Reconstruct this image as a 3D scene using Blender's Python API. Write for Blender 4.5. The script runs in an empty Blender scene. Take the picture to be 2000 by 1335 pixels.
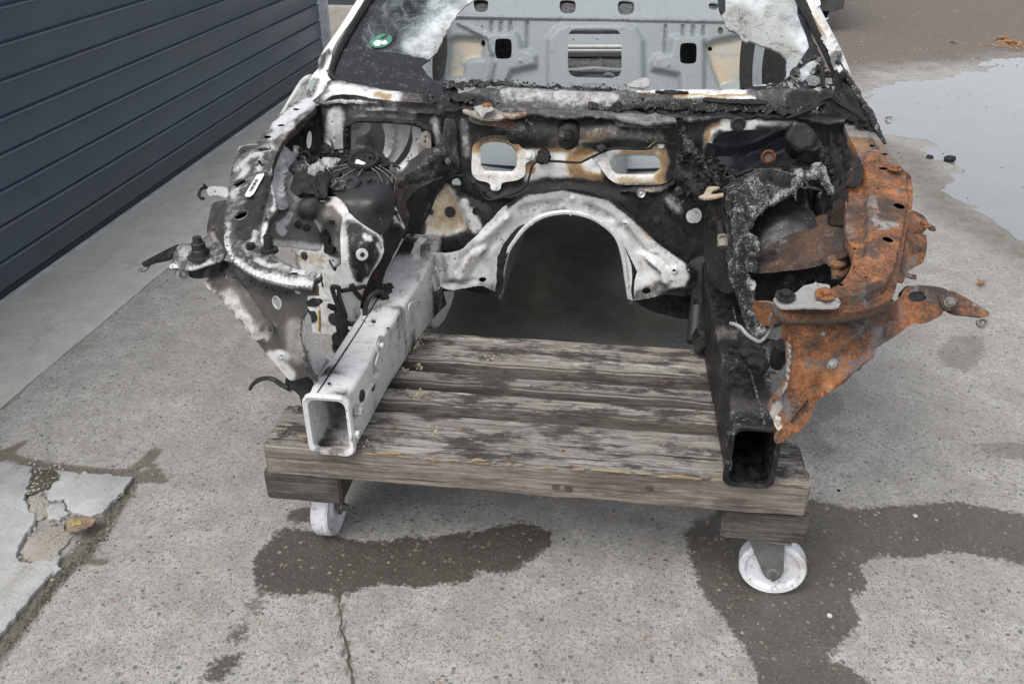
import bpy, bmesh, math, random
import numpy as np
from mathutils import Vector, Matrix, noise as mn
from mathutils.geometry import delaunay_2d_cdt
random.seed(7); np.random.seed(7)
S = bpy.context.scene
COL = S.collection
# ------------------------------------------------------------------ camera, sky, sun, exposure
CAM_H, PITCH, YAW, FPX = 1.6, math.radians(30.1), math.radians(7.2), 1650.0
cd = bpy.data.cameras.new('camera'); cam = bpy.data.objects.new('camera', cd); COL.objects.link(cam)
cam.location = (0, 0, CAM_H); cam.rotation_euler = (math.pi/2 - PITCH, 0, YAW)
cd.sensor_width = 36; cd.lens = 36*FPX/2000; cd.clip_start = .05; cd.clip_end = 500
S.camera = cam
SUN_EL, SUN_AZ = math.radians(58), math.radians(215)      # soft light from the front left, high up
w = bpy.data.worlds.new('World'); S.world = w; w.use_nodes = True
nt = w.node_tree; nt.nodes.clear()
sky = nt.nodes.new('ShaderNodeTexSky'); sky.sky_type = 'NISHITA'; sky.sun_disc = False
sky.sun_elevation = SUN_EL; sky.sun_rotation = SUN_AZ; sky.dust_density = 3.0; sky.air_density = 1.2
hs = nt.nodes.new('ShaderNodeHueSaturation'); hs.inputs['Saturation'].default_value = .27
bg = nt.nodes.new('ShaderNodeBackground'); bg.inputs['Strength'].default_value = .15
wo = nt.nodes.new('ShaderNodeOutputWorld')
nt.links.new(sky.outputs[0], hs.inputs['Color']); nt.links.new(hs.outputs[0], bg.inputs['Color']); nt.links.new(bg.outputs[0], wo.inputs['Surface'])
sl = bpy.data.lights.new('sun', 'SUN'); sl.energy = 1.0; sl.angle = math.radians(30); sl.color = (1, .965, .92)
so = bpy.data.objects.new('sun', sl); COL.objects.link(so)
so.rotation_euler = (math.pi/2 - SUN_EL, 0, math.pi - SUN_AZ)
S.view_settings.view_transform = 'Standard'; S.view_settings.look = 'None'
S.view_settings.exposure = 0.56; S.view_settings.gamma = 1.0; S.view_settings.use_curve_mapping = False
S.cycles.max_bounces = 6; S.cycles.diffuse_bounces = 3; S.cycles.glossy_bounces = 3; S.cycles.transparent_max_bounces = 8

# ------------------------------------------------------------------ measuring: pixel of the photograph -> point in the yard
_F = np.array([-math.sin(YAW)*math.cos(PITCH), math.cos(YAW)*math.cos(PITCH), -math.sin(PITCH)])
_R = np.array([math.cos(YAW), math.sin(YAW), 0.0]); _U = np.cross(_R, _F); _C = np.array([0, 0, CAM_H])
def rays(p):
    p = np.atleast_2d(np.asarray(p, float))
    return _F + _R*((p[:, :1]-1000)/FPX) - _U*((p[:, 1:2]-667.5)/FPX)
def tval(px, py, ax, v):
    d = rays([(px, py)])[0]; i = 'xyz'.index(ax)
    return (v - _C[i])/d[i]
def at(px, py, **k):
    (ax, v), = k.items()
    return Vector(_C + rays([(px, py)])[0]*tval(px, py, ax, v))
class Surf:
    """smooth surface through measured points (px, py, axis, value): thin plate on 1/depth"""
    def __init__(s, ctrl):
        s.P = np.array([(c[0], c[1]) for c in ctrl], float)/500
        q = np.array([1/tval(*c) for c in ctrl]); n = len(ctrl)
        A = np.zeros((n+3, n+3)); A[:n, :n] = s.k(s.P, s.P) + 1e-6*np.eye(n)
        A[:n, n] = 1; A[:n, n+1:] = s.P; A[n, :n] = 1; A[n+1:, :n] = s.P.T
        s.w = np.linalg.lstsq(A, np.concatenate([q, np.zeros(3)]), rcond=None)[0]
    @staticmethod
    def k(a, b):
        r2 = ((a[:, None]-b[None])**2).sum(-1)
        return np.where(r2 > 1e-12, .5*r2*np.log(np.maximum(r2, 1e-12)), 0)
    def pts(s, p):
        p = np.atleast_2d(np.asarray(p, float)); q = p/500
        v = s.k(q, s.P) @ s.w[:-3] + s.w[-3] + q @ s.w[-2:]
        return _C + rays(p)/v[:, None]
    def at(s, px, py, off=0.0):
        a, b, c = s.pts([(px, py), (px+3, py), (px, py+3)])
        n = np.cross(b-a, c-a); n /= np.linalg.norm(n)
        if n @ (a-_C) > 0: n = -n
        return Vector(a+n*off), Vector(n)

# ------------------------------------------------------------------ scene tree
def tag(o, label=None, cat=None, group=None, kind=None):
    if label: o['label'] = label
    if cat: o['category'] = cat
    if group: o['group'] = group
    if kind: o['kind'] = kind
    return o
def empty(name, loc, label, cat, group=None):
    o = bpy.data.objects.new(name, None); COL.objects.link(o); o.location = loc; o.empty_display_size = .1
    return tag(o, label, cat, group)
def link(name, me, parent=None, mat=None, label=None, kind=None):
    o = bpy.data.objects.new(name, me); COL.objects.link(o)
    if mat is not None: me.materials.append(mat)
    if parent is not None:
        o.parent = parent
        if parent.type == 'EMPTY': o.matrix_parent_inverse = Matrix.Translation(parent.location).inverted()
    if label: o['label'] = label
    if kind: o['kind'] = kind
    return o
def smooth_by_angle(me, ang=35):
    me.shade_smooth()
    try: me.set_sharp_from_angle(angle=math.radians(ang))
    except Exception: pass

# ------------------------------------------------------------------ 2D helpers (numpy)
def inside(P, poly):
    P = np.asarray(P); poly = np.asarray(poly); r = np.zeros(len(P), bool)
    x, y = P[:, 0], P[:, 1]; j = len(poly)-1
    for i in range(len(poly)):
        xi, yi = poly[i]; xj, yj = poly[j]
        if yi != yj: r ^= ((yi > y) != (yj > y)) & (x < (xj-xi)*(y-yi)/(yj-yi)+xi)
        j = i
    return r
def dist_line(P, L, closed=False):
    P = np.asarray(P, float); L = np.asarray(L, float)
    if len(L) == 1: return np.linalg.norm(P-L[0], axis=1)
    d = np.full(len(P), 1e9); idx = range(len(L)) if closed else range(1, len(L))
    for i in idx:
        a, b = L[i-1], L[i]; ab = b-a; t = np.clip(((P-a)@ab)/max(ab@ab, 1e-9), 0, 1)
        d = np.minimum(d, np.linalg.norm(P-a-t[:, None]*ab, axis=1))
    return d
def sdf(P, poly):
    d = dist_line(P, poly, True); return np.where(inside(P, poly), d, -d)
def resample(poly, step, closed=True, curve=True):
    P = np.asarray(poly, float); n = len(P); out = []
    for i in range(n if closed else n-1):
        p1, p2 = P[i], P[(i+1) % n]
        p0 = P[i-1] if (closed or i > 0) else p1; p3 = P[(i+2) % n] if (closed or i+2 < n) else p2
        m = max(1, int(round(np.linalg.norm(p2-p1)/step)))
        for k in range(m):
            t = k/m
            if curve:
                l1 = np.linalg.norm(p2-p1)+1e-9
                m1 = (p2-p0)/(np.linalg.norm(p2-p1)+np.linalg.norm(p1-p0)+1e-9)*l1
                m2 = (p3-p1)/(np.linalg.norm(p3-p2)+np.linalg.norm(p2-p1)+1e-9)*l1
                h = 2*t**3-3*t*t+1
                out.append(h*p1+(t**3-2*t*t+t)*m1+(1-h)*p2+(t**3-t*t)*m2)
            else: out.append(p1+(p2-p1)*t)
    if not closed: out.append(P[-1])
    return np.array(out)
def ell(cx, cy, rx, ry=None, rot=0, n=14):
    ry = ry or rx; a = math.radians(rot)
    return [(cx+rx*math.cos(t)*math.cos(a)-ry*math.sin(t)*math.sin(a), cy+rx*math.cos(t)*math.sin(a)+ry*math.sin(t)*math.cos(a)) for t in [2*math.pi*i/n for i in range(n)]]
def sstep(a, b, x):
    t = np.clip((x-a)/(b-a), 0, 1); return t*t*(3-2*t)
CH = {'s': 0, 'r': 1, 'a': 2, 'c': 3}
def paint(P, base, marks):
    A = np.tile(np.array(base, float), (len(P), 1))
    for m in marks:
        ch, val, r, pts = m[:4]
        if ch[0] == 'P':                                     # filled outline, soft rim r
            d = -sdf(P, pts); c = CH[ch[1]]; wgt = 1-sstep(-r, r, d)
        else:
            d = dist_line(P, pts); c = CH[ch[0]]; wgt = 1-sstep(r*.35, r, d)
        A[:, c] += (val-A[:, c])*wgt
    return A

def sheet(name, outline, ctrl, mat, parent, holes=(), res=9, thick=.002, base=(0, 0, 0, 0), marks=(), relief=(),
          crumple=0, cscale=9, jag=0, curve=True, box=None, label=None, kind=None, ang=40, seed=0):
    """pressed or torn sheet: traced outline + holes laid on a measured surface, with relief, thickness and wear marks"""
    rnd = random.Random(hash(name) % 999+seed+len(outline)); sf = Surf(ctrl) if not isinstance(ctrl, Surf) else ctrl
    O = resample(outline, res, True, curve)
    if jag:
        for i in range(len(O)): O[i] += np.array([rnd.uniform(-jag, jag), rnd.uniform(-jag, jag)])
    H = [resample(h, res*.7, True, len(h) < 12) if len(h) < 12 else np.array(h) for h in holes]
    mn_, mx_ = O.min(0), O.max(0); g = []
    row = 0; y = mn_[1]
    while y < mx_[1]:
        x = mn_[0]+(res*.5 if row % 2 else 0)
        while x < mx_[0]:
            g.append((x+rnd.uniform(-.18, .18)*res, y+rnd.uniform(-.18, .18)*res)); x += res
        y += res*.87; row += 1
    g = np.array(g) if g else np.zeros((0, 2))
    if len(g):
        k = inside(g, O) & (dist_line(g, O, True) > res*.5)
        for h in H: k &= ~(inside(g, h)) & (dist_line(g, h, True) > res*.4)
        g = g[k]
    V = [tuple(p) for p in O]; E = [(i, (i+1) % len(O)) for i in range(len(O))]
    for h in H:
        b = len(V); V += [tuple(p) for p in h]; E += [(b+i, b+(i+1) % len(h)) for i in range(len(h))]
    V += [tuple(p) for p in g]
    vs, es, fs, *_ = delaunay_2d_cdt([Vector(v) for v in V], E, [], 0, 1e-5)
    P = np.array([tuple(v) for v in vs]); T = np.array([f for f in fs if len(f) == 3])
    cen = P[T].mean(1); k = inside(cen, O); T = T[k]; cen = cen[k]
    hole = np.zeros(len(T), bool)
    for h in H: hole |= inside(cen, h)
    X = sf.pts(P)
    def normals():
        a, b, c = X[T[:, 0]], X[T[:, 1]], X[T[:, 2]]; fn = np.cross(b-a, c-a)
        fl = (fn*(a-_C)).sum(1) > 0; fn[fl] *= -1
        N = np.zeros_like(X)
        for i in range(3): np.add.at(N, T[:, i], fn)
        return N/np.maximum(np.linalg.norm(N, axis=1, keepdims=True), 1e-12), fl
    N, fl = normals(); T[fl] = T[fl][:, ::-1]
    D = np.zeros(len(P))
    for r_ in relief:                                         # (height m, half width px, polyline or ('fill', poly))
        hgt, wd, pts = r_
        if pts[0] == 'fill': D += hgt*sstep(-wd, wd, sdf(P, pts[1]))
        else: D += hgt*(1-sstep(0, wd, dist_line(P, pts)))
    if crumple:
        for i in range(len(P)):
            p = Vector(X[i])*cscale; D[i] += crumple*(mn.fractal(p+Vector((seed, 0, 0)), .8, 2.2, 4))
    X = X+N*D[:, None]; N, _ = normals()
    front = T[~hole]; nV = len(X)
    if box is not None: back = X+np.array(box); bt = T
    else: back = X-N*thick; bt = front
    faces = [tuple(f) for f in front]+[tuple(f[::-1]+nV) for f in bt]
    ec = {}
    for f in (front if box is None else T):
        for i in range(3):
            a, b = int(f[i]), int(f[(i+1) % 3])
            if (b, a) in ec: del ec[(b, a)]
            else: ec[(a, b)] = 1
    faces += [(b, a, a+nV, b+nV) for a, b in ec]
    XX = np.concatenate([X, back]); used = np.zeros(len(XX), bool)
    for f in faces: used[list(f)] = True
    mp = np.cumsum(used)-1
    me = bpy.data.meshes.new(name); me.from_pydata(XX[used].tolist(), [], [tuple(int(mp[i]) for i in f) for f in faces]); me.update()
    A = paint(P, base, marks); B = A.copy()
    if box is not None: B[:, 0] = np.maximum(B[:, 0], .8)
    AA = np.concatenate([A, B])[used]
    at_ = me.attributes.new('burn', 'FLOAT_COLOR', 'POINT'); at_.data.foreach_set('color', AA.astype(np.float32).ravel())
    smooth_by_angle(me, ang)
    o = link(name, me, parent, mat, label, kind)
    return o, sf

def setburn(me, rgba=(0, 0, 0, 0), fn=None):
    n = len(me.vertices); A = np.tile(np.array(rgba, np.float32), (n, 1))
    if fn is not None:
        co = np.zeros(n*3); me.vertices.foreach_get('co', co); A = fn(co.reshape(-1, 3), A)
    a = me.attributes.new('burn', 'FLOAT_COLOR', 'POINT'); a.data.foreach_set('color', np.asarray(A, np.float32).ravel())

# ------------------------------------------------------------------ solids
def mesh(name, verts, faces, parent, mat, label=None, kind=None, ang=35, burn=None, fn=None):
    me = bpy.data.meshes.new(name); me.from_pydata([tuple(v) for v in verts], [], faces); me.update()
    if ang: smooth_by_angle(me, ang)
    if burn is not None: setburn(me, burn, fn)
    return link(name, me, parent, mat, label, kind)
def frame_of(n):
    n = Vector(n).normalized(); u = n.orthogonal().normalized(); return u, n.cross(u), n
def tube(name, pts, r, parent, mat, seg=7, burn=None, label=None, rnoise=0, closed_ends=True, curve=True):
    """round wire, hose or rod through 3D points; r is a number or a list"""
    P = [Vector(p) for p in pts]
    rr = list(r) if hasattr(r, '__len__') else [r]*len(P)
    if curve and len(P) > 2:
        Q, R2 = [], []
        for i in range(len(P)-1):
            p0 = P[max(i-1, 0)]; p1 = P[i]; p2 = P[i+1]; p3 = P[min(i+2, len(P)-1)]
            for k in range(5):
                t = k/5
                Q.append(.5*((2*p1)+(p2-p0)*t+(2*p0-5*p1+4*p2-p3)*t*t+(3*p1-p0-3*p2+p3)*t**3)); R2.append(rr[i]+(rr[i+1]-rr[i])*t)
        Q.append(P[-1]); R2.append(rr[-1]); P, rr = Q, R2
    V, Fc = [], []
    up = None
    for i, p in enumerate(P):
        t = (P[min(i+1, len(P)-1)]-P[max(i-1, 0)]).normalized()
        if up is None: up = t.orthogonal().normalized()
        up = (up-t*up.dot(t)).normalized(); bi = t.cross(up)
        for k in range(seg):
            a = 2*math.pi*k/seg; q = rr[i]*(1+(random.uniform(-rnoise, rnoise) if rnoise else 0))
            V.append(p+(up*math.cos(a)+bi*math.sin(a))*q)
    for i in range(len(P)-1):
        for k in range(seg):
            a, b = i*seg+k, i*seg+(k+1) % seg; Fc.append((a, b, b+seg, a+seg))
    if closed_ends: Fc += [tuple(range(seg))[::-1], tuple(range((len(P)-1)*seg, len(P)*seg))]
    return mesh(name, V, Fc, parent, mat, label, ang=50, burn=burn)
def lathe(name, p, n, prof, parent, mat, seg=16, burn=None, label=None, hexa=False, twist=0.0):
    """turned part: prof = [(radius, height along n)]"""
    u, v, n = frame_of(n); V, Fc = [], []
    for (r, h) in prof:
        for k in range(seg):
            a = 2*math.pi*k/seg+twist; V.append(Vector(p)+(u*math.cos(a)+v*math.sin(a))*r+n*h)
    for i in range(len(prof)-1):
        for k in range(seg):
            a, b = i*seg+k, i*seg+(k+1) % seg; Fc.append((a, b, b+seg, a+seg))
    Fc += [tuple(range(seg))[::-1], tuple(range((len(prof)-1)*seg, len(prof)*seg))]
    return mesh(name, V, Fc, parent, mat, label, ang=30, burn=burn)
def bolt(p, n, r, parent, mat, name='bolt', burn=(0, 0, 0, 0), washer=1.7, head=.8, label=None):
    """hex bolt with washer as one part"""
    u, v, n = frame_of(n); V, Fc = [], []; tw = random.uniform(0, 1)
    rings = []
    for (rad, h, seg) in ((r*washer, -.001, 18), (r*washer, r*.22, 18), (r*1.15, r*.26, 18)): rings.append((rad, h, seg))
    b0 = 0
    for (rad, h, seg) in rings:
        for k in range(seg):
            a = 2*math.pi*k/seg; V.append(Vector(p)+(u*math.cos(a)+v*math.sin(a))*rad+n*h)
    for i in range(2):
        for k in range(18): a, b = i*18+k, i*18+(k+1) % 18; Fc.append((a, b, b+18, a+18))
    Fc.append(tuple(range(36, 54))); b0 = len(V)
    for (rad, h) in ((r, r*.2), (r, r*(.2+head*.85)), (r*.85, r*(.2+head))):
        for k in range(6):
            a = math.pi*k/3+tw; V.append(Vector(p)+(u*math.cos(a)+v*math.sin(a))*rad+n*h)
    for i in range(2):
        for k in range(6): a, b = b0+i*6+k, b0+i*6+(k+1) % 6; Fc.append((a, b, b+6, a+6))
    Fc.append(tuple(range(b0+12, b0+18)))
    return mesh(name, V, Fc, parent, mat, label, ang=30, burn=burn)
def blockmesh(name, x0, x1, y0, y1, z0, z1, parent, mat, bev=.004, cuts=24, wob=.0015, label=None, seed=0, burn=None, skew=0):
    """squared timber or slab with worn, slightly wavy edges (long along x or y)"""
    bm = bmesh.new(); bmesh.ops.create_cube(bm, size=1)
    for v in bm.verts: v.co = Vector(((x0+x1)/2+v.co.x*(x1-x0), (y0+y1)/2+v.co.y*(y1-y0), (z0+z1)/2+v.co.z*(z1-z0)))
    if bev: bmesh.ops.bevel(bm, geom=bm.edges[:], offset=bev, segments=2, affect='EDGES')
    ax = 0 if (x1-x0) > (y1-y0) else 1
    a0, a1 = (x0, x1) if ax == 0 else (y0, y1)
    if cuts:
        for i in range(1, cuts):
            co = [0, 0, 0]; co[ax] = a0+(a1-a0)*i/cuts; no = [0, 0, 0]; no[ax] = 1
            bmesh.ops.bisect_plane(bm, geom=bm.verts[:]+bm.edges[:]+bm.faces[:], plane_co=co, plane_no=no)
    for v in bm.verts:
        q = v.co*11+Vector((seed*3.1, 0, 0)); d = mn.noise_vector(q)
        v.co += d*wob
        v.co[1-ax] += skew*(v.co[ax]-(a0+a1)/2)
    me = bpy.data.meshes.new(name); bm.to_mesh(me); bm.free(); smooth_by_angle(me, 30)
    if burn is not None: setburn(me, burn)
    return link(name, me, parent, mat, label)
# ------------------------------------------------------------------ materials
class G:
    def __init__(s, name):
        s.m = bpy.data.materials.new(name); s.m.use_nodes = True; s.t = s.m.node_tree; s.t.nodes.clear()
        s.out = s.t.nodes.new('ShaderNodeOutputMaterial'); s._co = None
    def n(s, typ, ins=None, **pr):
        nd = s.t.nodes.new(typ)
        for k, v in pr.items(): setattr(nd, k, v)
        for k, v in (ins or {}).items(): s.put(nd.inputs[k], v)
        return nd
    def put(s, sock, v):
        if isinstance(v, bpy.types.NodeSocket): s.t.links.new(v, sock)
        else:
            if sock.type == 'RGBA' and isinstance(v, (tuple, list)) and len(v) == 3: v = (*v, 1)
            sock.default_value = v
    @property
    def co(s):
        if s._co is None: s._co = s.n('ShaderNodeTexCoord').outputs['Object']
        return s._co
    def m2(s, op, a, b=0.0, clamp=False):
        nd = s.n('ShaderNodeMath', {0: a, 1: b}, operation=op, use_clamp=clamp); return nd.outputs[0]
    def add(s, a, b): return s.m2('ADD', a, b)
    def mul(s, a, b): return s.m2('MULTIPLY', a, b)
    def step(s, a, b, x):
        nd = s.n('ShaderNodeMapRange', {'Value': x, 'From Min': a, 'From Max': b}, interpolation_type='SMOOTHSTEP'); return nd.outputs[0]
    def noise(s, sc, det=4, ro=.6, vec=None, dis=0.0):
        return s.n('ShaderNodeTexNoise', {'Vector': vec or s.co, 'Scale': sc, 'Detail': det, 'Roughness': ro, 'Distortion': dis}).outputs['Fac']
    def vor(s, sc, vec=None, feat='F1', rnd=1.0):
        return s.n('ShaderNodeTexVoronoi', {'Vector': vec or s.co, 'Scale': sc, 'Randomness': rnd}, feature=feat)
    def mapping(s, scale, loc=(0, 0, 0), rot=(0, 0, 0)):
        return s.n('ShaderNodeMapping', {'Vector': s.co, 'Scale': scale, 'Location': loc, 'Rotation': rot}).outputs[0]
    def mix(s, f, a, b, mode='MIX'):
        nd = s.n('ShaderNodeMix', data_type='RGBA', blend_type=mode); s.put(nd.inputs[0], f); s.put(nd.inputs[6], a); s.put(nd.inputs[7], b)
        return nd.outputs[2]
    def mixf(s, f, a, b):
        nd = s.n('ShaderNodeMix', data_type='FLOAT'); s.put(nd.inputs[0], f); s.put(nd.inputs[2], a); s.put(nd.inputs[3], b); return nd.outputs[0]
    def ramp(s, f, stops, interp='LINEAR'):
        nd = s.n('ShaderNodeValToRGB', {'Fac': f}); cr = nd.color_ramp; cr.interpolation = interp
        while len(cr.elements) < len(stops): cr.elements.new(.5)
        for e, (p, c) in zip(cr.elements, stops): e.position = p; e.color = (*c, 1) if len(c) == 3 else c
        return nd.outputs[0]
    def attr(s, name):
        nd = s.n('ShaderNodeAttribute', attribute_name=name); sp = s.n('ShaderNodeSeparateColor', {0: nd.outputs['Color']})
        return sp.outputs[0], sp.outputs[1], sp.outputs[2], nd.outputs['Alpha']
    def bump(s, h, st=.3, dist=.01, nrm=None):
        i = {'Height': h, 'Strength': st, 'Distance': dist}
        if nrm is not None: i['Normal'] = nrm
        return s.n('ShaderNodeBump', i).outputs[0]
    def pbr(s, col, rough=.5, metal=0.0, nrm=None, spec=.5, **k):
        i = {'Base Color': col, 'Roughness': rough, 'Metallic': metal, 'Specular IOR Level': spec}
        if nrm is not None: i['Normal'] = nrm
        i.update(k)
        b = s.n('ShaderNodeBsdfPrincipled', i); s.t.links.new(b.outputs[0], s.out.inputs[0]); return s.m

def burnt(name, base, dirt=(.45, .43, .40), rough=.35, blister=1.0, dirtamt=.5, metal=0.0, sk=1.0, filmk=.88, wS=.70, wF=.45, aF=2.1):
    """sheet steel: paint, scorch, soot, rust and ash laid on by the 'burn' attribute, broken up by noise"""
    g = G(name); s, r, a, c = g.attr('burn')
    nA, nB, nC = g.noise(10, 6, .68), g.noise(42, 7, .72), g.noise(170, 5, .75)
    nF = g.noise(34, 10, .82, dis=.5)
    nS = g.noise(26, 9, .85, g.mapping((1, .30, 1), rot=(0, 0, .5))); nK = g.noise(70, 6, .8, g.mapping((1, .10, .6), rot=(0, .2, .35))); nD = g.noise(300, 3, .7)
    n = g.add(g.add(g.mul(nA, .42), g.mul(nB, .36)), g.mul(nC, .22))
    nn = g.m2('SUBTRACT', n, .5); cF = g.m2('SUBTRACT', nF, .5); cC = g.m2('SUBTRACT', nC, .5)
    gate = lambda x, lo=.02, hi=.15: g.step(lo, hi, x)
    paint_ = g.mix(g.mul(g.step(.48, .68, nB), dirtamt), base, dirt)
    paint_ = g.mix(g.mul(g.step(.575, .63, nS), dirtamt*1.1), paint_, tuple(x*.30 for x in dirt))
    paint_ = g.mix(g.mul(g.step(.595, .625, nF), min(1, dirtamt*1.7)), paint_, (.04, .037, .034))
    cc = g.mul(g.add(c, g.mul(nn, 1.1)), gate(c))
    sc = g.ramp(cc, [(0, (.62, .58, .48)), (.22, (.52, .45, .33)), (.42, (.36, .23, .11)), (.62, (.13, .065, .033)), (.85, (.025, .021, .02))])
    col = g.mix(g.step(.06, .34, cc), paint_, sc)
    sin = g.add(s, g.mul(nn, .9)); smoke = g.step(.25, 1.0, sin); flake = g.step(.47, .545, g.add(g.add(s, g.mul(cF, aF)), g.mul(g.m2('SUBTRACT', nK, .5), aF*.45)))
    film = g.mul(g.mul(g.step(.12, .70, sin), gate(s)), filmk); col = g.mix(film, col, tuple(min(.2, x*(1+sk*.2)) for x in (.108, .098, .088)))
    sf_ = g.mul(g.m2('ADD', g.mul(smoke, wS), g.mul(flake, wF), True), gate(s))
    sootc = g.mix(g.step(.38, .66, nB), tuple(x*sk for x in (.0065, .0063, .0065)), tuple(min(.12, x*sk) for x in (.024, .0225, .022))); sootc = g.mix(g.mul(g.step(.585, .62, nF), .55), sootc, (.075, .073, .073))
    col = g.mix(sf_, col, sootc)
    rr = g.mul(g.add(g.add(r, g.mul(nn, .9)), g.mul(cF, 1.1)), gate(r))
    nR = g.add(g.mul(g.m2('SUBTRACT', g.noise(7, 7, .68, dis=.2), .22), 1.05), g.mul(g.m2('SUBTRACT', g.noise(34, 9, .8), .26), .5))
    rc = g.ramp(g.add(nR, g.mul(cC, .55)), [(.30, (.045, .030, .023)), (.41, (.115, .052, .026)), (.50, (.245, .095, .037)), (.60, (.375, .160, .066)), (.74, (.42, .26, .15))])
    steel = g.step(.525, .575, g.add(g.mul(g.noise(6.5, 9, .74, dis=.4), .75), g.mul(nF, .25)))
    rc = g.mix(g.mul(steel, .82), rc, g.mix(nB, (.055, .057, .064), (.20, .205, .215)))
    tanr = g.step(.54, .66, g.noise(4.0, 6, .6)); rc = g.mix(g.mul(tanr, .55), rc, (.25, .165, .085))
    rf = g.mul(g.step(.38, .52, rr), g.m2('SUBTRACT', 1.0, g.mul(sf_, .85))); col = g.mix(rf, col, rc)
    aa = g.mul(g.add(g.add(a, g.add(g.mul(cC, 1.2), g.mul(g.m2('SUBTRACT', nD, .5), 2.0))), g.mul(cF, 2.2)), gate(a))
    af = g.step(.44, .80, aa); col = g.mix(af, col, g.mix(g.step(.3, .7, nB), (.15, .15, .155), (.46, .46, .46)))
    ro = g.mixf(sf_, g.mixf(g.step(.4, .7, nB), rough, rough+.22), g.mixf(g.step(.35, .6, nB), .30, .70)); ro = g.mixf(rf, ro, .85); ro = g.mixf(af, ro, .9)
    mess = g.m2('MAXIMUM', sf_, af)
    hgt = g.add(g.mul(nB, .35), g.add(g.mul(nC, .4), g.mul(nF, .4)))
    st = g.mixf(mess, .06, .5*blister); st = g.mixf(rf, st, .22)
    bp = g.n('ShaderNodeBump', {'Height': hgt, 'Strength': st, 'Distance': .006}).outputs[0]
    return g.pbr(col, ro, metal, bp, spec=g.mixf(sf_, .5, .32))
M = {}
M['paint'] = burnt('burnt white paint', (.675, .675, .67), dirt=(.44, .40, .35), dirtamt=.52)
M['smoked'] = burnt('smoke-greyed white paint', (.60, .605, .62), dirtamt=.55, sk=1.5, rough=.3, wS=.50, wF=.62, aF=2.7)
M['hazed'] = burnt('smoke-hazed bare metal', (.56, .555, .55), dirtamt=.45, sk=2.2, rough=.28, wS=.80, wF=.16, aF=2.0)
M['soot'] = burnt('sooted steel', (.30, .29, .28), dirt=(.16, .15, .145))
M['primer'] = burnt('grey primer', (.255, .282, .288), dirt=(.225, .247, .25), rough=.42, dirtamt=.35)
M['char'] = burnt('charred plastic', (.014, .014, .015), dirt=(.035, .035, .036), rough=.42, blister=1.6, filmk=0.0)
M['rusty'] = burnt('rusted steel', (.25, .24, .23), dirt=(.12, .10, .09), rough=.6)
def plain(name, col, rough=.5, metal=0.0, var=.25, sc=30, bump=.1):
    g = G(name); n = g.noise(sc, 6, .65); n2 = g.noise(sc*6, 4, .6)
    c = g.mix(g.step(.3, .7, n), tuple(x*(1-var) for x in col), tuple(min(1, x*(1+var)) for x in col))
    return g.pbr(c, g.mixf(n, rough*.8, min(1, rough*1.2)), metal, g.bump(g.add(n, n2), bump, .004))
M['slick'] = None
M['zinc'] = plain('zinc plated steel', (.46, .46, .45), .38, .75)
M['galv'] = plain('galvanised steel', (.50, .53, .56), .5, .3, .2, 9)
M['dull'] = plain('dull weathered zinc', (.17, .165, .155), .55, .6, .35, 60, .2)
M['fork'] = plain('matt zinc plated fork', (.15, .15, .145), .5, .25, .18, 30, .1)
M['rubber'] = plain('black rubber', (.018, .018, .019), .55)
M['oldrust'] = plain('brown rusted bolt', (.22, .09, .035), .85, 0, .5, 90, .5)
M['doorskin'] = None
def m_door():
    g = G('slate blue coated door'); n = g.noise(2.2, 5, .6); st = g.noise(5, 7, .7, g.mapping((1, .25, 1.6)))
    sp = g.step(.73, .78, g.noise(60, 3, .6)); z = g.n('ShaderNodeSeparateXYZ', {0: g.co}).outputs[2]
    c = g.mix(g.step(.35, .7, n), (.052, .082, .116), (.068, .100, .136))
    c = g.mix(g.mul(g.step(.48, .70, st), .5), c, (.105, .112, .115)); c = g.mix(g.mul(g.step(.55, .7, g.noise(1.1, 7, .7)), .35), c, (.035, .048, .062))
    low = g.m2('MULTIPLY', g.step(.34, .02, g.add(z, g.mul(g.m2('SUBTRACT', n, .5), .3))), .45)
    c = g.mix(low, c, (.075, .072, .064)); c = g.mix(g.mul(sp, .35), c, (.16, .16, .15))
    return g.pbr(c, g.mixf(st, .25, .42), 0, g.bump(g.noise(90, 2, .5), .04, .002))
M['doorskin'] = m_door()
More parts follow.
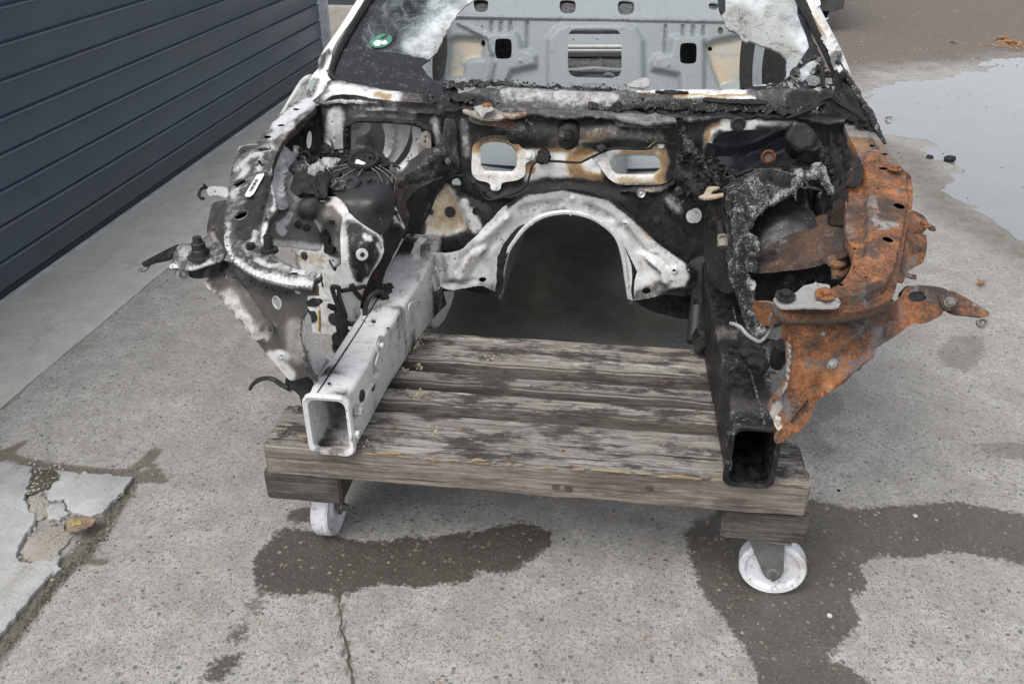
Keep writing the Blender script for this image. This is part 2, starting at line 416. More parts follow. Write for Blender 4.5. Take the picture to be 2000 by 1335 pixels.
def m_wood(name, dark=1.0, warm=0.0, ax=0, seed=0.0, side=.55):
    """weathered timber: grain lines along the board, blotches, black burn and wet stains"""
    g = G(name); L = (1.0, 16, 16) if ax == 0 else (16, 1.0, 16)
    st3 = lambda a, b: (a, b, b) if ax == 0 else (b, a, b)
    v = g.mapping(L, loc=(seed, seed*.7, seed*1.3)); vf = g.mapping(st3(5, 120), loc=(seed, 0, 0)); vm = g.mapping(st3(2.0, 34), loc=(seed*1.7, 2, 0))
    w1 = g.noise(1.3, 4, .55, v, 1.0); w2 = g.noise(1.0, 8, .75, vf); w3 = g.noise(1.0, 8, .72, vm, .4)
    ring = g.m2('FRACT', g.mul(w1, 11.0)); ringl = g.m2('ABSOLUTE', g.m2('SUBTRACT', ring, .5))
    bl = g.noise(4.2, 6, .65); bl2 = g.noise(1.0, 10, .78, g.mapping(st3(5, 16), loc=(seed*2, 1, 0))); bl3 = g.noise(9, 9, .8, g.mapping(st3(1.3, .8), loc=(seed, 5, 0)))
    c = g.mix(g.step(.28, .72, w2), tuple(x*dark for x in (.11, .096, .083)), tuple(x*dark for x in (.44, .42, .39)))
    c = g.mix(g.mul(g.step(.40, .66, w3), .75), c, tuple(x*dark for x in (.20, .175, .15)))
    c = g.mix(g.mul(g.step(.34, .48, ringl), .5), c, tuple(x*dark for x in (.075, .062, .052)))
    c = g.mix(g.mul(g.step(.46, .70, bl), .28+warm*.5), c, tuple(x*dark for x in (.175, .128, .095)))
    c = g.mix(g.mul(g.step(.465, .57, bl2), .9), c, (.026, .023, .021))
    c = g.mix(g.mul(g.step(.56, .66, bl3), .6), c, (.045, .038, .033))
    pale = g.mul(g.step(.565, .63, g.noise(1.0, 10, .8, g.mapping(st3(7, 30), loc=(3+seed, 0, 0)))), .65*(1-warm*.7))
    c = g.mix(pale, c, tuple(x*dark for x in (.56, .53, .48)))
    crk = g.mul(g.step(.37, .33, g.noise(1.0, 5, .6, g.mapping(st3(1.6, 60), loc=(seed, 9, 0)))), .9); c = g.mix(crk, c, (.014, .012, .011))
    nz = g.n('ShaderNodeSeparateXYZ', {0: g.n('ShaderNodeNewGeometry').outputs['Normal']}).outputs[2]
    c = g.mix(g.mul(g.step(.75, .3, nz), .62), c, g.mix(g.step(.3, .7, w2), tuple(x*dark*side for x in (.085, .070, .058)), tuple(x*dark*side for x in (.27, .225, .19))))  # side faces browner, and darkened to paint in the shade of the gaps
    h = g.add(g.add(g.mul(w2, .6), g.mul(ringl, .3)), g.mul(crk, -1.2))
    return g.pbr(c, .8, 0, g.bump(h, .7, .006))
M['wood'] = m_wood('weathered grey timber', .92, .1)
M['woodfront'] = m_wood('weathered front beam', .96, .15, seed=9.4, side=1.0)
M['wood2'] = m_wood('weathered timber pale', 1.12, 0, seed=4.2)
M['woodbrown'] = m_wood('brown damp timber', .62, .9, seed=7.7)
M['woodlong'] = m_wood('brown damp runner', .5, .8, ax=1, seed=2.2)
def m_splinter():
    g = G('fresh torn wood'); n = g.noise(1, 6, .7, g.mapping((30, 200, 200)))
    return g.pbr(g.mix(n, (.11, .07, .042), (.40, .31, .19)), .8, 0, g.bump(n, .6, .004))
M['splinter'] = m_splinter()
def m_wheel():
    g = G('white nylon'); n = g.noise(14, 6, .7); z = g.noise(70, 6, .7)
    c = g.mix(g.mul(g.step(.42, .66, n), .75), (.72, .73, .77), (.46, .43, .39)); c = g.mix(g.mul(g.step(.56, .66, z), .7), c, (.17, .15, .13))
    return g.pbr(c, .38, 0, g.bump(z, .08, .003), **{'Subsurface Weight': .08, 'Subsurface Radius': (.02, .02, .025)})
M['nylon'] = m_wheel()
def m_ground():
    """worn exposed-aggregate concrete; attribute g: R wet and painted shadow sdf, G moss/dirt and painted shade, B mud sdf, A crack distance"""
    g = G('exposed aggregate concrete'); wet, dirt, mud, crk = g.attr('gm'); wamt = g.attr('gw')[0]
    nA, nB, nC = g.noise(1.3, 6, .6), g.noise(9, 8, .7), g.noise(70, 5, .7)
    v1, v2, v3 = g.vor(92), g.vor(190), g.vor(300)
    hue = lambda v: g.n('ShaderNodeSeparateColor', {0: v.outputs['Color']})
    h1, h2 = hue(v1), hue(v2)
    base = g.mix(g.step(.3, .72, nB), (.268, .259, .241), (.432, .42, .396))
    base = g.mix(g.mul(g.step(.42, .68, nA), .6), base, (.27, .257, .235)); base = g.mix(g.mul(g.step(.55, .7, g.noise(3.1, 7, .7)), .4), base, (.45, .435, .405))
    base = g.mix(g.mul(g.step(.42, .62, nC), .5), base, (.215, .21, .20))
    stone = g.ramp(h1.outputs[0], [(0, (.075, .075, .08)), (.13, (.15, .148, .145)), (.45, (.28, .26, .235)), (.8, (.42, .40, .37)), (.93, (.33, .20, .16)), (.965, (.42, .35, .22)), (1, (.62, .6, .57))], 'CONSTANT')
    stone2 = g.ramp(h2.outputs[0], [(0, (.09, .09, .09)), (.3, (.2, .195, .185)), (.6, (.33, .32, .3)), (.85, (.5, .48, .45)), (.96, (.35, .2, .15))], 'CONSTANT')
    d1 = g.step(.38, .28, g.add(v1.outputs['Distance'], g.mul(g.m2('SUBTRACT', h1.outputs[2], .5), .35))); on1 = g.step(.72, .76, h1.outputs[1])
    d2 = g.step(.44, .32, v2.outputs['Distance']); on2 = g.step(.40, .46, h2.outputs[1])
    f2 = g.mul(d2, on2); f1 = g.mul(d1, on1)
    pit = g.mul(g.step(.30, .22, v3.outputs['Distance']), g.step(.62, .7, hue(v3).outputs[1]))
    wn = g.add(g.add(wet, g.mul(g.m2('SUBTRACT', nB, .5), .085)), g.mul(g.m2('SUBTRACT', nC, .5), .06))
    wf = g.mul(g.step(-.006, .008, wn), wamt)
    mn2 = g.add(mud, g.mul(g.m2('SUBTRACT', g.noise(2.2, 8, .7), .5), 1.1)); mf = g.step(-.25, .25, mn2)
    dry = g.mix(g.mul(f2, .72), base, stone2); dry = g.mix(g.mul(f1, .72), dry, stone); dry = g.mix(g.mul(pit, .8), dry, (.085, .082, .078))
    wetc = g.mix(.86, dry, g.mix(nB, (.026, .021, .015), (.050, .040, .028)))
    wst = g.mix(.45, stone, (.18, .13, .07)); wetc = g.mix(g.mul(f2, .55), wetc, g.mix(.5, stone2, (.10, .06, .03))); wetc = g.mix(g.mul(f1, .85), wetc, wst)
    c = g.mix(wf, dry, wetc)
    dd = g.add(dirt, g.mul(g.m2('SUBTRACT', nB, .5), .8)); dd = g.mul(g.step(.32, .8, dd), g.step(.01, .1, dirt))
    c = g.mix(g.mul(dd, .80), c, g.mix(nC, (.06, .053, .036), (.135, .118, .085)))
    mudc = g.mix(g.noise(16, 9, .75), (.085, .068, .054), (.20, .168, .138)); mudc = g.mix(g.mul(g.step(.62, .72, nC), .6), mudc, (.26, .24, .22))
    c = g.mix(mf, c, mudc)
    cl = g.step(.0075, .0035, g.add(crk, g.mul(g.m2('SUBTRACT', g.noise(40, 3), .5), .008)))
    c = g.mix(g.mul(cl, .85), c, (.045, .042, .036))
    hgt = g.add(g.add(g.mul(f1, .55), g.mul(f2, .35)), g.add(g.mul(nC, .55), g.mul(pit, -.6)))
    hgt = g.add(hgt, g.mul(cl, -2.5))
    ro = g.mixf(wf, .9, g.mixf(nC, .30, .62)); ro = g.mixf(mf, ro, g.mixf(nB, .45, .9))
    return g.pbr(c, ro, 0, g.bump(hgt, .75, .006), spec=.38)
M['ground'] = m_ground()
def m_slab(name, a, b, rough=.7, cr=0.0):
    g = G(name); nA, nB, nC = g.noise(2.2, 6, .6), g.noise(12, 8, .72), g.noise(110, 5, .7)
    c = g.mix(g.step(.28, .72, nB), a, b); c = g.mix(g.mul(g.step(.5, .72, nA), .5), c, tuple(x*.78 for x in a))
    st = g.noise(6, 7, .75, g.mapping((1.6, .3, 1))); c = g.mix(g.mul(g.step(.52, .7, st), .45), c, (.27, .225, .165))
    sp = g.step(.60, .68, g.noise(55, 6, .75)); c = g.mix(g.mul(sp, .6), c, (.13, .125, .115)); c = g.mix(g.mul(g.step(.56, .64, g.noise(28, 9, .8)), .45), c, tuple(x*.55 for x in a))
    return g.pbr(c, g.mixf(nB, rough*.7, rough*1.1), 0, g.bump(g.add(nB, nC), .7, .006))
M['apron'] = m_slab('smooth apron concrete', (.40, .388, .362), (.50, .485, .455), .8)
M['screed'] = m_slab('pale trowelled screed', (.36, .37, .37), (.47, .475, .465), .55)
M['screedtan'] = m_slab('tan broken screed', (.31, .285, .245), (.40, .375, .33), .8)
M['moss'] = m_slab('mossy dirt', (.05, .046, .034), (.105, .094, .07), .95)
def m_water():
    g = G('standing water'); n = g.noise(2.5, 5, .6); w_ = g.noise(9, 3, .5)
    c = g.mix(n, (.16, .16, .16), (.22, .22, .215))
    return g.pbr(c, .03, 0, g.bump(w_, .015, .004), IOR=1.9, spec=.8)
M['water'] = m_water()
def m_glass():
    """laminated glass: R black edge band, B crazed white and painted reflection haze, A heat-milky; elsewhere clear"""
    g = G('shattered windscreen glass'); fr, _, wh, mk = g.attr('burn')
    nB, nC = g.noise(30, 8, .75), g.noise(150, 5, .75)
    str1 = g.noise(1.0, 9, .8, g.mapping((38, 9, 9), rot=(0, 0, .8))); v2 = g.vor(15, vec=g.mapping((1, 1, 1), loc=(.3, .1, .2)), feat='DISTANCE_TO_EDGE').outputs['Distance']
    fine = g.step(.555, .60, str1); big = g.step(.030, .006, g.add(v2, g.mul(g.m2('SUBTRACT', nB, .5), .05)))
    nn = g.m2('SUBTRACT', g.add(g.mul(nB, .6), g.mul(nC, .4)), .5)
    ff = g.step(.40, .54, g.add(fr, g.mul(nn, .18)))
    wf = g.mul(g.step(.15, .95, g.add(wh, g.mul(nn, 1.5))), g.step(.02, .2, wh))
    crz = g.m2('MAXIMUM', g.mul(fine, g.step(.04, .5, wh)), g.mul(big, g.mul(g.step(.02, .25, wh), .4)))
    wf2 = g.m2('MAXIMUM', g.mul(wf, .92), g.mul(crz, .5))
    nL = g.noise(13, 9, .78)
    whc = g.mix(g.step(.36, .64, nL), (.26, .28, .285), (.62, .66, .66)); whc = g.mix(g.mul(mk, g.step(.42, .54, nL)), whc, (.23, .215, .19)); whc = g.mix(g.mul(mk, g.step(.55, .60, nB)), whc, (.10, .095, .09)); whc = g.mix(g.mul(g.m2('MAXIMUM', mk, .25), g.step(.60, .64, nC)), whc, (.06, .055, .05))
    hair = g.step(.02, .004, g.add(v2, g.mul(g.m2('SUBTRACT', nL, .5), .12))); whc = g.mix(g.mul(hair, g.mul(mk, .9)), whc, (.05, .045, .04))
    spk = g.mul(g.step(.60, .68, g.add(nC, g.mul(g.m2('SUBTRACT', nB, .5), .5))), .55)
    frc = g.mix(spk, g.mix(g.step(.5, .7, nB), (.010, .011, .014), (.035, .035, .038)), (.30, .30, .31))
    col = g.mix(ff, whc, frc)
    op = g.m2('MAXIMUM', ff, wf2)
    bp = g.bump(g.add(g.mul(nB, .5), g.mul(nC, .5)), .35, .004)
    bs = g.n('ShaderNodeBsdfPrincipled', {'Base Color': col, 'Roughness': g.mixf(ff, .45, .3), 'Normal': bp})
    tr = g.n('ShaderNodeBsdfTransparent', {0: (.72, .80, .80, 1)}); gl = g.n('ShaderNodeBsdfGlossy', {0: (1, 1, 1, 1), 'Roughness': .03})
    fz = g.n('ShaderNodeFresnel', {'IOR': 1.5}); cl = g.n('ShaderNodeMixShader', {0: fz.outputs[0], 1: tr.outputs[0], 2: gl.outputs[0]})
    mx = g.n('ShaderNodeMixShader', {0: op, 1: cl.outputs[0], 2: bs.outputs[0]}); g.t.links.new(mx.outputs[0], g.out.inputs[0]); return g.m
M['glass'] = m_glass()
def m_label():
    g = G('white bar code label'); v = g.mapping((1, 230, 1)); b = g.step(.48, .52, g.noise(1.0, 2, .5, v))
    return g.pbr(g.mix(g.mul(b, .8), (.72, .72, .72), (.1, .1, .1)), .5)
M['label'] = plain('white paper label', (.68, .68, .68), .5, 0, .1)
M['ink'] = plain('black print', (.03, .03, .032), .6, 0, .2)
M['green'] = plain('faded green sticker', (.05, .19, .135), .5, 0, .3, 60)
M['stickwhite'] = plain('scratched sticker white', (.55, .6, .58), .6, 0, .3, 80)
M['carpaint'] = plain('dark grey car paint', (.018, .019, .023), .2, 0, .15, 5, .01)
M['plasticgrey'] = plain('grey bumper plastic', (.085, .09, .095), .5, 0, .2)
M['redlamp'] = plain('red reflector', (.42, .02, .015), .25)
M['leaf'] = plain('brown dry leaf', (.26, .185, .125), .7, 0, .3, 60, .3)
M['leafy'] = plain('yellow green leaf blotch', (.36, .34, .10), .7, 0, .3, 60, .3)
M['leafrust'] = plain('rusty brown dead leaf', (.30, .15, .06), .75, 0, .4, 60, .3)
M['pebble'] = plain('grey pebble', (.20, .195, .185), .8, 0, .4, 40, .3)
M['straw'] = plain('yellow expanding foam', (.42, .37, .25), .85, 0, .35, 90, .5)
M['sealant'] = plain('ochre seam sealant', (.42, .28, .06), .7, 0, .3, 60, .3)
M['wallgrey'] = m_slab('weathered kerb concrete', (.32, .30, .27), (.42, .40, .37), .85)
M['slick'] = plain('smooth black plastic', (.062, .066, .075), .30, 0, .25, 12, .05)
M['darkwall'] = plain('dark slate wall cladding', (.040, .052, .068), .4, 0, .12, 3, .02)
# ------------------------------------------------------------------ ground
def G2(p):                                                   # ground points of a traced outline
    return np.array([tuple(at(x, y, z=0))[:2] for x, y in p])
WET_SHADOW = [G2(p) for p in (
    [(540,1030),(600,1036),(660,1050),(720,1058),(780,1052),(800,1040),(830,1052),(880,1042),(930,1038),(970,1028),(1010,1020),(1040,1026),(1085,1038),(1082,1060),(1040,1090),(1010,1115),(960,1120),(935,1114),(920,1138),(860,1138),(800,1146),(740,1140),(680,1158),(600,1160),(530,1160),(500,1150),(492,1110),(500,1080),(530,1062)],
    [(575,990),(605,985),(625,1000),(615,1020),(575,1024),(555,1012)],
    [(492,1165),(515,1165),(508,1195),(488,1200),(480,1180)],
    [(455,1218),(488,1212),(486,1240),(475,1258),(440,1248)],
    [(420,1284),(455,1270),(476,1276),(465,1305),(430,1332),(398,1325),(405,1300)],
    [(1330,990),(1420,985),(1500,975),(1590,972),(1650,988),(1720,990),(1800,982),(1880,978),(1940,992),(2010,1004),(2060,1040),(2060,1110),(1985,1100),(1920,1085),(1850,1078),(1790,1090),(1725,1086),(1685,1100),(1690,1150),(1660,1165),(1672,1200),(1668,1240),(1640,1262),(1610,1275),(1605,1288),(1650,1300),(1700,1335),(1720,1380),(1500,1400),(1480,1330),(1462,1290),(1455,1260),(1400,1200),(1372,1150),(1360,1110),(1340,1060)],
    [(1565,785),(1640,765),(1650,800),(1600,830),(1610,860),(1650,880),(1600,900),(1540,860)],
    [(1890,868),(1960,862),(2040,862),(2040,905),(1930,890)],
    [(1830,690),(1860,655),(1920,655),(1925,690),(1890,725),(1845,715)],
    [(1660,990),(1300,985),(1240,960),(1050,952),(800,930),(690,945),(690,985),(800,985),(1100,1000),(1250,1030),(1330,1040)],  # faint band behind the front beam: the dolly's shadow painted as damp
)]
WET_SHADOW_V = [1, .95, .6, .8, .95, .93, .42, .45, .42, .22]
DIRT_SHADE_L = [(G2(p), wd, v) for p, wd, v in (
    ([(-60,860),(0,885),(60,905),(150,916),(250,925),(318,938)], .022, 1), ([(318,938),(290,900),(308,880)], .02, .9), ([(248,930),(300,880)], .02, 1),
    ([(-20,905),(20,880),(45,865)], .02, .9), ([(250,935),(240,960),(215,1000),(190,1040),(160,1080),(120,1110),(60,1180),(0,1262),(-60,1340)], .042, 1),
    ([(160,1095),(205,1096)], .018, 1), ([(664,1150),(662,1180),(670,1230),(678,1290),(690,1340)], .014, .8),
    ([(0,800),(80,725),(180,640),(300,540),(430,440),(560,330)], .018, .85),
    ([(455,705),(480,660),(500,640)], .05, .45), ([(455,705),(520,745),(560,760)], .05, .45), ([(380,780),(450,720)], .05, .38), ([(290,905),(330,860),(380,790)], .04, .3),
    ([(0,590),(150,480),(300,370),(580,180)], .03, .5),
    ([(1380,960),(1360,1000)], .05, .3), ([(960,640),(1100,560),(1250,640)], .30, .62), ([(1000,600),(1180,470)], .34, .66), ([(1060,450),(1140,450)], .3, .6))]  # last three paint the shade under the car into the dirt mask
CRACK = [G2(p) for p in ([(664,1158),(662,1180),(668,1215),(672,1240),(680,1270),(684,1300),(690,1345)], [(690,1345),(700,1420)])]
MUD = np.array([(1.95, 7.6), (1.2, 6.2), (.8, 6.6), (-3, 7.4), (-30, 12), (-60, 60), (60, 60), (60, 2), (9, 2.4), (6.5, 5.4), (3.6, 8.4)])
SHORE = [(np.array([(1.2, 6.1), (1.75, 5.3), (1.72, 4.4), (2.0, 3.6), (1.9, 3.0), (2.2, 2.4), (2.6, 1.9)]), .30, .62)]
xs = np.unique(np.concatenate([np.linspace(-60, -6, 16), np.arange(-6, -2.4, .12), np.arange(-2.4, 2.2, .022), np.arange(2.2, 6, .12), np.linspace(6, 60, 16)]).round(4))
ys = np.unique(np.concatenate([np.linspace(-6, .7, 10), np.arange(.7, 2.6, .022), np.arange(2.6, 5, .05), np.arange(5, 14, .14), np.linspace(14, 80, 18)]).round(4))
XX, YY = np.meshgrid(xs, ys); PG = np.column_stack([XX.ravel(), YY.ravel()])
near = (np.abs(PG[:, 0]) < 4.5) & (PG[:, 1] < 9)
wet = np.full(len(PG), -.3); dirt = np.zeros(len(PG)); crk = np.full(len(PG), 1.0); wamt = np.ones(len(PG))
Q = PG[near]; wv = np.full(len(Q), -.3); av = np.ones(len(Q))
for p, v in zip(WET_SHADOW, WET_SHADOW_V):
    d = np.clip(sdf(Q, p), -.3, .3); k = d > wv; av = np.where(k, v, av); wv = np.maximum(wv, d)
wet[near] = wv; wamt[near] = av
dv = np.zeros(len(Q))
for p, wd, v in DIRT_SHADE_L: dv = np.maximum(dv, v*(1-sstep(wd*.2, wd*1.6, dist_line(Q, p))))
for p, wd, v in SHORE: dv = np.maximum(dv, v*(1-sstep(0, wd*1.6, dist_line(Q, p))))
dirt[near] = dv
cv = np.full(len(Q), 1.0)
for p in CRACK: cv = np.minimum(cv, dist_line(Q, p))
crk[near] = 1.0
mud = np.clip(sdf(PG, MUD)/1.2, -1, 1)
zz = np.zeros(len(PG))
for i in np.where((PG[:, 1] > 5.5) & (PG[:, 0] > -1))[0]:
    if mud[i] > -.5: zz[i] = .02*mn.fractal(Vector((PG[i, 0]*2.2, PG[i, 1]*2.2, 0)), .9, 2.1, 4)*min(1, mud[i]+.5)
nx, ny = len(xs), len(ys)
fc = [(j*nx+i, j*nx+i+1, (j+1)*nx+i+1, (j+1)*nx+i) for j in range(ny-1) for i in range(nx-1)]
me = bpy.data.meshes.new('ground'); me.from_pydata(np.column_stack([PG, zz]).tolist(), [], fc); me.update(); me.shade_smooth()
a_ = me.attributes.new('gm', 'FLOAT_COLOR', 'POINT')
a_.data.foreach_set('color', np.column_stack([wet, dirt, mud, crk]).astype(np.float32).ravel())
b_ = me.attributes.new('gw', 'FLOAT_COLOR', 'POINT'); b_.data.foreach_set('color', np.column_stack([wamt]*4).astype(np.float32).ravel())
ground = link('ground', me, None, M['ground'], kind='structure')

def flat_slab(name, outline, z0, z1, mat, parent=None, kind=None, jit=.004, step=.03, label=None, seed=0, slope=None):
    """thin concrete piece with a broken rim lying on the ground (outline in metres)"""
    rnd = random.Random(seed); O = resample(outline, step, True, False)
    O = O+np.array([[rnd.uniform(-jit, jit), rnd.uniform(-jit, jit)] for _ in O]); n = len(O)
    c = O.mean(0); I = c+(O-c)*(1-min(.3, .006/max(.02, np.abs(O-c).max())))
    zf = (lambda p: z1+(slope[0]*(p[0]-c[0])+slope[1]*(p[1]-c[1]) if slope else 0))
    V = [(p[0], p[1], z0) for p in O]+[(p[0], p[1], zf(p)-.003) for p in O]+[(p[0], p[1], zf(p)) for p in I]
    F = [(i, (i+1) % n, n+(i+1) % n, n+i) for i in range(n)]+[(n+i, n+(i+1) % n, 2*n+(i+1) % n, 2*n+i) for i in range(n)]+[tuple(range(2*n, 3*n))]
    area = sum(O[i][0]*O[(i+1) % n][1]-O[(i+1) % n][0]*O[i][1] for i in range(n))
    if area < 0: F = [f[::-1] for f in F]
    return mesh(name, V, F, parent, mat, label, kind, ang=40)
# smooth strip in front of the garage door, its edge a straight joint
flat_slab('apron_pavement', [(-2.475, .2), (-1.985, .2), (-1.975, 2.08), (-1.925, 3.70), (-1.86, 5.6), (-1.82, 9.5), (-2.475, 9.5)], -.02, .006, M['apron'], kind='structure', jit=.003, step=.05)
# broken pale screed at the left edge of the picture
SC = lambda p: [tuple(at(x, y, z=0.01))[:2] for x, y in p]
scr = flat_slab('screed_patch', SC([(-200,900),(-60,898),(10,902),(60,914),(56,945),(50,975),(60,1000),(72,1015),(60,1035),(40,1060),(30,1090),(50,1100),(105,1095),(118,1085),(100,1120),(60,1165),(20,1215),(-20,1262),(-120,1380),(-420,1400)]), -.02, .014, M['screed'], kind='structure', jit=.006, step=.016, seed=3)
for i, (p, z, mk_) in enumerate((
    ([(66,914),(105,916),(120,930),(95,950),(50,965),(56,935)], .008, 'moss'),
    ([(108,918),(152,922),(158,930),(135,972),(90,975),(98,950),(120,932)], .013, 'screed'),
    ([(160,924),(252,934),(240,958),(205,995),(180,1008),(140,1000),(130,978),(150,945)], .016, 'screed'),
    ([(95,985),(125,980),(133,1000),(118,1012),(92,1012)], .012, 'screed'),
    ([(56,975),(88,968),(96,985),(90,1005),(70,1012),(55,998)], .009, 'screedtan'),
    ([(72,1040),(115,1025),(145,1040),(118,1070),(110,1090),(60,1095),(42,1075)], .010, 'screedtan'),
    ([(90,1105),(112,1098),(118,1108),(100,1122)], .011, 'screed'))):
    cp = np.mean(SC(p), 0); flat_slab('concrete_fragment', [tuple(cp+(np.array(q_)-cp)*1.05) for q_ in SC(p)], -.02, z, M[mk_], scr, jit=.005, step=.013, seed=20+i, slope=(random.uniform(-.02, .02), random.uniform(-.02, .02)))
# the open crack below the wet patch: a dark jagged slit
rk = random.Random(9); L_ = resample(G2([(664,1156),(661,1180),(668,1205),(665,1225),(674,1250),(681,1272),(679,1290),(687,1315),(690,1340),(694,1380),(690,1420)]), .012, False, False)
V, F = [], []
for i, p in enumerate(L_):
    p = p+np.array([rk.gauss(0, .0016), 0]); w_ = rk.uniform(.0012, .0034)*(1.3 if i > 12 else .8); V += [(p[0]-w_, p[1], .0012), (p[0]+w_, p[1], .0012)]
for i in range(len(L_)-1): F.append((2*i, 2*i+1, 2*i+3, 2*i+2))
mesh('ground_crack', V, F, ground, M['moss'], kind='structure', ang=0)
# puddle with a ragged, island-strewn shore
rp = random.Random(5)
pud = resample([(1.25, 6.35), (1.62, 6.55), (1.95, 6.95), (2.15, 7.25), (2.6, 7.4), (3.0, 7.95), (3.6, 8.35), (4.6, 8.6), (5.8, 7.2), (6.4, 5.2), (5.4, 3.0), (3.2, 2.3), (2.35, 2.55), (2.02, 2.95), (1.92, 3.35), (2.0, 3.9), (1.86, 4.35), (1.82, 4.75), (2.05, 5.0), (1.86, 5.35), (1.98, 5.55), (1.75, 5.72), (1.62, 5.45), (1.42, 5.75)], .035, True)
for i in range(len(pud)):
    q = Vector((pud[i][0]*4, pud[i][1]*4, 0)); d = mn.noise_vector(q)*.08+mn.noise_vector(q*3.1)*.06+mn.noise_vector(q*9)*.03
    pud[i] += np.array(d[:2])
vs, es, fs, *_ = delaunay_2d_cdt([Vector(p) for p in pud], [(i, (i+1) % len(pud)) for i in range(len(pud))], [], 1, 1e-5)
mesh('puddle', [(v.x, v.y, .0012) for v in vs], [tuple(f) for f in fs], None, M['water'], kind='structure', ang=0)

# ------------------------------------------------------------------ sectional garage door on the left
DX = -2.478
gy = [584, 512, 443, 368, 297, 225, 155, 82]
gz = [max(.0, at(0.0 if y < 570 else 2.0, y, x=DX).z) for y in gy]
pitchz = (gz[-1]-gz[1])/6
door = empty('garage_door', (DX, 4.5, 0), 'slate blue sectional garage door of long horizontal boards', 'garage door')
zb = gz[1]-pitchz*1.0; bounds = [.035]+[gz[1]+k*pitchz for k in range(0, 14)]
def door_board(z0, z1):
    # profile across the board: flat face, rolled lip at the top, recessed bead at the bottom
    pr = [(.000, z0+.001), (.004, z0+.003), (.004, z1-.026), (.0075, z1-.022), (.0105, z1-.017), (.0105, z1-.013), (.007, z1-.0095), (-.002, z1-.0075), (-.010, z1-.007), (-.010, z1), (-.03, z1), (-.03, z0+.001)]
    ysd = [1.0, 3, 5, 7.04]; V, F = [], []
    for y in ysd:
        for dx, z in pr: V.append((DX+dx, y, z))
    n = len(pr)
    for i in range(len(ysd)-1):
        for k in range(n): F.append((i*n+k, i*n+(k+1) % n, (i+1)*n+(k+1) % n, (i+1)*n+k))
    F += [tuple(range(n))[::-1], tuple(range((len(ysd)-1)*n, len(ysd)*n))]
    return mesh('door_board', V, F, door, M['doorskin'], ang=50)
for k in range(len(bounds)-1): door_board(bounds[k], bounds[k+1])
blockmesh('bottom_seal', DX-.02, DX+.004, 1.0, 7.04, .006, .036, door, M['rubber'], bev=.003, cuts=8, wob=.001)
blockmesh('floor_track', DX+.006, DX+.03, 1.0, 7.05, -.01, .009, door, M['galv'], bev=.002, cuts=4, wob=0, label='dull metal strip along the foot of the door')
post = empty('door_post', (DX, 7.12, 0), 'pale galvanised upright post at the far end of the garage door', 'post')
blockmesh('post_face', DX-.035, DX+.035, 7.07, 7.16, 0, 2.2, post, M['galv'], bev=.005, cuts=0, wob=0)
blockmesh('post_flange', DX+.035, DX+.05, 7.10, 7.155, 0, 2.2, post, M['galv'], bev=.002, cuts=0, wob=0)
wall = empty('cladding_wall', (-3.2, 8.6, 0), 'dark slate wall standing behind the door post', 'wall')
for k in range(5): blockmesh('wall_panel', -6.2, -1.6, 8.55, 8.62, .30+k*.42, .715+k*.42, wall, M['darkwall'], bev=.006, cuts=0, wob=0)
kb = blockmesh('concrete_plinth', -6.2, -1.62, 8.40, 8.7, -.02, .30, None, M['wallgrey'], bev=.012, cuts=10, wob=.004)
tag(kb, 'low pale concrete plinth under the dark wall behind the post', 'plinth')

# ------------------------------------------------------------------ parked car far behind on the right
pc = empty('parked_car', at(1600, 70, z=0), 'dark parked car with grey lower bumper on the bare dirt', 'car')
P0 = at(1634, 66, z=.0); py_ = P0.y
def loft(name, secs, parent, mat, label=None, burn=None, cap=True, ang=40, closed=True):
    n = len(secs[0]); V = [v for s_ in secs for v in s_]; F = []
    for i in range(len(secs)-1):
        for k in range(n if closed else n-1): F.append((i*n+k, i*n+(k+1) % n, (i+1)*n+(k+1) % n, (i+1)*n+k))
    if cap: F += [tuple(range(n))[::-1], tuple(range((len(secs)-1)*n, len(secs)*n))]
    return mesh(name, V, F, parent, mat, label, ang=ang, burn=burn)
cx1 = at(1648, 40, y=py_).x
def car_section(x, inset, zlo, zhi):                          # side profile ring at one station across the car
    return [(x, py_+.02+inset, zlo), (x, py_-.03+inset, zlo+.12), (x, py_-.02+inset, zlo+.30), (x, py_+.10+inset, zhi), (x, py_+3.6-inset, zhi), (x, py_+4.2-inset, zhi-.1), (x, py_+4.2-inset, zlo)]
loft('body', [car_section(cx1-1.80, .25, .42, .95), car_section(cx1-1.72, .06, .40, 1.0), car_section(cx1-.9, 0, .40, 1.02), car_section(cx1-.10, .04, .40, 1.0), car_section(cx1, .16, .42, .95)], pc, M['carpaint'])
loft('cabin', [[(x, py_+.9, .98), (x, py_+1.5, z), (x, py_+2.9, z), (x, py_+3.6, .98)] for x, z in ((cx1-1.62, 1.3), (cx1-1.5, 1.48), (cx1-.32, 1.48), (cx1-.2, 1.3))], pc, M['carpaint'])
loft('bumper', [[(x, py_+.04+i_, .20), (x, py_-.10+i_, .22), (x, py_-.12+i_, .36), (x, py_-.07+i_, .43), (x, py_+.10+i_, .43)] for x, i_ in ((cx1-1.82, .35), (cx1-1.7, .10), (cx1-.9, 0), (cx1-.12, .07), (cx1+.0, .22))], pc, M['plasticgrey'])
rl = blockmesh('reflector', cx1-.42, cx1-.24, py_-.125, py_-.07, .355, .385, pc, M['redlamp'], bev=.004, cuts=0, wob=0)
for wx in (cx1-.14, cx1-1.66):
    for wy in (py_+.75, py_+3.4):
        ty = lathe('tyre', (wx-.10, wy, .31), (1, 0, 0), [(.20, 0), (.29, .0), (.31, .03), (.31, .17), (.29, .2), (.20, .2)], pc, M['rubber'], 22)
        lathe('rim', (wx-.09, wy, .31), (1, 0, 0), [(.05, .0), (.199, .01), (.199, .18), (.05, .182)], ty, M['zinc'], 16)
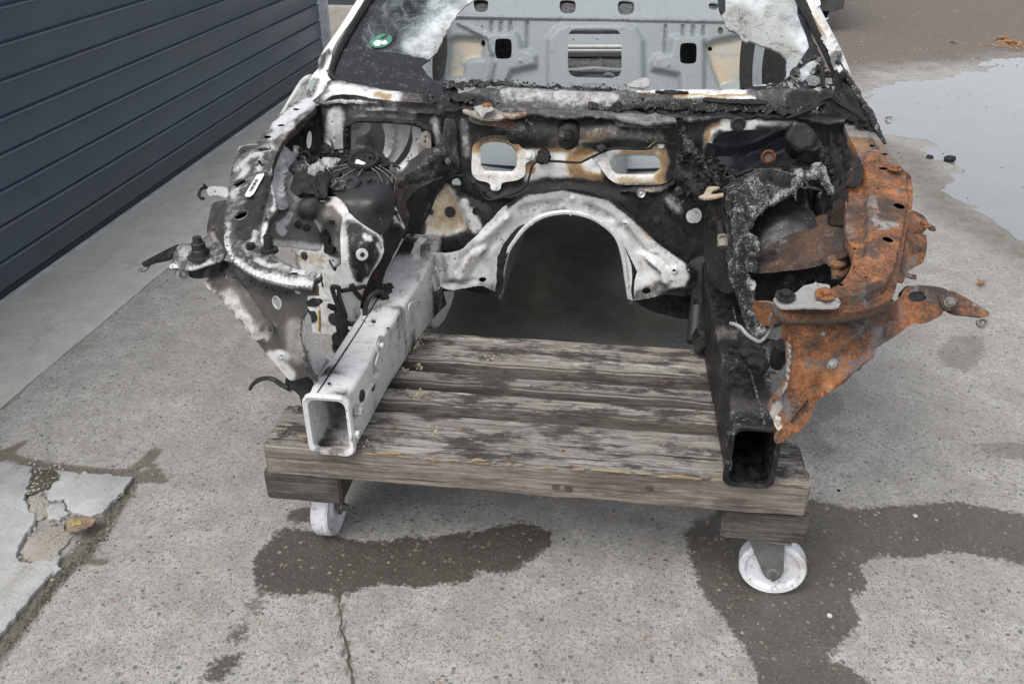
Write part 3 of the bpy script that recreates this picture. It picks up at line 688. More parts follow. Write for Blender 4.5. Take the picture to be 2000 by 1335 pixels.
# ------------------------------------------------------------------ timber dolly on four casters
dolly = empty('timber_dolly', (-.16, 1.9, 0), 'weathered timber dolly on white casters carrying the burnt shell', 'dolly')
ZT = .38
def plank(x0, x1, y0, y1, z0, z1, mat, seed, skew=0):
    return blockmesh('plank', x0, x1, y0, y1, z0, z1, dolly, mat, bev=.006, cuts=40, wob=.0035, seed=seed, skew=skew)
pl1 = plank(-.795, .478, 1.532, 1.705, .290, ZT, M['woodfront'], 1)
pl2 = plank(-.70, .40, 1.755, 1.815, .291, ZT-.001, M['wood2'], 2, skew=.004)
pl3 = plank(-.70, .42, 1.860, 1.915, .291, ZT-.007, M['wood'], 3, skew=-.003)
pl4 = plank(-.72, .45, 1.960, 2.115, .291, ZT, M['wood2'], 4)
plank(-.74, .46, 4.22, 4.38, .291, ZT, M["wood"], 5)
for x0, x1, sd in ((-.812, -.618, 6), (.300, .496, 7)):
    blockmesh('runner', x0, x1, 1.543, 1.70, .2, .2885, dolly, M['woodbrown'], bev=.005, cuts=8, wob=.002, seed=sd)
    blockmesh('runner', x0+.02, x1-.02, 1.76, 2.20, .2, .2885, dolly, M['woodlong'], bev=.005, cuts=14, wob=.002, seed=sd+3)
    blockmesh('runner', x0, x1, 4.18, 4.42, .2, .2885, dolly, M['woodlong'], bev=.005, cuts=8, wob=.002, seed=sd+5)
# torn fresh edges of the front beam
rs = random.Random(3)
def splinter(px, py, L, wd, surf_z=ZT, y=None):
    p = at(px, py, z=surf_z) if y is None else at(px, py, y=y)
    V, F = [], []; n = 6
    for i in range(n+1):
        t = i/n; ww = wd*math.sin(math.pi*min(max(t, .05), .95))*(.6+.6*rs.random()); x = p.x+(t-.5)*L
        if y is None: V += [(x, p.y-ww, surf_z+.001), (x, p.y, surf_z+.004+rs.random()*.002), (x, p.y+ww, surf_z+.001)]
        else: V += [(x, y-.0005, p.z-ww), (x, y-.004-rs.random()*.002, p.z), (x, y-.0005, p.z+ww)]
    for i in range(n):
        for k in range(2): F.append((i*3+k, i*3+k+1, i*3+k+4, i*3+k+3))
    return mesh('torn_fibre', V, F, pl1, M['splinter'], ang=60)
for px, py, L, wd in ((548,838,.035,.004),(592,853,.03,.003)): splinter(px, py, L, wd)
for k in range(46):
    t = rs.random(); px = 690+t*880; py = 882+(px-690)*.0745+rs.gauss(0, 1.2)
    if 1405 < px < 1515: continue
    splinter(px, py, rs.uniform(.008, .035)*(1.5 if px > 1150 else 1), rs.uniform(.0012, .0034), y=1.5315)
splinter(848, 897, .018, .010, y=1.5315); splinter(770, 884, .03, .005, y=1.5315); splinter(935, 897, .03, .005, y=1.5315)
for px, py in ((1085,950),(1110,952),(1268,952)):
    q = at(px, py, y=1.531); lathe('knot', q, (0, -1, 0), [(.009, -.002), (.009, .0015), (.006, .0022), (.002, .001)], pl1, M['woodbrown'], 12)
for px, py, nm in ((553,846,'bolt'),(582,799,'bolt'),(1540,918,'bolt'),(1532,866,'bolt')):
    bolt(at(px, py, z=ZT+.001), (0, 0, 1), .0085, dolly, M['dull'], washer=1.75, head=.8)
bolt((.479, 1.60, .36), (1, .1, 0), .007, dolly, M['oldrust'])
for px, py in ((770,835),(1290,870),(900,842),(1360,800),(840,770),(1300,745),(860,660),(1250,690),(1100,880)):
    lathe('nail_head', at(px, py, z=ZT), (0, 0, 1), [(.0042, -.002), (.0042, .0012), (.002, .0016)], dolly, M['oldrust'], 9)
# foam and straw crumbs stuck on the rear planks
def foam(px, py, z, rad, nb):
    V, F = [], []
    c = at(px, py, z=z)
    for b in range(nb):
        p = c+Vector((rs.gauss(0, rad), rs.gauss(0, rad*1.5), .002)); r = rs.uniform(.0015, .0045); k0 = len(V)
        for i in range(5):
            a = 2*math.pi*i/5; V.append(p+Vector((math.cos(a)*r*rs.uniform(.6, 1.4), math.sin(a)*r*rs.uniform(.6, 2), -.002)))
        V.append(p+Vector((0, 0, r*.7))); F += [(k0+i, k0+(i+1) % 5, k0+5) for i in range(5)]
    o = mesh('foam_crumb', V, F, dolly, M['straw'], kind='stuff', ang=0)
for px, py, rad, nb in ((818,658,.009,44),(813,672,.008,30),(790,720,.005,9),(818,716,.006,10),(815,770,.009,22),(850,838,.010,7),(716,862,.006,8),(960,702,.010,8)):
    foam(px, py, ZT, rad, nb)
# casters
def caster(cx, cy, heading, px_bolt=True, side=1):
    r = .080; wz = r; zp = .1995
    hd = Vector((math.sin(heading), math.cos(heading), 0)); ax = Vector((hd.y, -hd.x, 0))    # rolling direction, axle
    c = Vector((cx, cy, wz)); piv = c+hd*.045
    V, F = [], []
    def slab(pts, t, n):
        b = len(V); k = len(pts); V.extend([p+n*t/2 for p in pts]); V.extend([p-n*t/2 for p in pts])
        F.append(tuple(range(b, b+k))); F.append(tuple(range(b+k, b+2*k))[::-1])
        for i in range(k): F.append((b+i, b+(i+1) % k, b+k+(i+1) % k, b+k+i)[::-1])
    up = Vector((0, 0, 1))
    for sgn in (1, -1):
        o_ = ax*sgn*.032
        pr = [(.075, zp-.012), (-.012, zp-.012), (-.024, wz+.012), (-.020, wz-.010), (-.008, wz-.022), (.010, wz-.020), (.022, wz-.006)]
        slab([Vector((c.x, c.y, 0))+o_+hd*a+up*z for a, z in pr], .004, ax)
    slab([piv+hd*a+ax*b+up*(zp-.012-wz) for a, b in ((-.055, -.034), (.055, -.034), (.055, .034), (-.055, .034))], .005, up)
    slab([piv+hd*a+ax*b+up*(zp-.003-wz) for a, b in ((-.07, -.055), (.07, -.055), (.07, .055), (-.07, .055))], .005, up)
    fk = mesh('caster', V, F, dolly, M['fork'], ang=20)
    prof = [(.012, -.021), (.030, -.021), (.034, -.012), (.060, -.011), (.066, -.021), (.076, -.023), (.080, -.017), (.080, .017), (.076, .023), (.066, .021), (.060, .011), (.034, .012), (.030, .021), (.012, .021)]
    lathe('wheel', c, ax, prof, fk, M['nylon'], 40)
    for sgn in (1, -1):
        a = c+ax*sgn*.034
        lathe('axle_washer', a, ax*sgn, [(.0145, 0), (.0145, .003), (.006, .0035)], fk, M['zinc'], 16); lathe('axle_nut', a+ax*sgn*.003, ax*sgn, [(.0105, 0), (.0105, .009), (.007, .0105), (.0065, .018), (.004, .019)], fk, M['dull'], 6)
    return fk
cR = at(1512, 1098, y=1.585)
caster(cR.x, 1.60, math.radians(-84))
cL = at(640, 1000, y=1.66); caster(-.706, 1.672, math.radians(3))
caster(-.70, 4.30, math.radians(200)); caster(.40, 4.30, math.radians(150))
# ------------------------------------------------------------------ burnt car shell resting on the dolly
car = empty('burnt_car_shell', (-.14, 2.3, .38), 'stripped fire-damaged white car shell, one front corner rusted orange, on the timber dolly', 'car shell')
def rrect(x0, x1, z0, z1, r, n=4):
    out = []
    for cx_, cz_, a0 in ((x1-r, z1-r, 0), (x0+r, z1-r, 90), (x0+r, z0+r, 180), (x1-r, z0+r, 270)):
        for k in range(n+1):
            a = math.radians(a0+90*k/n); out.append((cx_+r*math.cos(a), cz_+r*math.sin(a)))
    return out
def rail(keys, mat, burn, fn, wall=.0035, label=None):
    ysr = np.linspace(keys[0][0], keys[-1][0], 70); K = np.array(keys)
    V, F = [], []; n = 20
    ring = lambda y, d: [(x, y, z) for x, z in rrect(np.interp(y, K[:, 0], K[:, 1])+d, np.interp(y, K[:, 0], K[:, 2])-d, np.interp(y, K[:, 0], K[:, 3])+d, np.interp(y, K[:, 0], K[:, 4])-d, .012-d*.6)]
    for y in ysr: V += ring(y, 0)
    for y in ysr: V += ring(y, wall)
    m = len(ysr)
    for i in range(m-1):
        for k in range(n):
            a, b = i*n+k, i*n+(k+1) % n; F.append((a, a+n, b+n, b)); a += m*n; b += m*n; F.append((a, b, b+n, a+n))
    for k in range(n):
        a, b = k, (k+1) % n; F.append((a, b, b+m*n, a+m*n)); F.append((a+(m-1)*n, a+(2*m-1)*n, b+(2*m-1)*n, b+(m-1)*n))
    for i, v in enumerate(V):
        d = mn.noise(Vector(v)*16)*.0022; V[i] = (v[0]+d, v[1], v[2]+d)
    o = mesh('frame_rail', V, F, car, mat, label, ang=40, burn=burn, fn=fn)
    # rolled collar at the open front end
    x0, x1, z0, z1 = K[0, 1]-.004, K[0, 2]+.004, K[0, 3]-.001, K[0, 4]+.004; V, F = [], []
    pr = [(-.002, 0), (.004, -.003), (.004, -.012), (.0, -.016), (-.010, -.012), (-.010, 0)]
    base_ = rrect(x0, x1, z0, z1, .022); cx_, cz_ = (x0+x1)/2, (z0+z1)/2
    for (d, yy) in pr:
        for k, (x, z) in enumerate(base_):
            s_ = 1+d/.06; V.append((cx_+(x-cx_)*s_+mn.noise(Vector((x*30, z*30, d*90)))*.001, keys[0][0]+.008+yy, cz_+(z-cz_)*(1+d/.085)))
    for i in range(len(pr)):
        for k in range(n):
            a, b = i*n+k, i*n+(k+1) % n; c_, d_ = ((i+1) % len(pr))*n+(k+1) % n, ((i+1) % len(pr))*n+k; F.append((a, b, c_, d_))
    mesh('end_collar', V, F, o, mat, ang=50, burn=burn, fn=fn)
    return o
def fnL(co, A):
    A = A.copy(); A[:, 0] = .08+.10*sstep(1.60, 1.53, co[:, 1])*sstep(.42, .38, co[:, 2])+.32*sstep(2.05, 2.25, co[:, 1])+.20*sstep(.40, .38, co[:, 2])
    A[:, 0] += np.array([.62*max(0, mn.fractal(Vector((p[0]*18, p[1]*11, p[2]*18)), .8, 2.1, 4)) for p in co])
    inner = (co[:, 0] < -.585) & (co[:, 2] < .52) & (co[:, 0] > -.657); A[inner, 0] += .18
    return A
railL = rail([(1.52, -.664, -.566, .381, .536), (1.8, -.654, -.555, .381, .541), (2.05, -.640, -.532, .381, .549), (2.2, -.632, -.515, .375, .57), (2.32, -.62, -.50, .36, .60)], M['paint'], (.1, 0, 0, 0), fnL, label='white scuffed frame rail')
def fnR(co, A):
    A = A.copy(); A[:, 0] = .95; A[:, 2] = .06+.22*np.exp(-((co[:, 1]-1.78)/.06)**2)*(co[:, 2] > .52)+.2*np.exp(-((co[:, 1]-1.56)/.05)**2)*(co[:, 2] > .52); A[:, 0] -= .42*np.exp(-((co[:, 1]-1.92)/.05)**2)*(co[:, 2] > .535)+.35*np.exp(-((co[:, 1]-1.60)/.05)**2)*(co[:, 2] > .53)+.25*np.exp(-((co[:, 1]-1.75)/.1)**2)*(co[:, 2] < .53)
    A[:, 1] = .42*sstep(1.53, 1.515, co[:, 1])*sstep(.41, .385, co[:, 2])*(co[:, 0] > .32)
    return A
railR = rail([(1.52, .287, .383, .383, .538), (1.8, .283, .380, .383, .543), (2.05, .277, .375, .383, .549), (2.2, .270, .366, .378, .57), (2.34, .258, .36, .365, .60)], M['soot'], (.95, 0, .1, 0), fnR, label='charred black frame rail')
# welded seams along the rail tops
tube('weld_seam', [(-.640, 1.53, .5365), (-.632, 1.7, .540), (-.625, 1.85, .542), (-.620, 2.02, .548)], .0022, railL, M['soot'], 5, (.9, 0, 0, 0))
tube('weld_seam', [(.352, 1.53, .540), (.347, 1.7, .543), (.340, 1.85, .545), (.334, 2.05, .552)], .0028, railR, M['soot'], 5, (.8, 0, .5, 0))
# plugs, bolts, brackets on the white rail's inner side
def on_x(px, py, x): return at(px, py, x=x)
for px, py in ((707, 772), (727, 753)):
    lathe('rubber_plug', on_x(px, py, -.561), (1, 0, .02), [(.0145, -.002), (.0145, .002), (.011, .0045), (.004, .005)], railL, M['rubber'], 16)
for px, py, r in ((695, 803, .010), (690, 846, .010), (740, 674, .008), (806, 622, .008)):
    bolt(on_x(px, py, -.563 if py > 700 else -.545), (1, 0, 0), r, railL, M['paint'] if py > 640 else M['soot'], burn=(.35, 0, 0, 0), head=1.4)
for px, py in ((1431, 848), (1427, 905)):
    bolt(at(px, py, x=.285), (-1, 0, 0), .009, railR, M['soot'], burn=(.9, 0, .2, 0), head=1.3)
for px, py, r in ((718, 605, .004), (735, 608, .003), (758, 640, .003), (730, 628, .006), (746, 580, .003), (643, 748, .004)):
    q = at(px, py, z=.5445); lathe('rail_hole', q-Vector((0, 0, .0005)), (0, 0, 1), [(r, -.002), (r, .0012), (r*.3, .0012)], railL, M['rubber'], 10)
# long pressed steps on the white rail
for (a, b, zz_) in (((1.55), (1.80), .47), ((1.86), (2.06), .50)):
    tube('pressed_bead', [(-.5635+.012*(y-1.52)/.28*.9, y, zz_+.03*(y-a)) for y in np.linspace(a, b, 5)], [.001, .0045, .005, .0045, .001], railL, M['paint'], 6, (.15, 0, 0, 0))
sheet('rail_bracket', [(735,668),(742,655),(752,660),(748,690),(752,708),(742,724),(734,714),(738,694)], [(735,668,'x',-.547),(752,660,'x',-.545),(742,724,'x',-.548),(752,708,'x',-.542)], M['paint'], railL, res=5, thick=.003, base=(.25, 0, 0, 0), relief=[(.006, 8, [(742,690)])])
sheet('rail_bracket', [(798,604),(804,590),(826,588),(832,596),(812,600),(806,612),(806,626),(812,640),(803,645),(798,630)], [(798,604,'x',-.533),(832,592,'x',-.510),(805,645,'x',-.535),(812,640,'x',-.53)], M['paint'], railL, res=5, thick=.003, base=(.3, 0, 0, 0))

# --- firewall
FW = Surf([(640,205,'y',2.36),(1640,232,'y',2.38),(1100,215,'y',2.355),(870,330,'y',2.335),(1330,340,'y',2.34),(1100,320,'y',2.33),(900,500,'y',2.295),(1345,520,'y',2.30),(1100,405,'y',2.30),(845,560,'y',2.29),(1400,600,'y',2.30),(640,400,'y',2.37),(1645,400,'y',2.38)])
OV1 = [(938,287),(945,281),(955,278),(965,277),(988,279),(1001,286),(1008,297),(1009,312),(1008,326),(1000,335),(970,335),(945,333),(939,322),(938,304)]
OV2 = [(1192,318),(1195,309),(1205,304),(1240,303),(1278,304),(1288,311),(1291,320),(1288,331),(1278,340),(1240,341),(1205,340),(1195,332)]
RHOLE = [(1388,290),(1394,272),(1408,260),(1430,255),(1480,254),(1545,254),(1560,262),(1566,300),(1550,322),(1480,326),(1420,325),(1396,318)]
LWIN = [(686,241),(700,239),(760,241),(806,245),(820,250),(826,262),(824,280),(815,305),(790,345),(740,350),(690,345),(684,310)]
firewall, _ = sheet('firewall', [(640,192),(760,197),(900,208),(1040,222),(1190,226),(1320,228),(1480,228),(1600,222),(1648,226),(1652,290),(1645,400),(1610,520),(1500,580),(1400,610),(1345,625),(1240,588),(1233,520),(1212,472),(1178,434),(1100,415),(1040,430),(1005,470),(985,520),(976,575),(900,566),(848,566),(826,520),(800,480),(765,450),(700,430),(645,410),(638,300)],
    FW, M['paint'], car, [OV1, OV2, RHOLE, LWIN, ell(876,416,9,10), ell(837,415,5,6), ell(929,413,7,8), ell(1359,421,12,15), ell(1283,429,6,6), ell(890,358,9,8)], res=7, thick=.003, base=(.82, .05, .07, 0),
    marks=[('Ps', .05, 9, [(1022,292),(1083,289),(1140,288),(1172,300),(1176,352),(1130,346),(1064,346),(1024,356)]), ('c', .55, 22, [(1150,290),(1118,315),(1130,345),(1180,355)]), ('c', .42, 14, [(1060,288),(1110,290)]), ('c', .55, 16, [(1030,300),(1036,330)]), ('s', .5, 22, [(1130,270),(1200,255)]), ('r', .34, 22, [(1130,275),(1170,262)]),
           ('s', .28, 26, [(655,225),(650,300)]), ('s', .30, 22, [(655,260),(655,300)]), ('s', .25, 24, [(662,285)]), ('s', .62, 40, [(760,215),(700,215)]),
           ('Ps', .06, 8, [(846,388),(870,362),(885,372),(905,420),(912,450),(870,462),(828,460),(830,425)]), ('Pc', .26, 8, [(846,388),(870,362),(885,372),(905,420),(912,450),(870,462),(828,460),(830,425)]), ('s', .25, 18, [(915,415),(930,445)]), ('s', .30, 14, [(905,395),(915,420)]),
           ('s', .45, 14, [(850,235),(858,280)]), ('c', .45, 18, [(1070,280),(1120,262),(1180,262)]), ('s', .58, 16, [(1080,278),(1130,262)]), ('s', .5, 12, [(975,245),(1020,248)]), ('s', .55, 14, [(1210,262),(1290,268)]), ('s', .5, 14, [(1300,385),(1325,410)]), ('s', .55, 20, [(700,222),(800,226)]), ('c', .4, 10, [(1262,380),(1280,372)]), ('s', .5, 8, [(1255,372),(1285,368)]), ('r', .4, 14, [(930,240),(1000,244)]), ('s', .5, 12, [(905,240),(912,300)]), ('a', .30, 20, [(845,240),(850,270)]), ('a', .34, 26, [(990,252),(1040,235)]), ('a', .32, 30, [(1215,250),(1280,262)]), ('a', .34, 22, [(1305,380),(1320,400)]), ('a', .3, 18, [(1335,240),(1340,270)]),
           ('Ps', .32, 6, [(1396,262),(1412,250),(1470,246),(1545,246),(1560,236),(1420,232),(1392,240),(1372,262),(1376,300),(1388,300)]), ('Pc', .5, 6, [(1390,252),(1412,246),(1414,232),(1360,240),(1356,290),(1378,310)]), ('s', 0, 24, [(1424,241),(1458,242)]), ('c', 0, 22, [(1424,241),(1458,242)]), ('r', 0, 22, [(1430,241),(1452,242)]), ('s', .05, 9, [(1555,246)])],
    relief=[(.008, 6, [(700,212),(860,222)]), (-.014, 8, [(1340,300),(1330,350),(1300,385)]), (.012, 10, [(1215,372),(1290,372),(1330,350)]), (.012, 9, [(925,355),(960,385),(1000,385)]), (-.010, 9, [(1300,400),(1350,470)]), (.01, 8, [(650,215),(660,330)]), (-.012, 14, ('fill', [(940,345),(1240,352),(1210,380),(1100,360),(1000,372)])), (.02, 40, [(1010,262),(1100,265),(1190,262)]), (.018, 16, [(1100,262)]), (-.02, 12, ('fill', [(838,390),(872,360),(910,440),(900,455),(825,455)])), (.02, 16, [(862,215),(862,300),(885,330)]), (.012, 10, [(1335,235),(1340,320)]), (-.012, 10, [(880,335),(905,380),(950,400)])], crumple=.004, cscale=14, jag=.8, label='soot-blackened firewall with two pale flanged openings')
def flange(name, outline, hole, off, marks=(), base=(.22, 0, 0, .14), label=None, mat='paint', res=5, relief=()):
    sf = Surf([(x, y, 'y', float(FW.pts([(x, y)])[0][1])-off) for x, y in outline[::2]])
    return sheet(name, outline, sf, M[mat], firewall, [hole] if hole else [], res=res, thick=.004, base=base, marks=marks, relief=relief, label=label)[0]
flange('opening_flange', [(922,300),(924,285),(938,271),(958,265),(975,264),(995,268),(1009,277),(1018,288),(1028,293),(1038,293),(1045,299),(1044,309),(1036,315),(1027,319),(1025,341),(1012,351),(980,358),(978,368),(970,373),(961,371),(955,358),(932,351),(922,338)], OV1, .010,
       [('c', .46, 24, [(930,282),(950,268),(985,266),(1008,280)]), ('s', .6, 14, [(930,272),(960,262),(1000,268)])], relief=[(-.006, 5, [(938,287),(955,278),(988,279),(1008,297),(1008,326),(1000,335),(945,333),(938,304),(938,287)])], label='pale squarish flange round the left firewall opening')
flange('opening_flange', [(1158,303),(1166,300),(1180,296),(1196,290),(1240,289),(1262,289),(1276,278),(1290,275),(1306,277),(1318,284),(1325,300),(1325,322),(1318,343),(1300,357),(1280,361),(1240,361),(1209,360),(1192,351),(1180,338),(1172,325),(1164,314)], OV2, .010,
       [('s', .95, 24, [(1316,284),(1326,315),(1316,345)]), ('c', .5, 32, [(1304,288),(1310,320),(1300,347)]), ('c', .34, 22, [(1225,290),(1275,289)]), ('c', .3, 16, [(1210,358),(1270,360)]), ('s', .5, 12, [(1210,364),(1280,364)])], relief=[(-.006, 5, OV2+[OV2[0]])], label='pale oval flange round the right firewall opening')
for px, py in ((1033,302),(966,364),(1163,307),(1290,282)):
    q, n_ = FW.at(px, py, .016); lathe('rivet_nut', q, n_, [(.009, 0), (.009, .002), (.004, .003), (.002, .003)], firewall, M['paint'], 10, (.1, 0, 0, 0))
# gasket frame round the left opening
flange('rubber_gasket', [(671,250),(676,238),(690,233),(705,229),(760,231),(815,237),(832,243),(842,256),(844,275),(836,300),(820,330),(800,352),(690,350),(672,330),(670,290)], LWIN, .018, base=(1, 0, 0, 0), mat='char', res=6, relief=[(.010, 6, [(678,330),(678,245),(700,234),(760,236),(815,241),(834,255),(836,278)])], label='black burnt gasket frame')
sheet('hinge_tab', [(822,262),(832,256),(840,262),(842,285),(838,312),(826,318),(818,305),(816,285)], [(822,262,'y',2.29),(840,262,'y',2.29),(838,312,'y',2.28),(818,305,'y',2.28)], M['soot'], firewall, [ell(831,267,2,2.5), ell(830,276,2,3)], res=4, thick=.003, base=(.45, .25, 0, .2))
q, n_ = FW.at(1441, 241, .004); lathe('round_grommet', q, n_, [(.021, 0), (.021, .004), (.014, .006), (.010, -.003), (.003, -.004)], firewall, M['rubber'], 20)
# round opening with a grey disc behind on the right
lathe('blower_disc', at(1353, 422, y=2.325), (.2, -1, .25), [(.020, 0), (.020, .003), (.007, .005), (.002, .006)], firewall, M['paint'], 18, (.3, 0, .1, 0))
# heater recess behind the right opening
sheet('air_box', [(1378,256),(1560,252),(1580,300),(1560,345),(1400,345),(1378,310)], [(1378,250,'y',2.50),(1560,246,'y',2.50),(1580,300,'y',2.44),(1560,345,'y',2.40),(1400,345,'y',2.40),(1378,310,'y',2.46),(1470,300,'y',2.50)], M['slick'], car, res=7, thick=.003,
      relief=[(.028, 16, [(1400,318),(1440,320),(1480,306),(1520,280),(1550,268)]), (-.02, 12, [(1400,295),(1440,298),(1480,290),(1530,262)])], label='dark glossy air box pressing behind the firewall')
lathe('stub_collar', at(1500, 306, y=2.40), (-.1, -1, .25), [(.016, -.02), (.020, .0), (.021, .010), (.015, .014), (.010, .006), (.003, .005)], car, M['rusty'], 14, (.2, .75, 0, 0), label='rust-brown stub')
lathe('stub_collar', at(1541, 303, y=2.40), (-.1, -1, .3), [(.011, -.01), (.012, .004), (.007, .006), (.003, .002)], car, M['char'], 12, (1, 0, 0, 0))
sheet('upright_tab', [(1380,320),(1379,300),(1380,286),(1386,279),(1393,283),(1396,300),(1397,322),(1390,326)], [(1380,320,'y',2.27),(1386,279,'y',2.28),(1397,322,'y',2.30),(1393,283,'y',2.31)], M['soot'], firewall, res=5, thick=.005, base=(.9, 0, .06, 0))

# --- tunnel mouth
TF = Surf([(833,500,'y',2.235),(900,490,'y',2.25),(945,450,'y',2.262),(1024,384,'y',2.275),(1097,371,'y',2.28),(1189,391,'y',2.275),(1252,440,'y',2.262),(1314,496,'y',2.25),(1352,530,'y',2.24),(1354,569,'y',2.245),(1252,584,'y',2.255),(1229,582,'y',2.29),(1219,503,'y',2.295),(1179,437,'y',2.298),(1107,414,'y',2.30),(1031,437,'y',2.298),(988,496,'y',2.295),(978,569,'y',2.285),(942,562,'y',2.245),(856,556,'y',2.235)])
flg, _ = sheet('tunnel_flange', [(824,505),(836,494),(866,494),(899,489),(922,468),(942,447),(965,424),(985,404),(1024,384),(1064,374),(1097,370),(1146,374),(1189,391),(1222,411),(1252,440),(1285,473),(1314,497),(1347,520),(1358,536),(1356,570),(1340,578),(1295,576),(1252,585),(1229,583),(1225,543),(1219,503),(1205,463),(1179,437),(1146,421),(1107,414),(1064,419),(1031,437),(1004,467),(988,496),(980,536),(978,572),(960,566),(942,558),(912,562),(880,566),(856,558),(826,552)],
    TF, M['paint'], car, [ell(1118,388,2.5,2.5), ell(989,425,2.5,2.5), ell(1222,436,3,3), ell(1317,527,4,4), ell(889,505,2,2), ell(943,546,8,5), ell(1262,568,9,6)], res=4, thick=.004, base=(.13, 0, 0, 0), jag=.6,
    marks=[('s', .75, 9, [(965,421),(1024,378),(1097,366),(1189,386),(1250,434)]), ('s', .85, 12, [(1250,432),(1290,470),(1350,512)]), ('s', .95, 26, [(1300,582),(1350,575),(1366,545)]), ('s', .9, 24, [(1356,520),(1366,535)]), ('s', .55, 22, [(1250,578),(1290,560)]), ('s', .35, 20, [(840,545),(850,515)]), ('c', .35, 12, [(1245,430),(1270,460)]), ('s', .3, 10, [(985,406),(960,428)]), ('s', .5, 8, [(905,528),(922,500),(942,486)]), ('s', .42, 7, [(1018,416),(1055,405),(1090,402)]), ('s', .42, 7, [(1150,409),(1185,426)]), ('s', .5, 8, [(1270,512),(1290,530)]), ('s', .42, 12, [(870,548),(930,554),(960,560)]), ('s', .4, 9, [(866,500),(872,545)]), ('s', .38, 14, [(1225,450),(1240,480)]), ('s', .4, 8, [(1100,408),(1060,414)])],
    relief=[(-.012, 9, [(1018,410),(1050,401),(1095,397)]), (-.012, 9, [(1145,403),(1178,417),(1194,428)]), (.010, 14, [(935,470),(970,440),(990,420)]), (-.010, 12, [(950,490),(985,450)]), (-.010, 12, [(1215,445),(1250,485)]), (.008, 7, [(1118,388)]), (.008, 7, [(989,425)]), (.008, 7, [(1222,436)]), (.012, 10, [(1317,527)]),
            (.020, 16, [(900,540),(925,500),(945,486)]), (-.014, 7, [(892,530),(900,505),(925,485)]), (.02, 14, [(1268,500),(1290,520),(1300,548)]), (-.012, 7, [(1255,490),(1285,502),(1300,520)]), (.006, 5, [(870,500),(872,548)]), (-.01, 8, [(870,556),(930,548)])], crumple=.0025, cscale=22, label='white pressed steel arch over the tunnel mouth')
lipA = [at(x, y, y=2.292) for x, y in ((978,570),(981,535),(990,496),(1006,468),(1033,438),(1066,420),(1107,414),(1146,421),(1178,437),(1205,464),(1218,503),(1224,543),(1230,582))]
tube('arch_lip', lipA, .0075, flg, M['paint'], 7, (.22, 0, 0, 0))
for i, t_ in enumerate((1.5, 3, 4.2, 6.2, 8, 9.6)):
    p = lipA[int(t_)].lerp(lipA[int(t_)+1], t_-int(t_)); tube('spot_tab', [p+Vector((0, -.004, .008)), p+Vector((0, -.006, -.006))], .0028, flg, M['paint'], 5, (.3, 0, 0, 0))
arch = [at(x, y, y=2.30) for x, y in ((974,582),(976,572),(979,536),(987,496),(1003,467),(1030,437),(1063,419),(1107,413),(1147,420),(1181,437),(1207,463),(1221,503),(1227,543),(1232,584),(1233,592))]
V, F = [], []; na = len(arch)
ysn = [2.30, 2.36, 2.45, 2.6, 2.8, 3.0, 3.4, 3.9, 4.1]
for i, y in enumerate(ysn):
    for k, p in enumerate(arch):
        s_ = 1.0-.012*i; zz_ = p.z-.02*(y-2.3)+(random.uniform(-.012, .012) if k in (0, na-1) and i else 0)
        V.append((-.125+(p.x+.125)*s_, y, zz_ if k not in (0, na-1) or i == 0 else zz_-.03))
for i in range(len(ysn)-1):
    for k in range(na-1): F.append((i*na+k, i*na+k+1, (i+1)*na+k+1, (i+1)*na+k))
tun = mesh('transmission_tunnel', V, F, car, M['primer'], ang=60, burn=(.28, 0, 0, 0))
sm = tun.modifiers.new('thickness', 'SOLIDIFY'); sm.thickness = .003; sm.offset = 1
# floor pans and sills
for (x0, x1) in ((-.84, -.36), (.11, .56)):
    V = []; F = []; nx_ = 5
    for j, y in enumerate((2.36, 2.8, 3.3, 3.8, 4.1)):
        for i in range(nx_): V.append((x0+(x1-x0)*i/(nx_-1), y, .405+(.02 if i in (0, nx_-1) else 0)-.02*(j == 2)))
    for j in range(4):
        for i in range(nx_-1): F.append((j*nx_+i, j*nx_+i+1, (j+1)*nx_+i+1, (j+1)*nx_+i))
    fp = mesh('floor_pan', V, F, car, M['primer'], ang=60, burn=(.15, 0, 0, 0)); sm = fp.modifiers.new('thickness', 'SOLIDIFY'); sm.thickness = .004
for x, sg in ((-.90, -1), (.62, 1)):
    loft('sill', [[(x-.05, y, .34), (x+.05, y, .34), (x+.055, y, .44), (x+.02, y, .50), (x-.02, y, .50), (x-.055, y, .44)] for y in (2.55, 3.2, 3.9, 4.3)], car, M['paint'], burn=(.05, 0, 0, 0))
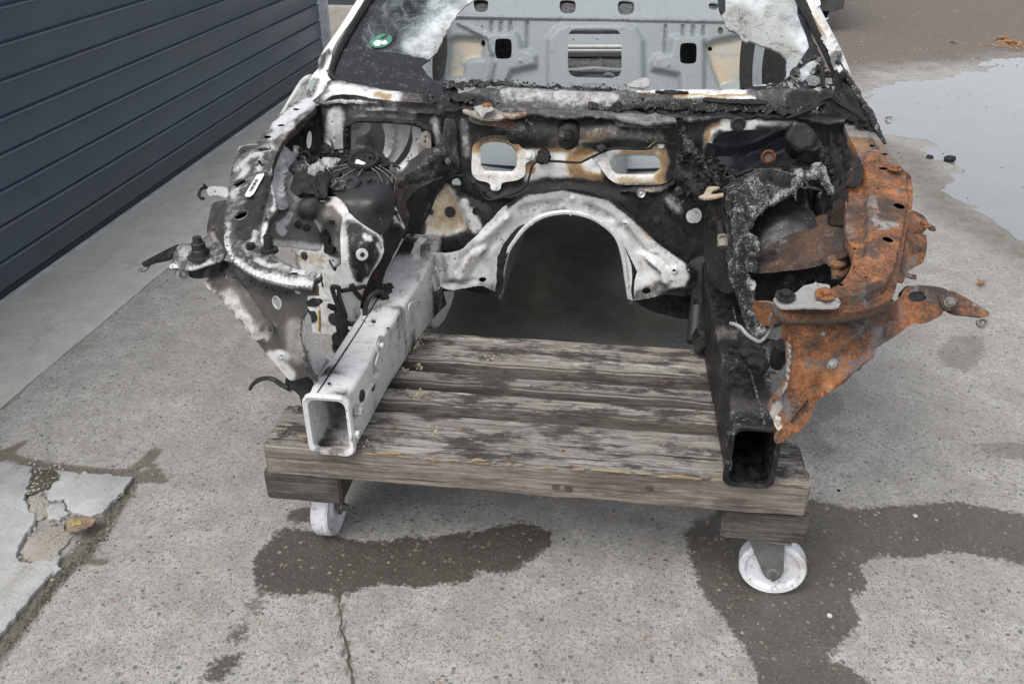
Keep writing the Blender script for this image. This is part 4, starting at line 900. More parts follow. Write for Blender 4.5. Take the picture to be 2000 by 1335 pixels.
# lower box under the white wing of the tunnel flange
sheet('floor_crossmember', [(846,552),(868,560),(886,565),(884,585),(872,615),(860,634),(845,642),(828,638),(818,630),(826,590)], [(846,552,'y',2.25),(886,565,'y',2.34),(872,615,'y',2.33),(845,642,'y',2.26),(818,630,'y',2.16),(826,590,'y',2.19)], M['paint'], car, res=7, thick=.004, base=(.15, 0, 0, 0), marks=[('s', .6, 10, [(820,632),(845,640)]), ('s', .4, 8, [(850,556),(846,600)])], relief=[(.008, 6, [(858,560),(852,630)])])
sheet('torque_box', [(770,530),(800,498),(812,470),(822,462),(840,470),(838,500),(852,520),(862,558),(840,580),(826,620),(812,645),(796,620),(778,590),(772,560)], [(770,530,'y',2.16),(812,470,'y',2.28),(838,500,'y',2.235),(855,555,'y',2.225),(826,620,'y',2.17),(796,620,'y',2.08),(772,560,'y',2.10),(815,540,'y',2.15)], M['paint'], car, [ell(818,515,2,4), ell(803,566,3,3)], res=5, thick=.004, base=(.05, 0, 0, 0), crumple=.004, cscale=20, jag=.8,
      marks=[('s', .45, 14, [(775,540),(800,500)]), ('s', .35, 14, [(820,490),(850,500)]), ('s', .45, 9, [(842,520),(858,556)])], relief=[(.012, 9, [(800,525),(812,545),(835,548)]), (-.01, 6, [(840,500),(838,540)])], label='white crumpled box where the rail meets the firewall')
# right-hand inner corner, black
sheet('torque_box', [(1345,515),(1372,500),(1400,520),(1410,560),(1408,610),(1385,660),(1362,690),(1350,660),(1348,600),(1352,560)], [(1345,515,'y',2.27),(1400,520,'y',2.25),(1408,610,'y',2.12),(1385,660,'y',2.06),(1362,690,'y',2.05),(1350,600,'y',2.22)], M['soot'], car, res=7, thick=.004, base=(1, 0, .04, 0), crumple=.005, cscale=18, label='blackened box where the rail meets the firewall')
tube('engine_mount_bush', [at(1362, 600, y=2.2), at(1356, 668, y=2.12)], .022, car, M['rubber'], 14, curve=False)

# --- cowl and windscreen base
CW = Surf([(640,198,'y',2.36),(870,212,'y',2.345),(1100,228,'y',2.335),(1350,236,'y',2.335),(1640,232,'y',2.37),(650,152,'y',2.50),(850,182,'y',2.475),(1100,178,'y',2.475),(1350,176,'y',2.48),(1600,180,'y',2.50),(590,190,'y',2.44)])
cowl, _ = sheet('cowl', [(612,196),(630,180),(645,158),(700,166),(790,180),(860,188),(900,180),(960,172),(1040,172),(1100,174),(1240,176),(1380,174),(1480,176),(1560,172),(1640,180),(1662,220),(1640,238),(1560,232),(1480,228),(1400,230),(1330,234),(1200,236),(1060,230),(960,222),(900,216),(830,208),(740,202),(660,198),(630,204)],
    CW, M['paint'], car, res=7, thick=.006, base=(.62, 0, .05, 0), jag=1.5, crumple=.005, cscale=18,
    marks=[('s', .12, 18, [(655,175),(720,185),(770,188)]), ('s', .30, 14, [(640,190),(700,196)]), ('c', .4, 10, [(735,186),(760,188)]), ('s', 1, 20, [(840,190),(900,200),(950,205)]), ('r', .62, 10, [(780,200),(840,205)]), ('r', .6, 9, [(890,176),(930,178)]), ('s', .42, 12, [(985,186),(1100,192),(1200,196)]), ('a', .10, 24, [(1100,192),(1200,200)]),
           ('s', .02, 10, [(1240,178),(1340,182),(1450,182)]), ('c', .62, 10, [(1250,188),(1335,192)]), ('c', .42, 8, [(1345,190),(1400,194),(1460,192)]), ('r', .3, 7, [(1262,190),(1320,193)]), ('s', .1, 9, [(1320,190),(1470,196)]), ('s', 1, 14, [(1260,212),(1400,215),(1500,222),(1620,225)]), ('a', .36, 14, [(1270,210),(1400,212)]), ('s', 1, 30, [(1560,200),(1640,210)])],
    relief=[(.014, 14, [(980,184),(1100,188),(1240,192),(1460,196)]), (-.010, 9, [(960,204),(1100,208),(1260,210)]), (.012, 12, [(900,216),(1060,226),(1330,234)])], label='scorched cowl panel below the windscreen')
for nm, out, bs, mk_ in (('bonnet_catch', [(903,215),(930,211),(960,214),(1000,217),(1030,220),(1020,226),(990,231),(965,233),(940,231),(915,222)], (.35, .42, .1, .22), []), ('bonnet_catch', [(1198,225),(1230,222),(1280,224),(1318,230),(1322,236),(1300,238),(1276,243),(1250,240),(1220,234)], (.45, 0, .22, 0), [])):
    sf = Surf([(out[0][0], out[0][1], 'y', 2.32), (out[3][0], out[3][1], 'y', 2.325), (out[5][0], out[5][1], 'y', 2.30), (out[7][0], out[7][1], 'y', 2.285), (out[8][0], out[8][1], 'y', 2.29)])
    sheet(nm, out, sf, M['soot'], cowl, res=5, thick=.006, base=bs, relief=[(.006, 8, [out[2], out[6]])], label='rust-tinged plate hanging under the cowl' if bs[1] else 'ash-grey plate hanging under the cowl')
bolt(at(950, 210, y=2.31), (0, -.5, 1), .010, cowl, M['oldrust'])
sheet('torn_foil', [(925,210),(938,206),(958,207),(965,214),(950,222),(941,230),(936,222)], [(925,210,'y',2.31),(958,207,'y',2.31),(950,222,'y',2.28),(941,230,'y',2.275)], M['soot'], cowl, res=4, thick=.001, base=(.1, 0, .45, 0), crumple=.006, cscale=60)
# lower reinforcements below the cowl
sheet('reinforcement_plate', [(915,228),(1000,236),(1010,250),(960,246),(925,240)], [(915,228,'y',2.33),(1000,236,'y',2.335),(1010,250,'y',2.325),(925,240,'y',2.32)], M['rusty'], firewall, [ell(965,236,2.5,2), ell(985,240,2.5,2)], res=5, thick=.003, base=(.35, .5, 0, 0))
sheet('reinforcement_plate', [(1203,234),(1310,242),(1306,250),(1205,246)], [(1203,234,'y',2.325),(1310,242,'y',2.325),(1306,250,'y',2.32),(1205,246,'y',2.32)], M['soot'], firewall, [ell(1222,242,2.2,2), ell(1245,243,2.2,2), ell(1268,244,2.2,2), ell(1290,246,2.2,2)], res=5, thick=.003, base=(.6, 0, .2, 0))
q, n_ = FW.at(1110, 262, .022); lathe('press_boss', q, n_, [(.045, -.02), (.030, 0), (.016, .004), (.012, .010), (.004, .011)], firewall, M['soot'], 16, (.9, 0, .12, 0))

# --- windscreen, in two broken halves
WS = Surf([(650,150,'y',2.50),(1600,188,'y',2.52),(850,186,'y',2.482),(1100,180,'y',2.48),(1400,180,'y',2.49),(700,0,'y',2.84),(1580,0,'y',2.85),(1150,0,'y',2.87),(760,-80,'y',3.05),(1540,-80,'y',3.05)])
wl, _ = sheet('windscreen', [(762,-80),(742,-40),(720,-2),(700,30),(680,70),(662,110),(652,138),(654,154),(672,162),(720,172),(790,182),(850,188),(895,182),(890,168),(870,162),(845,155),(832,142),(824,128),(834,120),(846,110),(856,95),(868,70),(880,48),(893,28),(918,6),(960,-22),(1050,-48),(1050,-80)],
    WS, M['glass'], car, res=6, thick=.005, base=(0, 0, .24, 0), jag=1.5, crumple=.0015, cscale=20,  # base haze over the clear glass paints in its reflections
    marks=[('Ps', 1, 2.5, [(600,-100),(775,-100),(745,-10),(731,24),(712,55),(706,70),(708,85),(716,92),(740,99),(780,104),(815,112),(845,118),(1000,250),(560,300)]),
           ('Ps', 1, 2, [(640,-90),(655,-90),(600,200),(560,200)]), ('a', .95, 42, [(840,90),(858,60),(880,30),(910,0),(960,-30)]), ('a', .85, 26, [(805,88),(830,70)]), ('a', .5, 26, [(800,60),(840,20),(880,-10)]), ('a', .2, 40, [(760,50),(800,20)]), ('c', .6, 12, [(868,62),(850,100)])], label='left half of the windscreen, crazed white with a black edge band')
# round emission sticker
stk = Surf([(x, y, 'y', float(WS.pts([(x, y)])[0][1])-.006) for x, y in ((722,80),(768,76),(745,95),(745,64))])
gs, _ = sheet('round_sticker', ell(745,80,22,12.5,-18,22), stk, M['green'], wl, res=4, thick=.001)
stk2 = Surf([(x, y, 'y', float(WS.pts([(x, y)])[0][1])-.0085) for x, y in ((722,80),(768,76),(745,95),(745,64))])
sheet('sticker_scrape', [(728,84),(738,78),(745,80),(752,78),(757,84),(750,88),(744,86),(742,90),(730,88)], stk2, M['stickwhite'], gs, res=3, thick=.0006, jag=.6)
sheet('sticker_digit', [(744,74),(757,66),(759,67),(748,76)], stk2, M['ink'], gs, res=3, thick=.0006)
wr, _ = sheet('windscreen', [(1400,-80),(1401,-20),(1404,10),(1412,34),(1420,55),(1440,66),(1452,82),(1470,82),(1492,92),(1512,97),(1530,108),(1538,124),(1536,142),(1528,158),(1505,164),(1480,166),(1453,171),(1470,182),(1490,192),(1500,206),(1500,216),(1540,212),(1580,214),(1622,212),(1622,190),(1612,150),(1606,118),(1590,80),(1574,40),(1556,0),(1520,-80)],
    WS, M['glass'], car, res=6, thick=.006, base=(0, 0, 1, 0), jag=1.8, crumple=.004, cscale=26,
    marks=[('c', .95, 46, [(1440,40),(1470,75),(1530,110)]), ('c', .6, 60, [(1500,60)]), ('c', .5, 40, [(1520,20)]), ('Ps', .8, 7, [(1556,-80),(1556,30),(1580,90),(1560,120),(1540,150),(1500,165),(1445,168),(1480,240),(1660,240),(1640,-80)]), ('s', .55, 12, [(1410,0),(1402,-40)]), ('s', .34, 20, [(1560,150),(1590,130)]), ('s', .9, 14, [(1404,-20),(1408,20)])], label='right half of the windscreen, ash-grey and flaking')
# flakes curling off the right half
rf_ = random.Random(11)
def flake(px, py, r, sf, off, mat, burn, par, n=7, tilt=.5, name='flake'):
    p, n_ = sf.at(px, py, off); u, v, n_ = frame_of(n_+Vector((rf_.gauss(0, tilt), rf_.gauss(0, tilt), rf_.gauss(0, tilt)))); V = []
    a0 = rf_.random()*6
    ring_ = [(math.cos(a0+2*math.pi*k/n)*r*rf_.uniform(.5, 1.3), math.sin(a0+2*math.pi*k/n)*r*rf_.uniform(.5, 1.3)) for k in range(n)]
    for h in (r*.10, -r*.10): V += [p+u*a+v*b+n_*(h+(a*a+b*b)/r*rf_.uniform(.1, .35)) for a, b in ring_]
    V += [p+n_*r*.12, p-n_*r*.10]
    F = [(k, (k+1) % n, 2*n) for k in range(n)]+[((k+1) % n+n, k+n, 2*n+1) for k in range(n)]+[(k+n, (k+1) % n+n, (k+1) % n, k) for k in range(n)]
    return mesh(name, V, F, par, mat, ang=30, burn=burn)
for i in range(56):
    x, y = rf_.uniform(1500, 1622), rf_.uniform(112, 214)
    if x < 1545 and y < 168: continue
    flake(x, y, rf_.uniform(.006, .020), WS, .004, M['soot'], (rf_.uniform(.3, 1), 0, rf_.choice((.1, .2, .35, .5)), 0), wr, tilt=.35)
for x, y, r in ((1624,172,.022),(1626,208,.024),(1602,182,.018),(1590,190,.016),(1608,170,.014)): flake(x, y, r, WS, .012, M['soot'], (.1, 0, .75, 0), wr, 9, .3)
# charred crust along the windscreen base
def crumbs(name, n, pick, sf, rmin, rmax, par, mat, ash=(0, .4), off=.004, soot=1.0, rust=0):
    V, F, A = [], [], []
    for i in range(n):
        px, py = pick(); p, n_ = sf.at(px, py, off*rf_.random()); r = rf_.uniform(rmin, rmax); k0 = len(V)
        ax = [Vector((rf_.gauss(0, 1), rf_.gauss(0, 1), rf_.gauss(0, 1))).normalized() for _ in range(3)]
        s3 = (rf_.uniform(.7, 1.3), rf_.uniform(.6, 1.1), rf_.uniform(.5, .9))
        for a, s_ in zip(ax, s3): V += [p+a*r*s_, p-a*r*s_]
        F += [(k0+a, k0+b, k0+c) for a, b, c in ((0,2,4),(2,1,4),(1,3,4),(3,0,4),(2,0,5),(1,2,5),(3,1,5),(0,3,5))]
        A += [(soot, rust if rf_.random() < .3 else 0, rf_.uniform(*ash), 0)]*6
    me_ = bpy.data.meshes.new(name); me_.from_pydata([tuple(v) for v in V], [], F); me_.update()
    at_ = me_.attributes.new('burn', 'FLOAT_COLOR', 'POINT'); at_.data.foreach_set('color', np.array(A, np.float32).ravel())
    return link(name, me_, par, mat, kind='stuff')
def along(L, sx, sy):
    L = np.array(L, float)
    def f():
        i = rf_.randrange(len(L)-1); t = rf_.random(); p = L[i]+(L[i+1]-L[i])*t; return p[0]+rf_.gauss(0, sx), p[1]+rf_.gauss(0, sy)
    return f
def strip(L, w0, w1, rnd_):                                 # ragged outline round a polyline
    up = [(x+rnd_.gauss(0, 2), y-w0*rnd_.uniform(.4, 1.2)) for x, y in L]; dn = [(x+rnd_.gauss(0, 2), y+w1*rnd_.uniform(.4, 1.2)) for x, y in L]
    return up+dn[::-1]
def crust(L, w0, w1, sf, off, base, res=4, amp=.010, seed=0):
    Ls = resample(L, 14, False).tolist(); O = strip([tuple(p) for p in Ls], w0, w1, rf_); xs_ = [p[0] for p in O]
    C_ = [(x, y, 'y', float(sf.pts([(x, y)])[0][1])-off) for x, y in O[::4]]+[(x, y, 'y', float(sf.pts([(x, y)])[0][1])-off*1.6) for x, y in Ls[::3]]
    return sheet('charred_crust', O, C_, M['soot'], cowl, res=res, thick=.004, base=base, jag=2.2, crumple=amp, cscale=44, seed=seed, ang=25)
crust([(866,164),(900,166),(940,164),(985,162),(1012,166)], 7, 6, WS, .012, (1, 0, .30, 0), seed=1)
crust([(1000,170),(1040,170),(1090,172),(1140,173),(1200,175)], 4, 4, WS, .008, (1, 0, .22, 0), seed=2)
crust([(1196,208),(1260,207),(1330,209),(1400,210),(1470,212),(1540,216),(1600,220)], 8, 7, CW, .010, (1, 0, .26, 0), seed=3)
crust([(838,196),(880,194),(920,198),(960,202)], 9, 9, CW, .008, (1, 0, .16, 0), seed=4)
crust([(1150,205),(1180,207),(1215,210)], 4, 4, CW, .006, (1, 0, .36, 0), seed=5)
crumbs('charred_crumb', 160, along([(860,162),(930,166),(1000,168),(1080,172),(1240,174)], 5, 3), WS, .002, .0055, cowl, M['soot'], (.0, .6), .014)
crumbs('charred_crumb', 240, along([(1210,210),(1300,210),(1400,211),(1500,214),(1620,220)], 6, 5), CW, .002, .006, cowl, M['soot'], (0, .6), .014)
crumbs('charred_crumb', 110, along([(840,198),(900,196),(960,200)], 12, 6), CW, .002, .005, cowl, M['soot'], (0, .4), .010)
crumbs('charred_crumb', 90, along([(760,202),(860,208)], 10, 3), CW, .002, .005, cowl, M['soot'], (0, .6), .004, rust=.7)
crumbs('charred_crumb', 120, along([(980,180),(1240,196)], 20, 6), CW, .0015, .004, cowl, M['soot'], (0, .7), .003)
sheet('trim_strip', [(1375,190),(1420,193),(1480,194),(1500,198),(1495,203),(1440,202),(1390,199),(1372,195)], [(1375,190,'y',2.40),(1500,198,'y',2.40),(1495,203,'y',2.39),(1390,199,'y',2.39)], M['char'], cowl, res=4, thick=.006, base=(1, 0, .05, 0), jag=.8)
sheet('trim_strip', [(1280,178),(1320,176),(1345,180),(1310,183)], [(1280,178,'y',2.44),(1345,180,'y',2.44),(1310,183,'y',2.43),(1320,176,'y',2.445)], M['char'], cowl, res=4, thick=.006, base=(1, 0, .05, 0), jag=.8)
sheet('loose_shard', [(1226,166),(1240,158),(1264,152),(1268,168),(1240,171)], [(1226,166,'y',2.49),(1264,152,'y',2.49),(1268,168,'y',2.475),(1240,171,'y',2.475)], M['soot'], cowl, res=5, thick=.008, base=(.2, 0, .55, 0), jag=.8)

# --- windscreen pillars with moulding
PL = Surf([(699,0,'y',2.86),(716,0,'y',2.83),(638,90,'y',2.66),(650,97,'y',2.63),(613,144,'y',2.56),(638,144,'y',2.53),(740,-80,'y',3.06),(762,-80,'y',3.03),(600,180,'y',2.48),(640,185,'y',2.44)])
sheet('windscreen_pillar', [(738,-80),(718,-38),(697,0),(672,40),(652,70),(638,90),(626,108),(621,122),(620,132),(612,144),(604,158),(598,178),(606,196),(628,190),(646,172),(650,158),(640,148),(640,138),(646,118),(652,97),(664,76),(688,42),(716,0),(740,-40),(764,-80)], PL, M['paint'], car, res=6, thick=.010, base=(.04, 0, 0, 0), marks=[('s', .6, 13, [(626,128),(632,112),(642,104)]), ('s', .55, 16, [(615,160),(605,185)]), ('s', .4, 14, [(640,170),(630,190)])], relief=[(.006, 9, [(742,-60),(695,24),(660,76),(640,110)]), (-.006, 7, [(628,120),(620,140)])], label='white windscreen pillar beside the garage door')
tube('screen_moulding', [WS.at(x, y, .004)[0] for x, y in ((752,-60),(722,0),(700,36),(676,76),(658,112),(648,140),(650,153),(668,163),(720,173),(790,183),(850,190),(895,192))], [.012, .013, .012, .011, .010, .009, .009, .009, .008, .007, .007, .006], car, M['char'], 7, (1, 0, .02, 0))
tube('screen_moulding', [WS.at(x, y, .008)[0] for x, y in ((640,142),(655,158),(680,168),(730,178),(800,188),(845,194))], [.004, .004, .004, .004, .004, .003], car, M['soot'], 6, (.55, 0, .1, .1))
PR = Surf([(1572,0,'y',2.84),(1594,0,'y',2.88),(1632,100,'y',2.62),(1645,105,'y',2.66),(1655,150,'y',2.54),(1668,165,'y',2.57),(1535,-80,'y',3.05),(1562,-80,'y',3.09)])
sheet('windscreen_pillar', [(1534,-80),(1553,-38),(1571,0),(1590,34),(1610,66),(1626,92),(1634,112),(1645,134),(1658,155),(1664,160),(1660,140),(1652,118),(1640,90),(1622,56),(1604,20),(1594,-2),(1578,-40),(1562,-80)], PR, M['paint'], car, res=6, thick=.02, base=(.03, 0, 0, 0), marks=[('s', .55, 10, [(1632,104),(1640,122)]), ('c', .22, 7, [(1580,14),(1610,64)]), ('s', .9, 10, [(1650,142),(1662,160)])], relief=[(.012, 7, [(1550,-60),(1588,16),(1622,76),(1640,108)])], label='white windscreen pillar on the puddle side, black at its foot')
tube('screen_moulding', [WS.at(x, y, .006)[0] for x, y in ((1528,-70),(1560,0),(1588,52),(1612,100),(1630,140),(1640,170),(1646,196))], [.014, .015, .015, .014, .014, .014, .012], car, M['char'], 7, (1, 0, .05, 0))
tube('charred_strip', [at(x, y, y=yy) for x, y, yy in ((1606,122,2.55),(1606,150,2.5),(1608,172,2.48))], .007, car, M['char'], 6, (1, 0, 0, 0))
# melted wiper arm and scuttle trim hanging off the right corner
sheet('scuttle_trim', [(1630,138),(1642,130),(1660,160),(1676,182),(1690,206),(1702,228),(1712,248),(1724,268),(1728,280),(1720,276),(1706,258),(1690,246),(1672,236),(1652,226),(1640,212),(1634,180)], [(1630,138,'y',2.56),(1660,160,'y',2.58),(1702,228,'y',2.44),(1728,280,'y',2.30),(1690,246,'y',2.36),(1640,212,'y',2.42)], M['char'], car, res=6, thick=.006, base=(1, 0, .08, 0), jag=1.2, crumple=.012, cscale=22)
tube('wiper_arm', [at(x, y, y=yy) for x, y, yy in ((1634,118,2.58),(1648,140,2.56),(1668,170,2.52),(1684,200,2.47),(1700,224,2.42),(1710,246,2.36),(1722,268,2.31),(1729,280,2.28))], [.006, .008, .009, .008, .010, .008, .006, .004], car, M['char'], 6, (.9, 0, .35, 0), rnoise=.25)
tube('melted_strap', [at(x, y, y=yy) for x, y, yy in ((1600,198,2.46),(1625,190,2.45),(1640,200,2.42),(1668,218,2.38),(1692,238,2.33))], [.006, .009, .009, .007, .005], car, M['char'], 6, (1, 0, 0, 0))
tube('charred_strip', [CW.at(x, y, .008)[0] for x, y in ((1535,236),(1560,228),(1590,216),(1610,206))], [.004, .007, .007, .005], car, M['char'], 6, (1, 0, .05, 0))

tube('door_seal_edge', [at(x, y, y=v) for x, y, v in ((607,151,2.62),(600,155,2.64),(590,164,2.66),(576,184,2.66),(562,206,2.66),(548,230,2.66))], [.010, .012, .011, .009, .008, .007], car, M['paint'], 8, (.02, 0, 0, 0))
sheet('hinge_block', [(602,160),(624,157),(626,166),(612,178),(604,176)], [(602,160,'y',2.52),(624,157,'y',2.52),(612,178,'y',2.48),(604,176,'y',2.48)], M['primer'], car, res=4, thick=.02, base=(.1, 0, .1, 0))
sheet('hinge_pocket', [(585,172),(602,164),(604,190),(596,214),(575,226),(562,226),(570,200)], [(585,172,'y',2.66),(602,164,'y',2.56),(596,214,'y',2.5),(562,226,'y',2.6)], M['paint'], car, res=5, thick=.003, base=(.45, 0, 0, 0))

def weld_row(sf, L, step, par, mat, burn, off=.001, r=.0026):
    """a row of spot-weld dimples along a flange"""
    V, F = [], []
    for x, y in resample(L, step, False):
        q, n_ = sf.at(x, y, off); u, v, n_ = frame_of(n_); k0 = len(V)
        for k in range(8): V.append(q+(u*math.cos(k*.785)+v*math.sin(k*.785))*r)
        V.append(q+n_*r*.45); F += [(k0+k, k0+(k+1) % 8, k0+8) for k in range(8)]
    return mesh('spot_weld_row', V, F, par, mat, kind='stuff', burn=burn, ang=60)
weld_row(TF, [(840,500),(899,494),(930,466),(968,428),(1024,388),(1097,375),(1189,396),(1250,445),(1310,500),(1345,526)], 13, flg, M['paint'], (.32, 0, 0, 0), .0035, .0026)
weld_row(CW, [(664,199),(760,203),(900,214),(1060,227),(1200,233)], 16, cowl, M['soot'], (.7, 0, .2, 0), .006, .003)
# ------------------------------------------------------------------ cabin rear: bulkhead, shelf, boot
B = lambda p: [(860+x/2.857, y/2.857) for x, y in p]
BK = Surf([(870,45,'y',4.15),(1160,45,'y',4.15),(1470,50,'y',4.15),(870,170,'y',4.05),(1160,175,'y',4.05),(1480,175,'y',4.05)])
bulk, _ = sheet('rear_bulkhead', [(846,33),(1000,34),(1160,38),(1420,44),(1545,46),(1550,190),(1480,200),(1160,195),(840,190)], BK, M['primer'], car,
    [B([(715,200),(735,175),(770,166),(950,168),(990,176),(1010,205),(1012,400),(995,430),(960,440),(760,436),(728,422),(714,395)]), B([(312,235),(325,224),(385,224),(400,236),(400,318),(385,332),(325,332),(312,318)]), B([(1338,258),(1352,248),(1415,249),(1426,262),(1424,345),(1410,360),(1348,359),(1336,345)]), B(ell(236,240,15,17)), B(ell(233,148,6,6)), B(ell(890,216,1,1)), B(ell(692,212,4,4)), B(ell(1037,219,4,4)), B([(1548,165),(1562,150),(1578,168),(1575,190),(1550,186)]), B(ell(1508,268,14,12))],
    res=3.6, thick=.005, base=(.05, 0, 0, 0), crumple=.001,
    marks=[('Pc', .22, 4, B([(50,230),(90,208),(220,215),(240,260),(232,325),(170,325),(135,350),(130,425),(50,425)])), ('Pc', .24, 5, B([(1480,260),(1530,230),(1700,195),(1705,430),(1560,480),(1520,380)])), ('s', .30, 6, B([(1500,300),(1690,300),(1690,450)]))],
    relief=[(.03, 7, ('fill', B([(600,222),(650,160),(700,138),(1030,138),(1090,160),(1130,232),(1135,460),(1090,560),(620,560),(600,470)]))), (-.016, 5, [tuple(p) for p in B([(284,125),(284,175)])]), (-.016, 5, B([(338,125),(338,178)])), (-.016, 5, B([(391,127),(391,180)])), (-.016, 5, B([(484,128),(484,265)])), (-.016, 5, B([(1258,145),(1254,290)])), (-.016, 5, B([(1355,147),(1355,200)])), (-.016, 5, B([(1411,148),(1411,204)])), (-.016, 5, B([(1469,150),(1469,205)])),
            (.03, 6, ('fill', B([(262,185),(420,185),(448,230),(455,280),(500,285),(535,310),(536,370),(400,400),(330,560),(240,560),(300,320)]))), (.03, 6, ('fill', B([(1290,215),(1300,205),(1470,210),(1470,560),(1340,560),(1330,420),(1180,390),(1180,350),(1200,315),(1280,305)]))), (-.03, 7, ('fill', B([(50,230),(90,208),(220,215),(240,260),(232,325),(170,325),(135,350),(130,425),(50,425)]))), (-.03, 8, ('fill', B([(1480,260),(1530,230),(1700,195),(1705,460),(1560,480),(1520,380)]))),
            (.02, 8, B([(300,360),(280,460)])), (.012, 5, B([(450,348)])), (.012, 5, B([(1272,370)])), (.018, 6, B([(100,130),(200,180),(270,215),(290,300)]))], label='grey primed rear bulkhead with square openings')
SH = Surf([(870,-10,'y',4.62),(1160,-6,'y',4.62),(1480,-4,'y',4.62),(870,35,'y',4.17),(1160,39,'y',4.17),(1480,45,'y',4.17)])
shelf, _ = sheet('parcel_shelf', [(846,-16),(1160,-16),(1545,-16),(1545,43),(1420,41),(1160,36),(1000,32),(846,30)], SH, M['primer'], car, [B([(190,2),(262,3),(258,60),(200,62)]), B([(672,5),(750,7),(745,70),(675,66)]), B([(997,10),(1075,12),(1072,74),(1002,76)]), B([(1500,20),(1545,20),(1545,52),(1505,50)])], res=4, thick=.006, base=(.02, 0, 0, 0),
    relief=[(-.008, 3, ('fill', B([(420,-30),(648,-30),(648,45),(425,45)]))), (-.008, 3, ('fill', B([(1105,8),(1334,12),(1334,62),(1110,58)])))], label='grey primed parcel shelf above the bulkhead')
tube('shelf_edge', [at(846+x, 31.5+x*.019, y=4.155) for x in range(0, 700, 60)], .009, bulk, M['primer'], 6, (.35, 0, 0, 0))
# things inside the boot seen through the central opening
bt0 = at(1115, 150, y=4.9); bt1 = at(1212, 150, y=4.9)
for py, rz, nm, m_, bs, yy in ((61, .016, 'boot_rail', 'paint', (0, 0, 0, 0), 4.80), (92, .012, 'boot_rail', 'paint', (0, 0, 0, 0), 4.98), (103, .024, 'boot_rail', 'paint', (0, 0, 0, 0), 5.02), (138, .022, 'boot_sill', 'paint', (0, 0, 0, 0), 4.9)):
    tube(nm, [at(x, py+(3 if x != 1160 and py > 120 else 0), y=yy) for x in (1085, 1120, 1160, 1200, 1240)], rz, car, M[m_], 8, bs)
sheet('boot_panel', [(1050,40),(1270,40),(1270,100),(1050,98)], [(1050,40,'y',5.25),(1270,40,'y',5.25),(1270,100,'y',5.05),(1050,98,'y',5.05)], M['primer'], car, [ell(1165,77,2,2), ell(1120,78,2,2)], res=9, thick=.004, base=(.15, 0, 0, 0))
sheet('boot_panel', [(1050,106),(1270,106),(1270,136),(1050,134)], [(1050,106,'y',5.05),(1270,106,'y',5.05),(1270,136,'y',4.9),(1050,134,'y',4.9)], M['primer'], car, [ell(1172,114,2,2), ell(1112,115,2,2)], res=9, thick=.004, base=(.45, 0, 0, 0))
sheet('boot_floor', [(960,140),(1400,140),(1420,200),(940,200)], [(960,140,'z',.50),(1400,140,'z',.50),(1420,200,'z',.50),(940,200,'z',.50)], M['primer'], car, res=14, thick=.004, base=(.2, 0, 0, 0))
loft('filler_blob', [[tuple(at(1188+dx*s_, 148+dy*s_, y=4.7+.02*k)) for dx, dy in ((-14, 4), (-10, -4), (0, -7), (10, -5), (14, 3), (0, 6))] for k, s_ in enumerate((.2, .8, 1, .9, .4))], car, M['paint'], burn=(0, 0, 0, 0))
# rear seat step and lower floor seen through the firewall openings
sheet('seat_step', [(880,180),(1440,190),(1430,262),(900,250)], [(880,180,'y',4.04),(1440,190,'y',4.04),(1430,262,'y',3.92),(900,250,'y',3.92)], M['primer'], car, res=12, thick=.004, base=(.03, 0, 0, 0), relief=[(.03, 8, [(960,225),(1010,226)])])
sheet('seat_pan', [(890,250),(1440,262),(1440,318),(880,312)], [(890,250,'y',3.92),(1440,262,'y',3.92),(1440,318,'y',3.45),(880,312,'y',3.45)], M['primer'], car, res=12, thick=.004, base=(.08, 0, 0, 0), relief=[(.02, 10, [(930,280),(1020,282)]), (-.02, 8, [(1180,300),(1300,300)])])
sheet('seat_pan', [(880,312),(1440,318),(1440,362),(880,360)], [(880,312,'y',3.44),(1440,318,'y',3.44),(1440,362,'y',3.30),(880,360,'y',3.30)], M['primer'], car, res=12, thick=.004, base=(.22, 0, 0, .03))
# body side seen through the screen opening and left scuttle window
for x0, xs_ in ((-.86, -1), (.575, 1)):
    for nm, y0, y1, z0, z1, lean in (('centre_pillar', 3.45, 3.62, .48, 1.25, .0), ('quarter_panel', 3.95, 4.9, .45, .98, 0)):
        loft(nm, [[(x0+xs_*t, y, z) for y, z in ((y0, z0), (y1, z0), (y1, z1), (y0+.05, z1))] for t in (0, .05)], car, M['primer'] , burn=(.1, 0, 0, 0))
sheet('side_trim', [(1452,62),(1474,70),(1478,190),(1448,190)], [(1452,62,'y',3.7),(1474,70,'y',3.7),(1478,190,'y',3.6),(1448,190,'y',3.6)], M['char'], car, res=10, thick=.004, base=(.6, 0, 0, 0))
sheet('side_trim', [(1478,76),(1500,80),(1496,190),(1472,190)], [(1478,76,'y',3.5),(1500,80,'y',3.5),(1496,190,'y',3.45),(1472,190,'y',3.45)], M['primer'], car, res=10, thick=.004, base=(.05, 0, 0, 0))
sheet('side_trim', [(1500,80),(1545,100),(1545,190),(1494,190)], [(1500,80,'y',3.3),(1545,100,'y',3.3),(1545,190,'y',3.2),(1494,190,'y',3.2)], M['char'], car, res=10, thick=.004, base=(.7, 0, 0, 0))
sheet('side_trim', [(852,60),(872,66),(866,150),(846,160)], [(852,60,'y',3.7),(872,66,'y',3.7),(866,150,'y',3.6),(846,160,'y',3.6)], M['char'], car, res=10, thick=.004, base=(.7, 0, 0, 0))
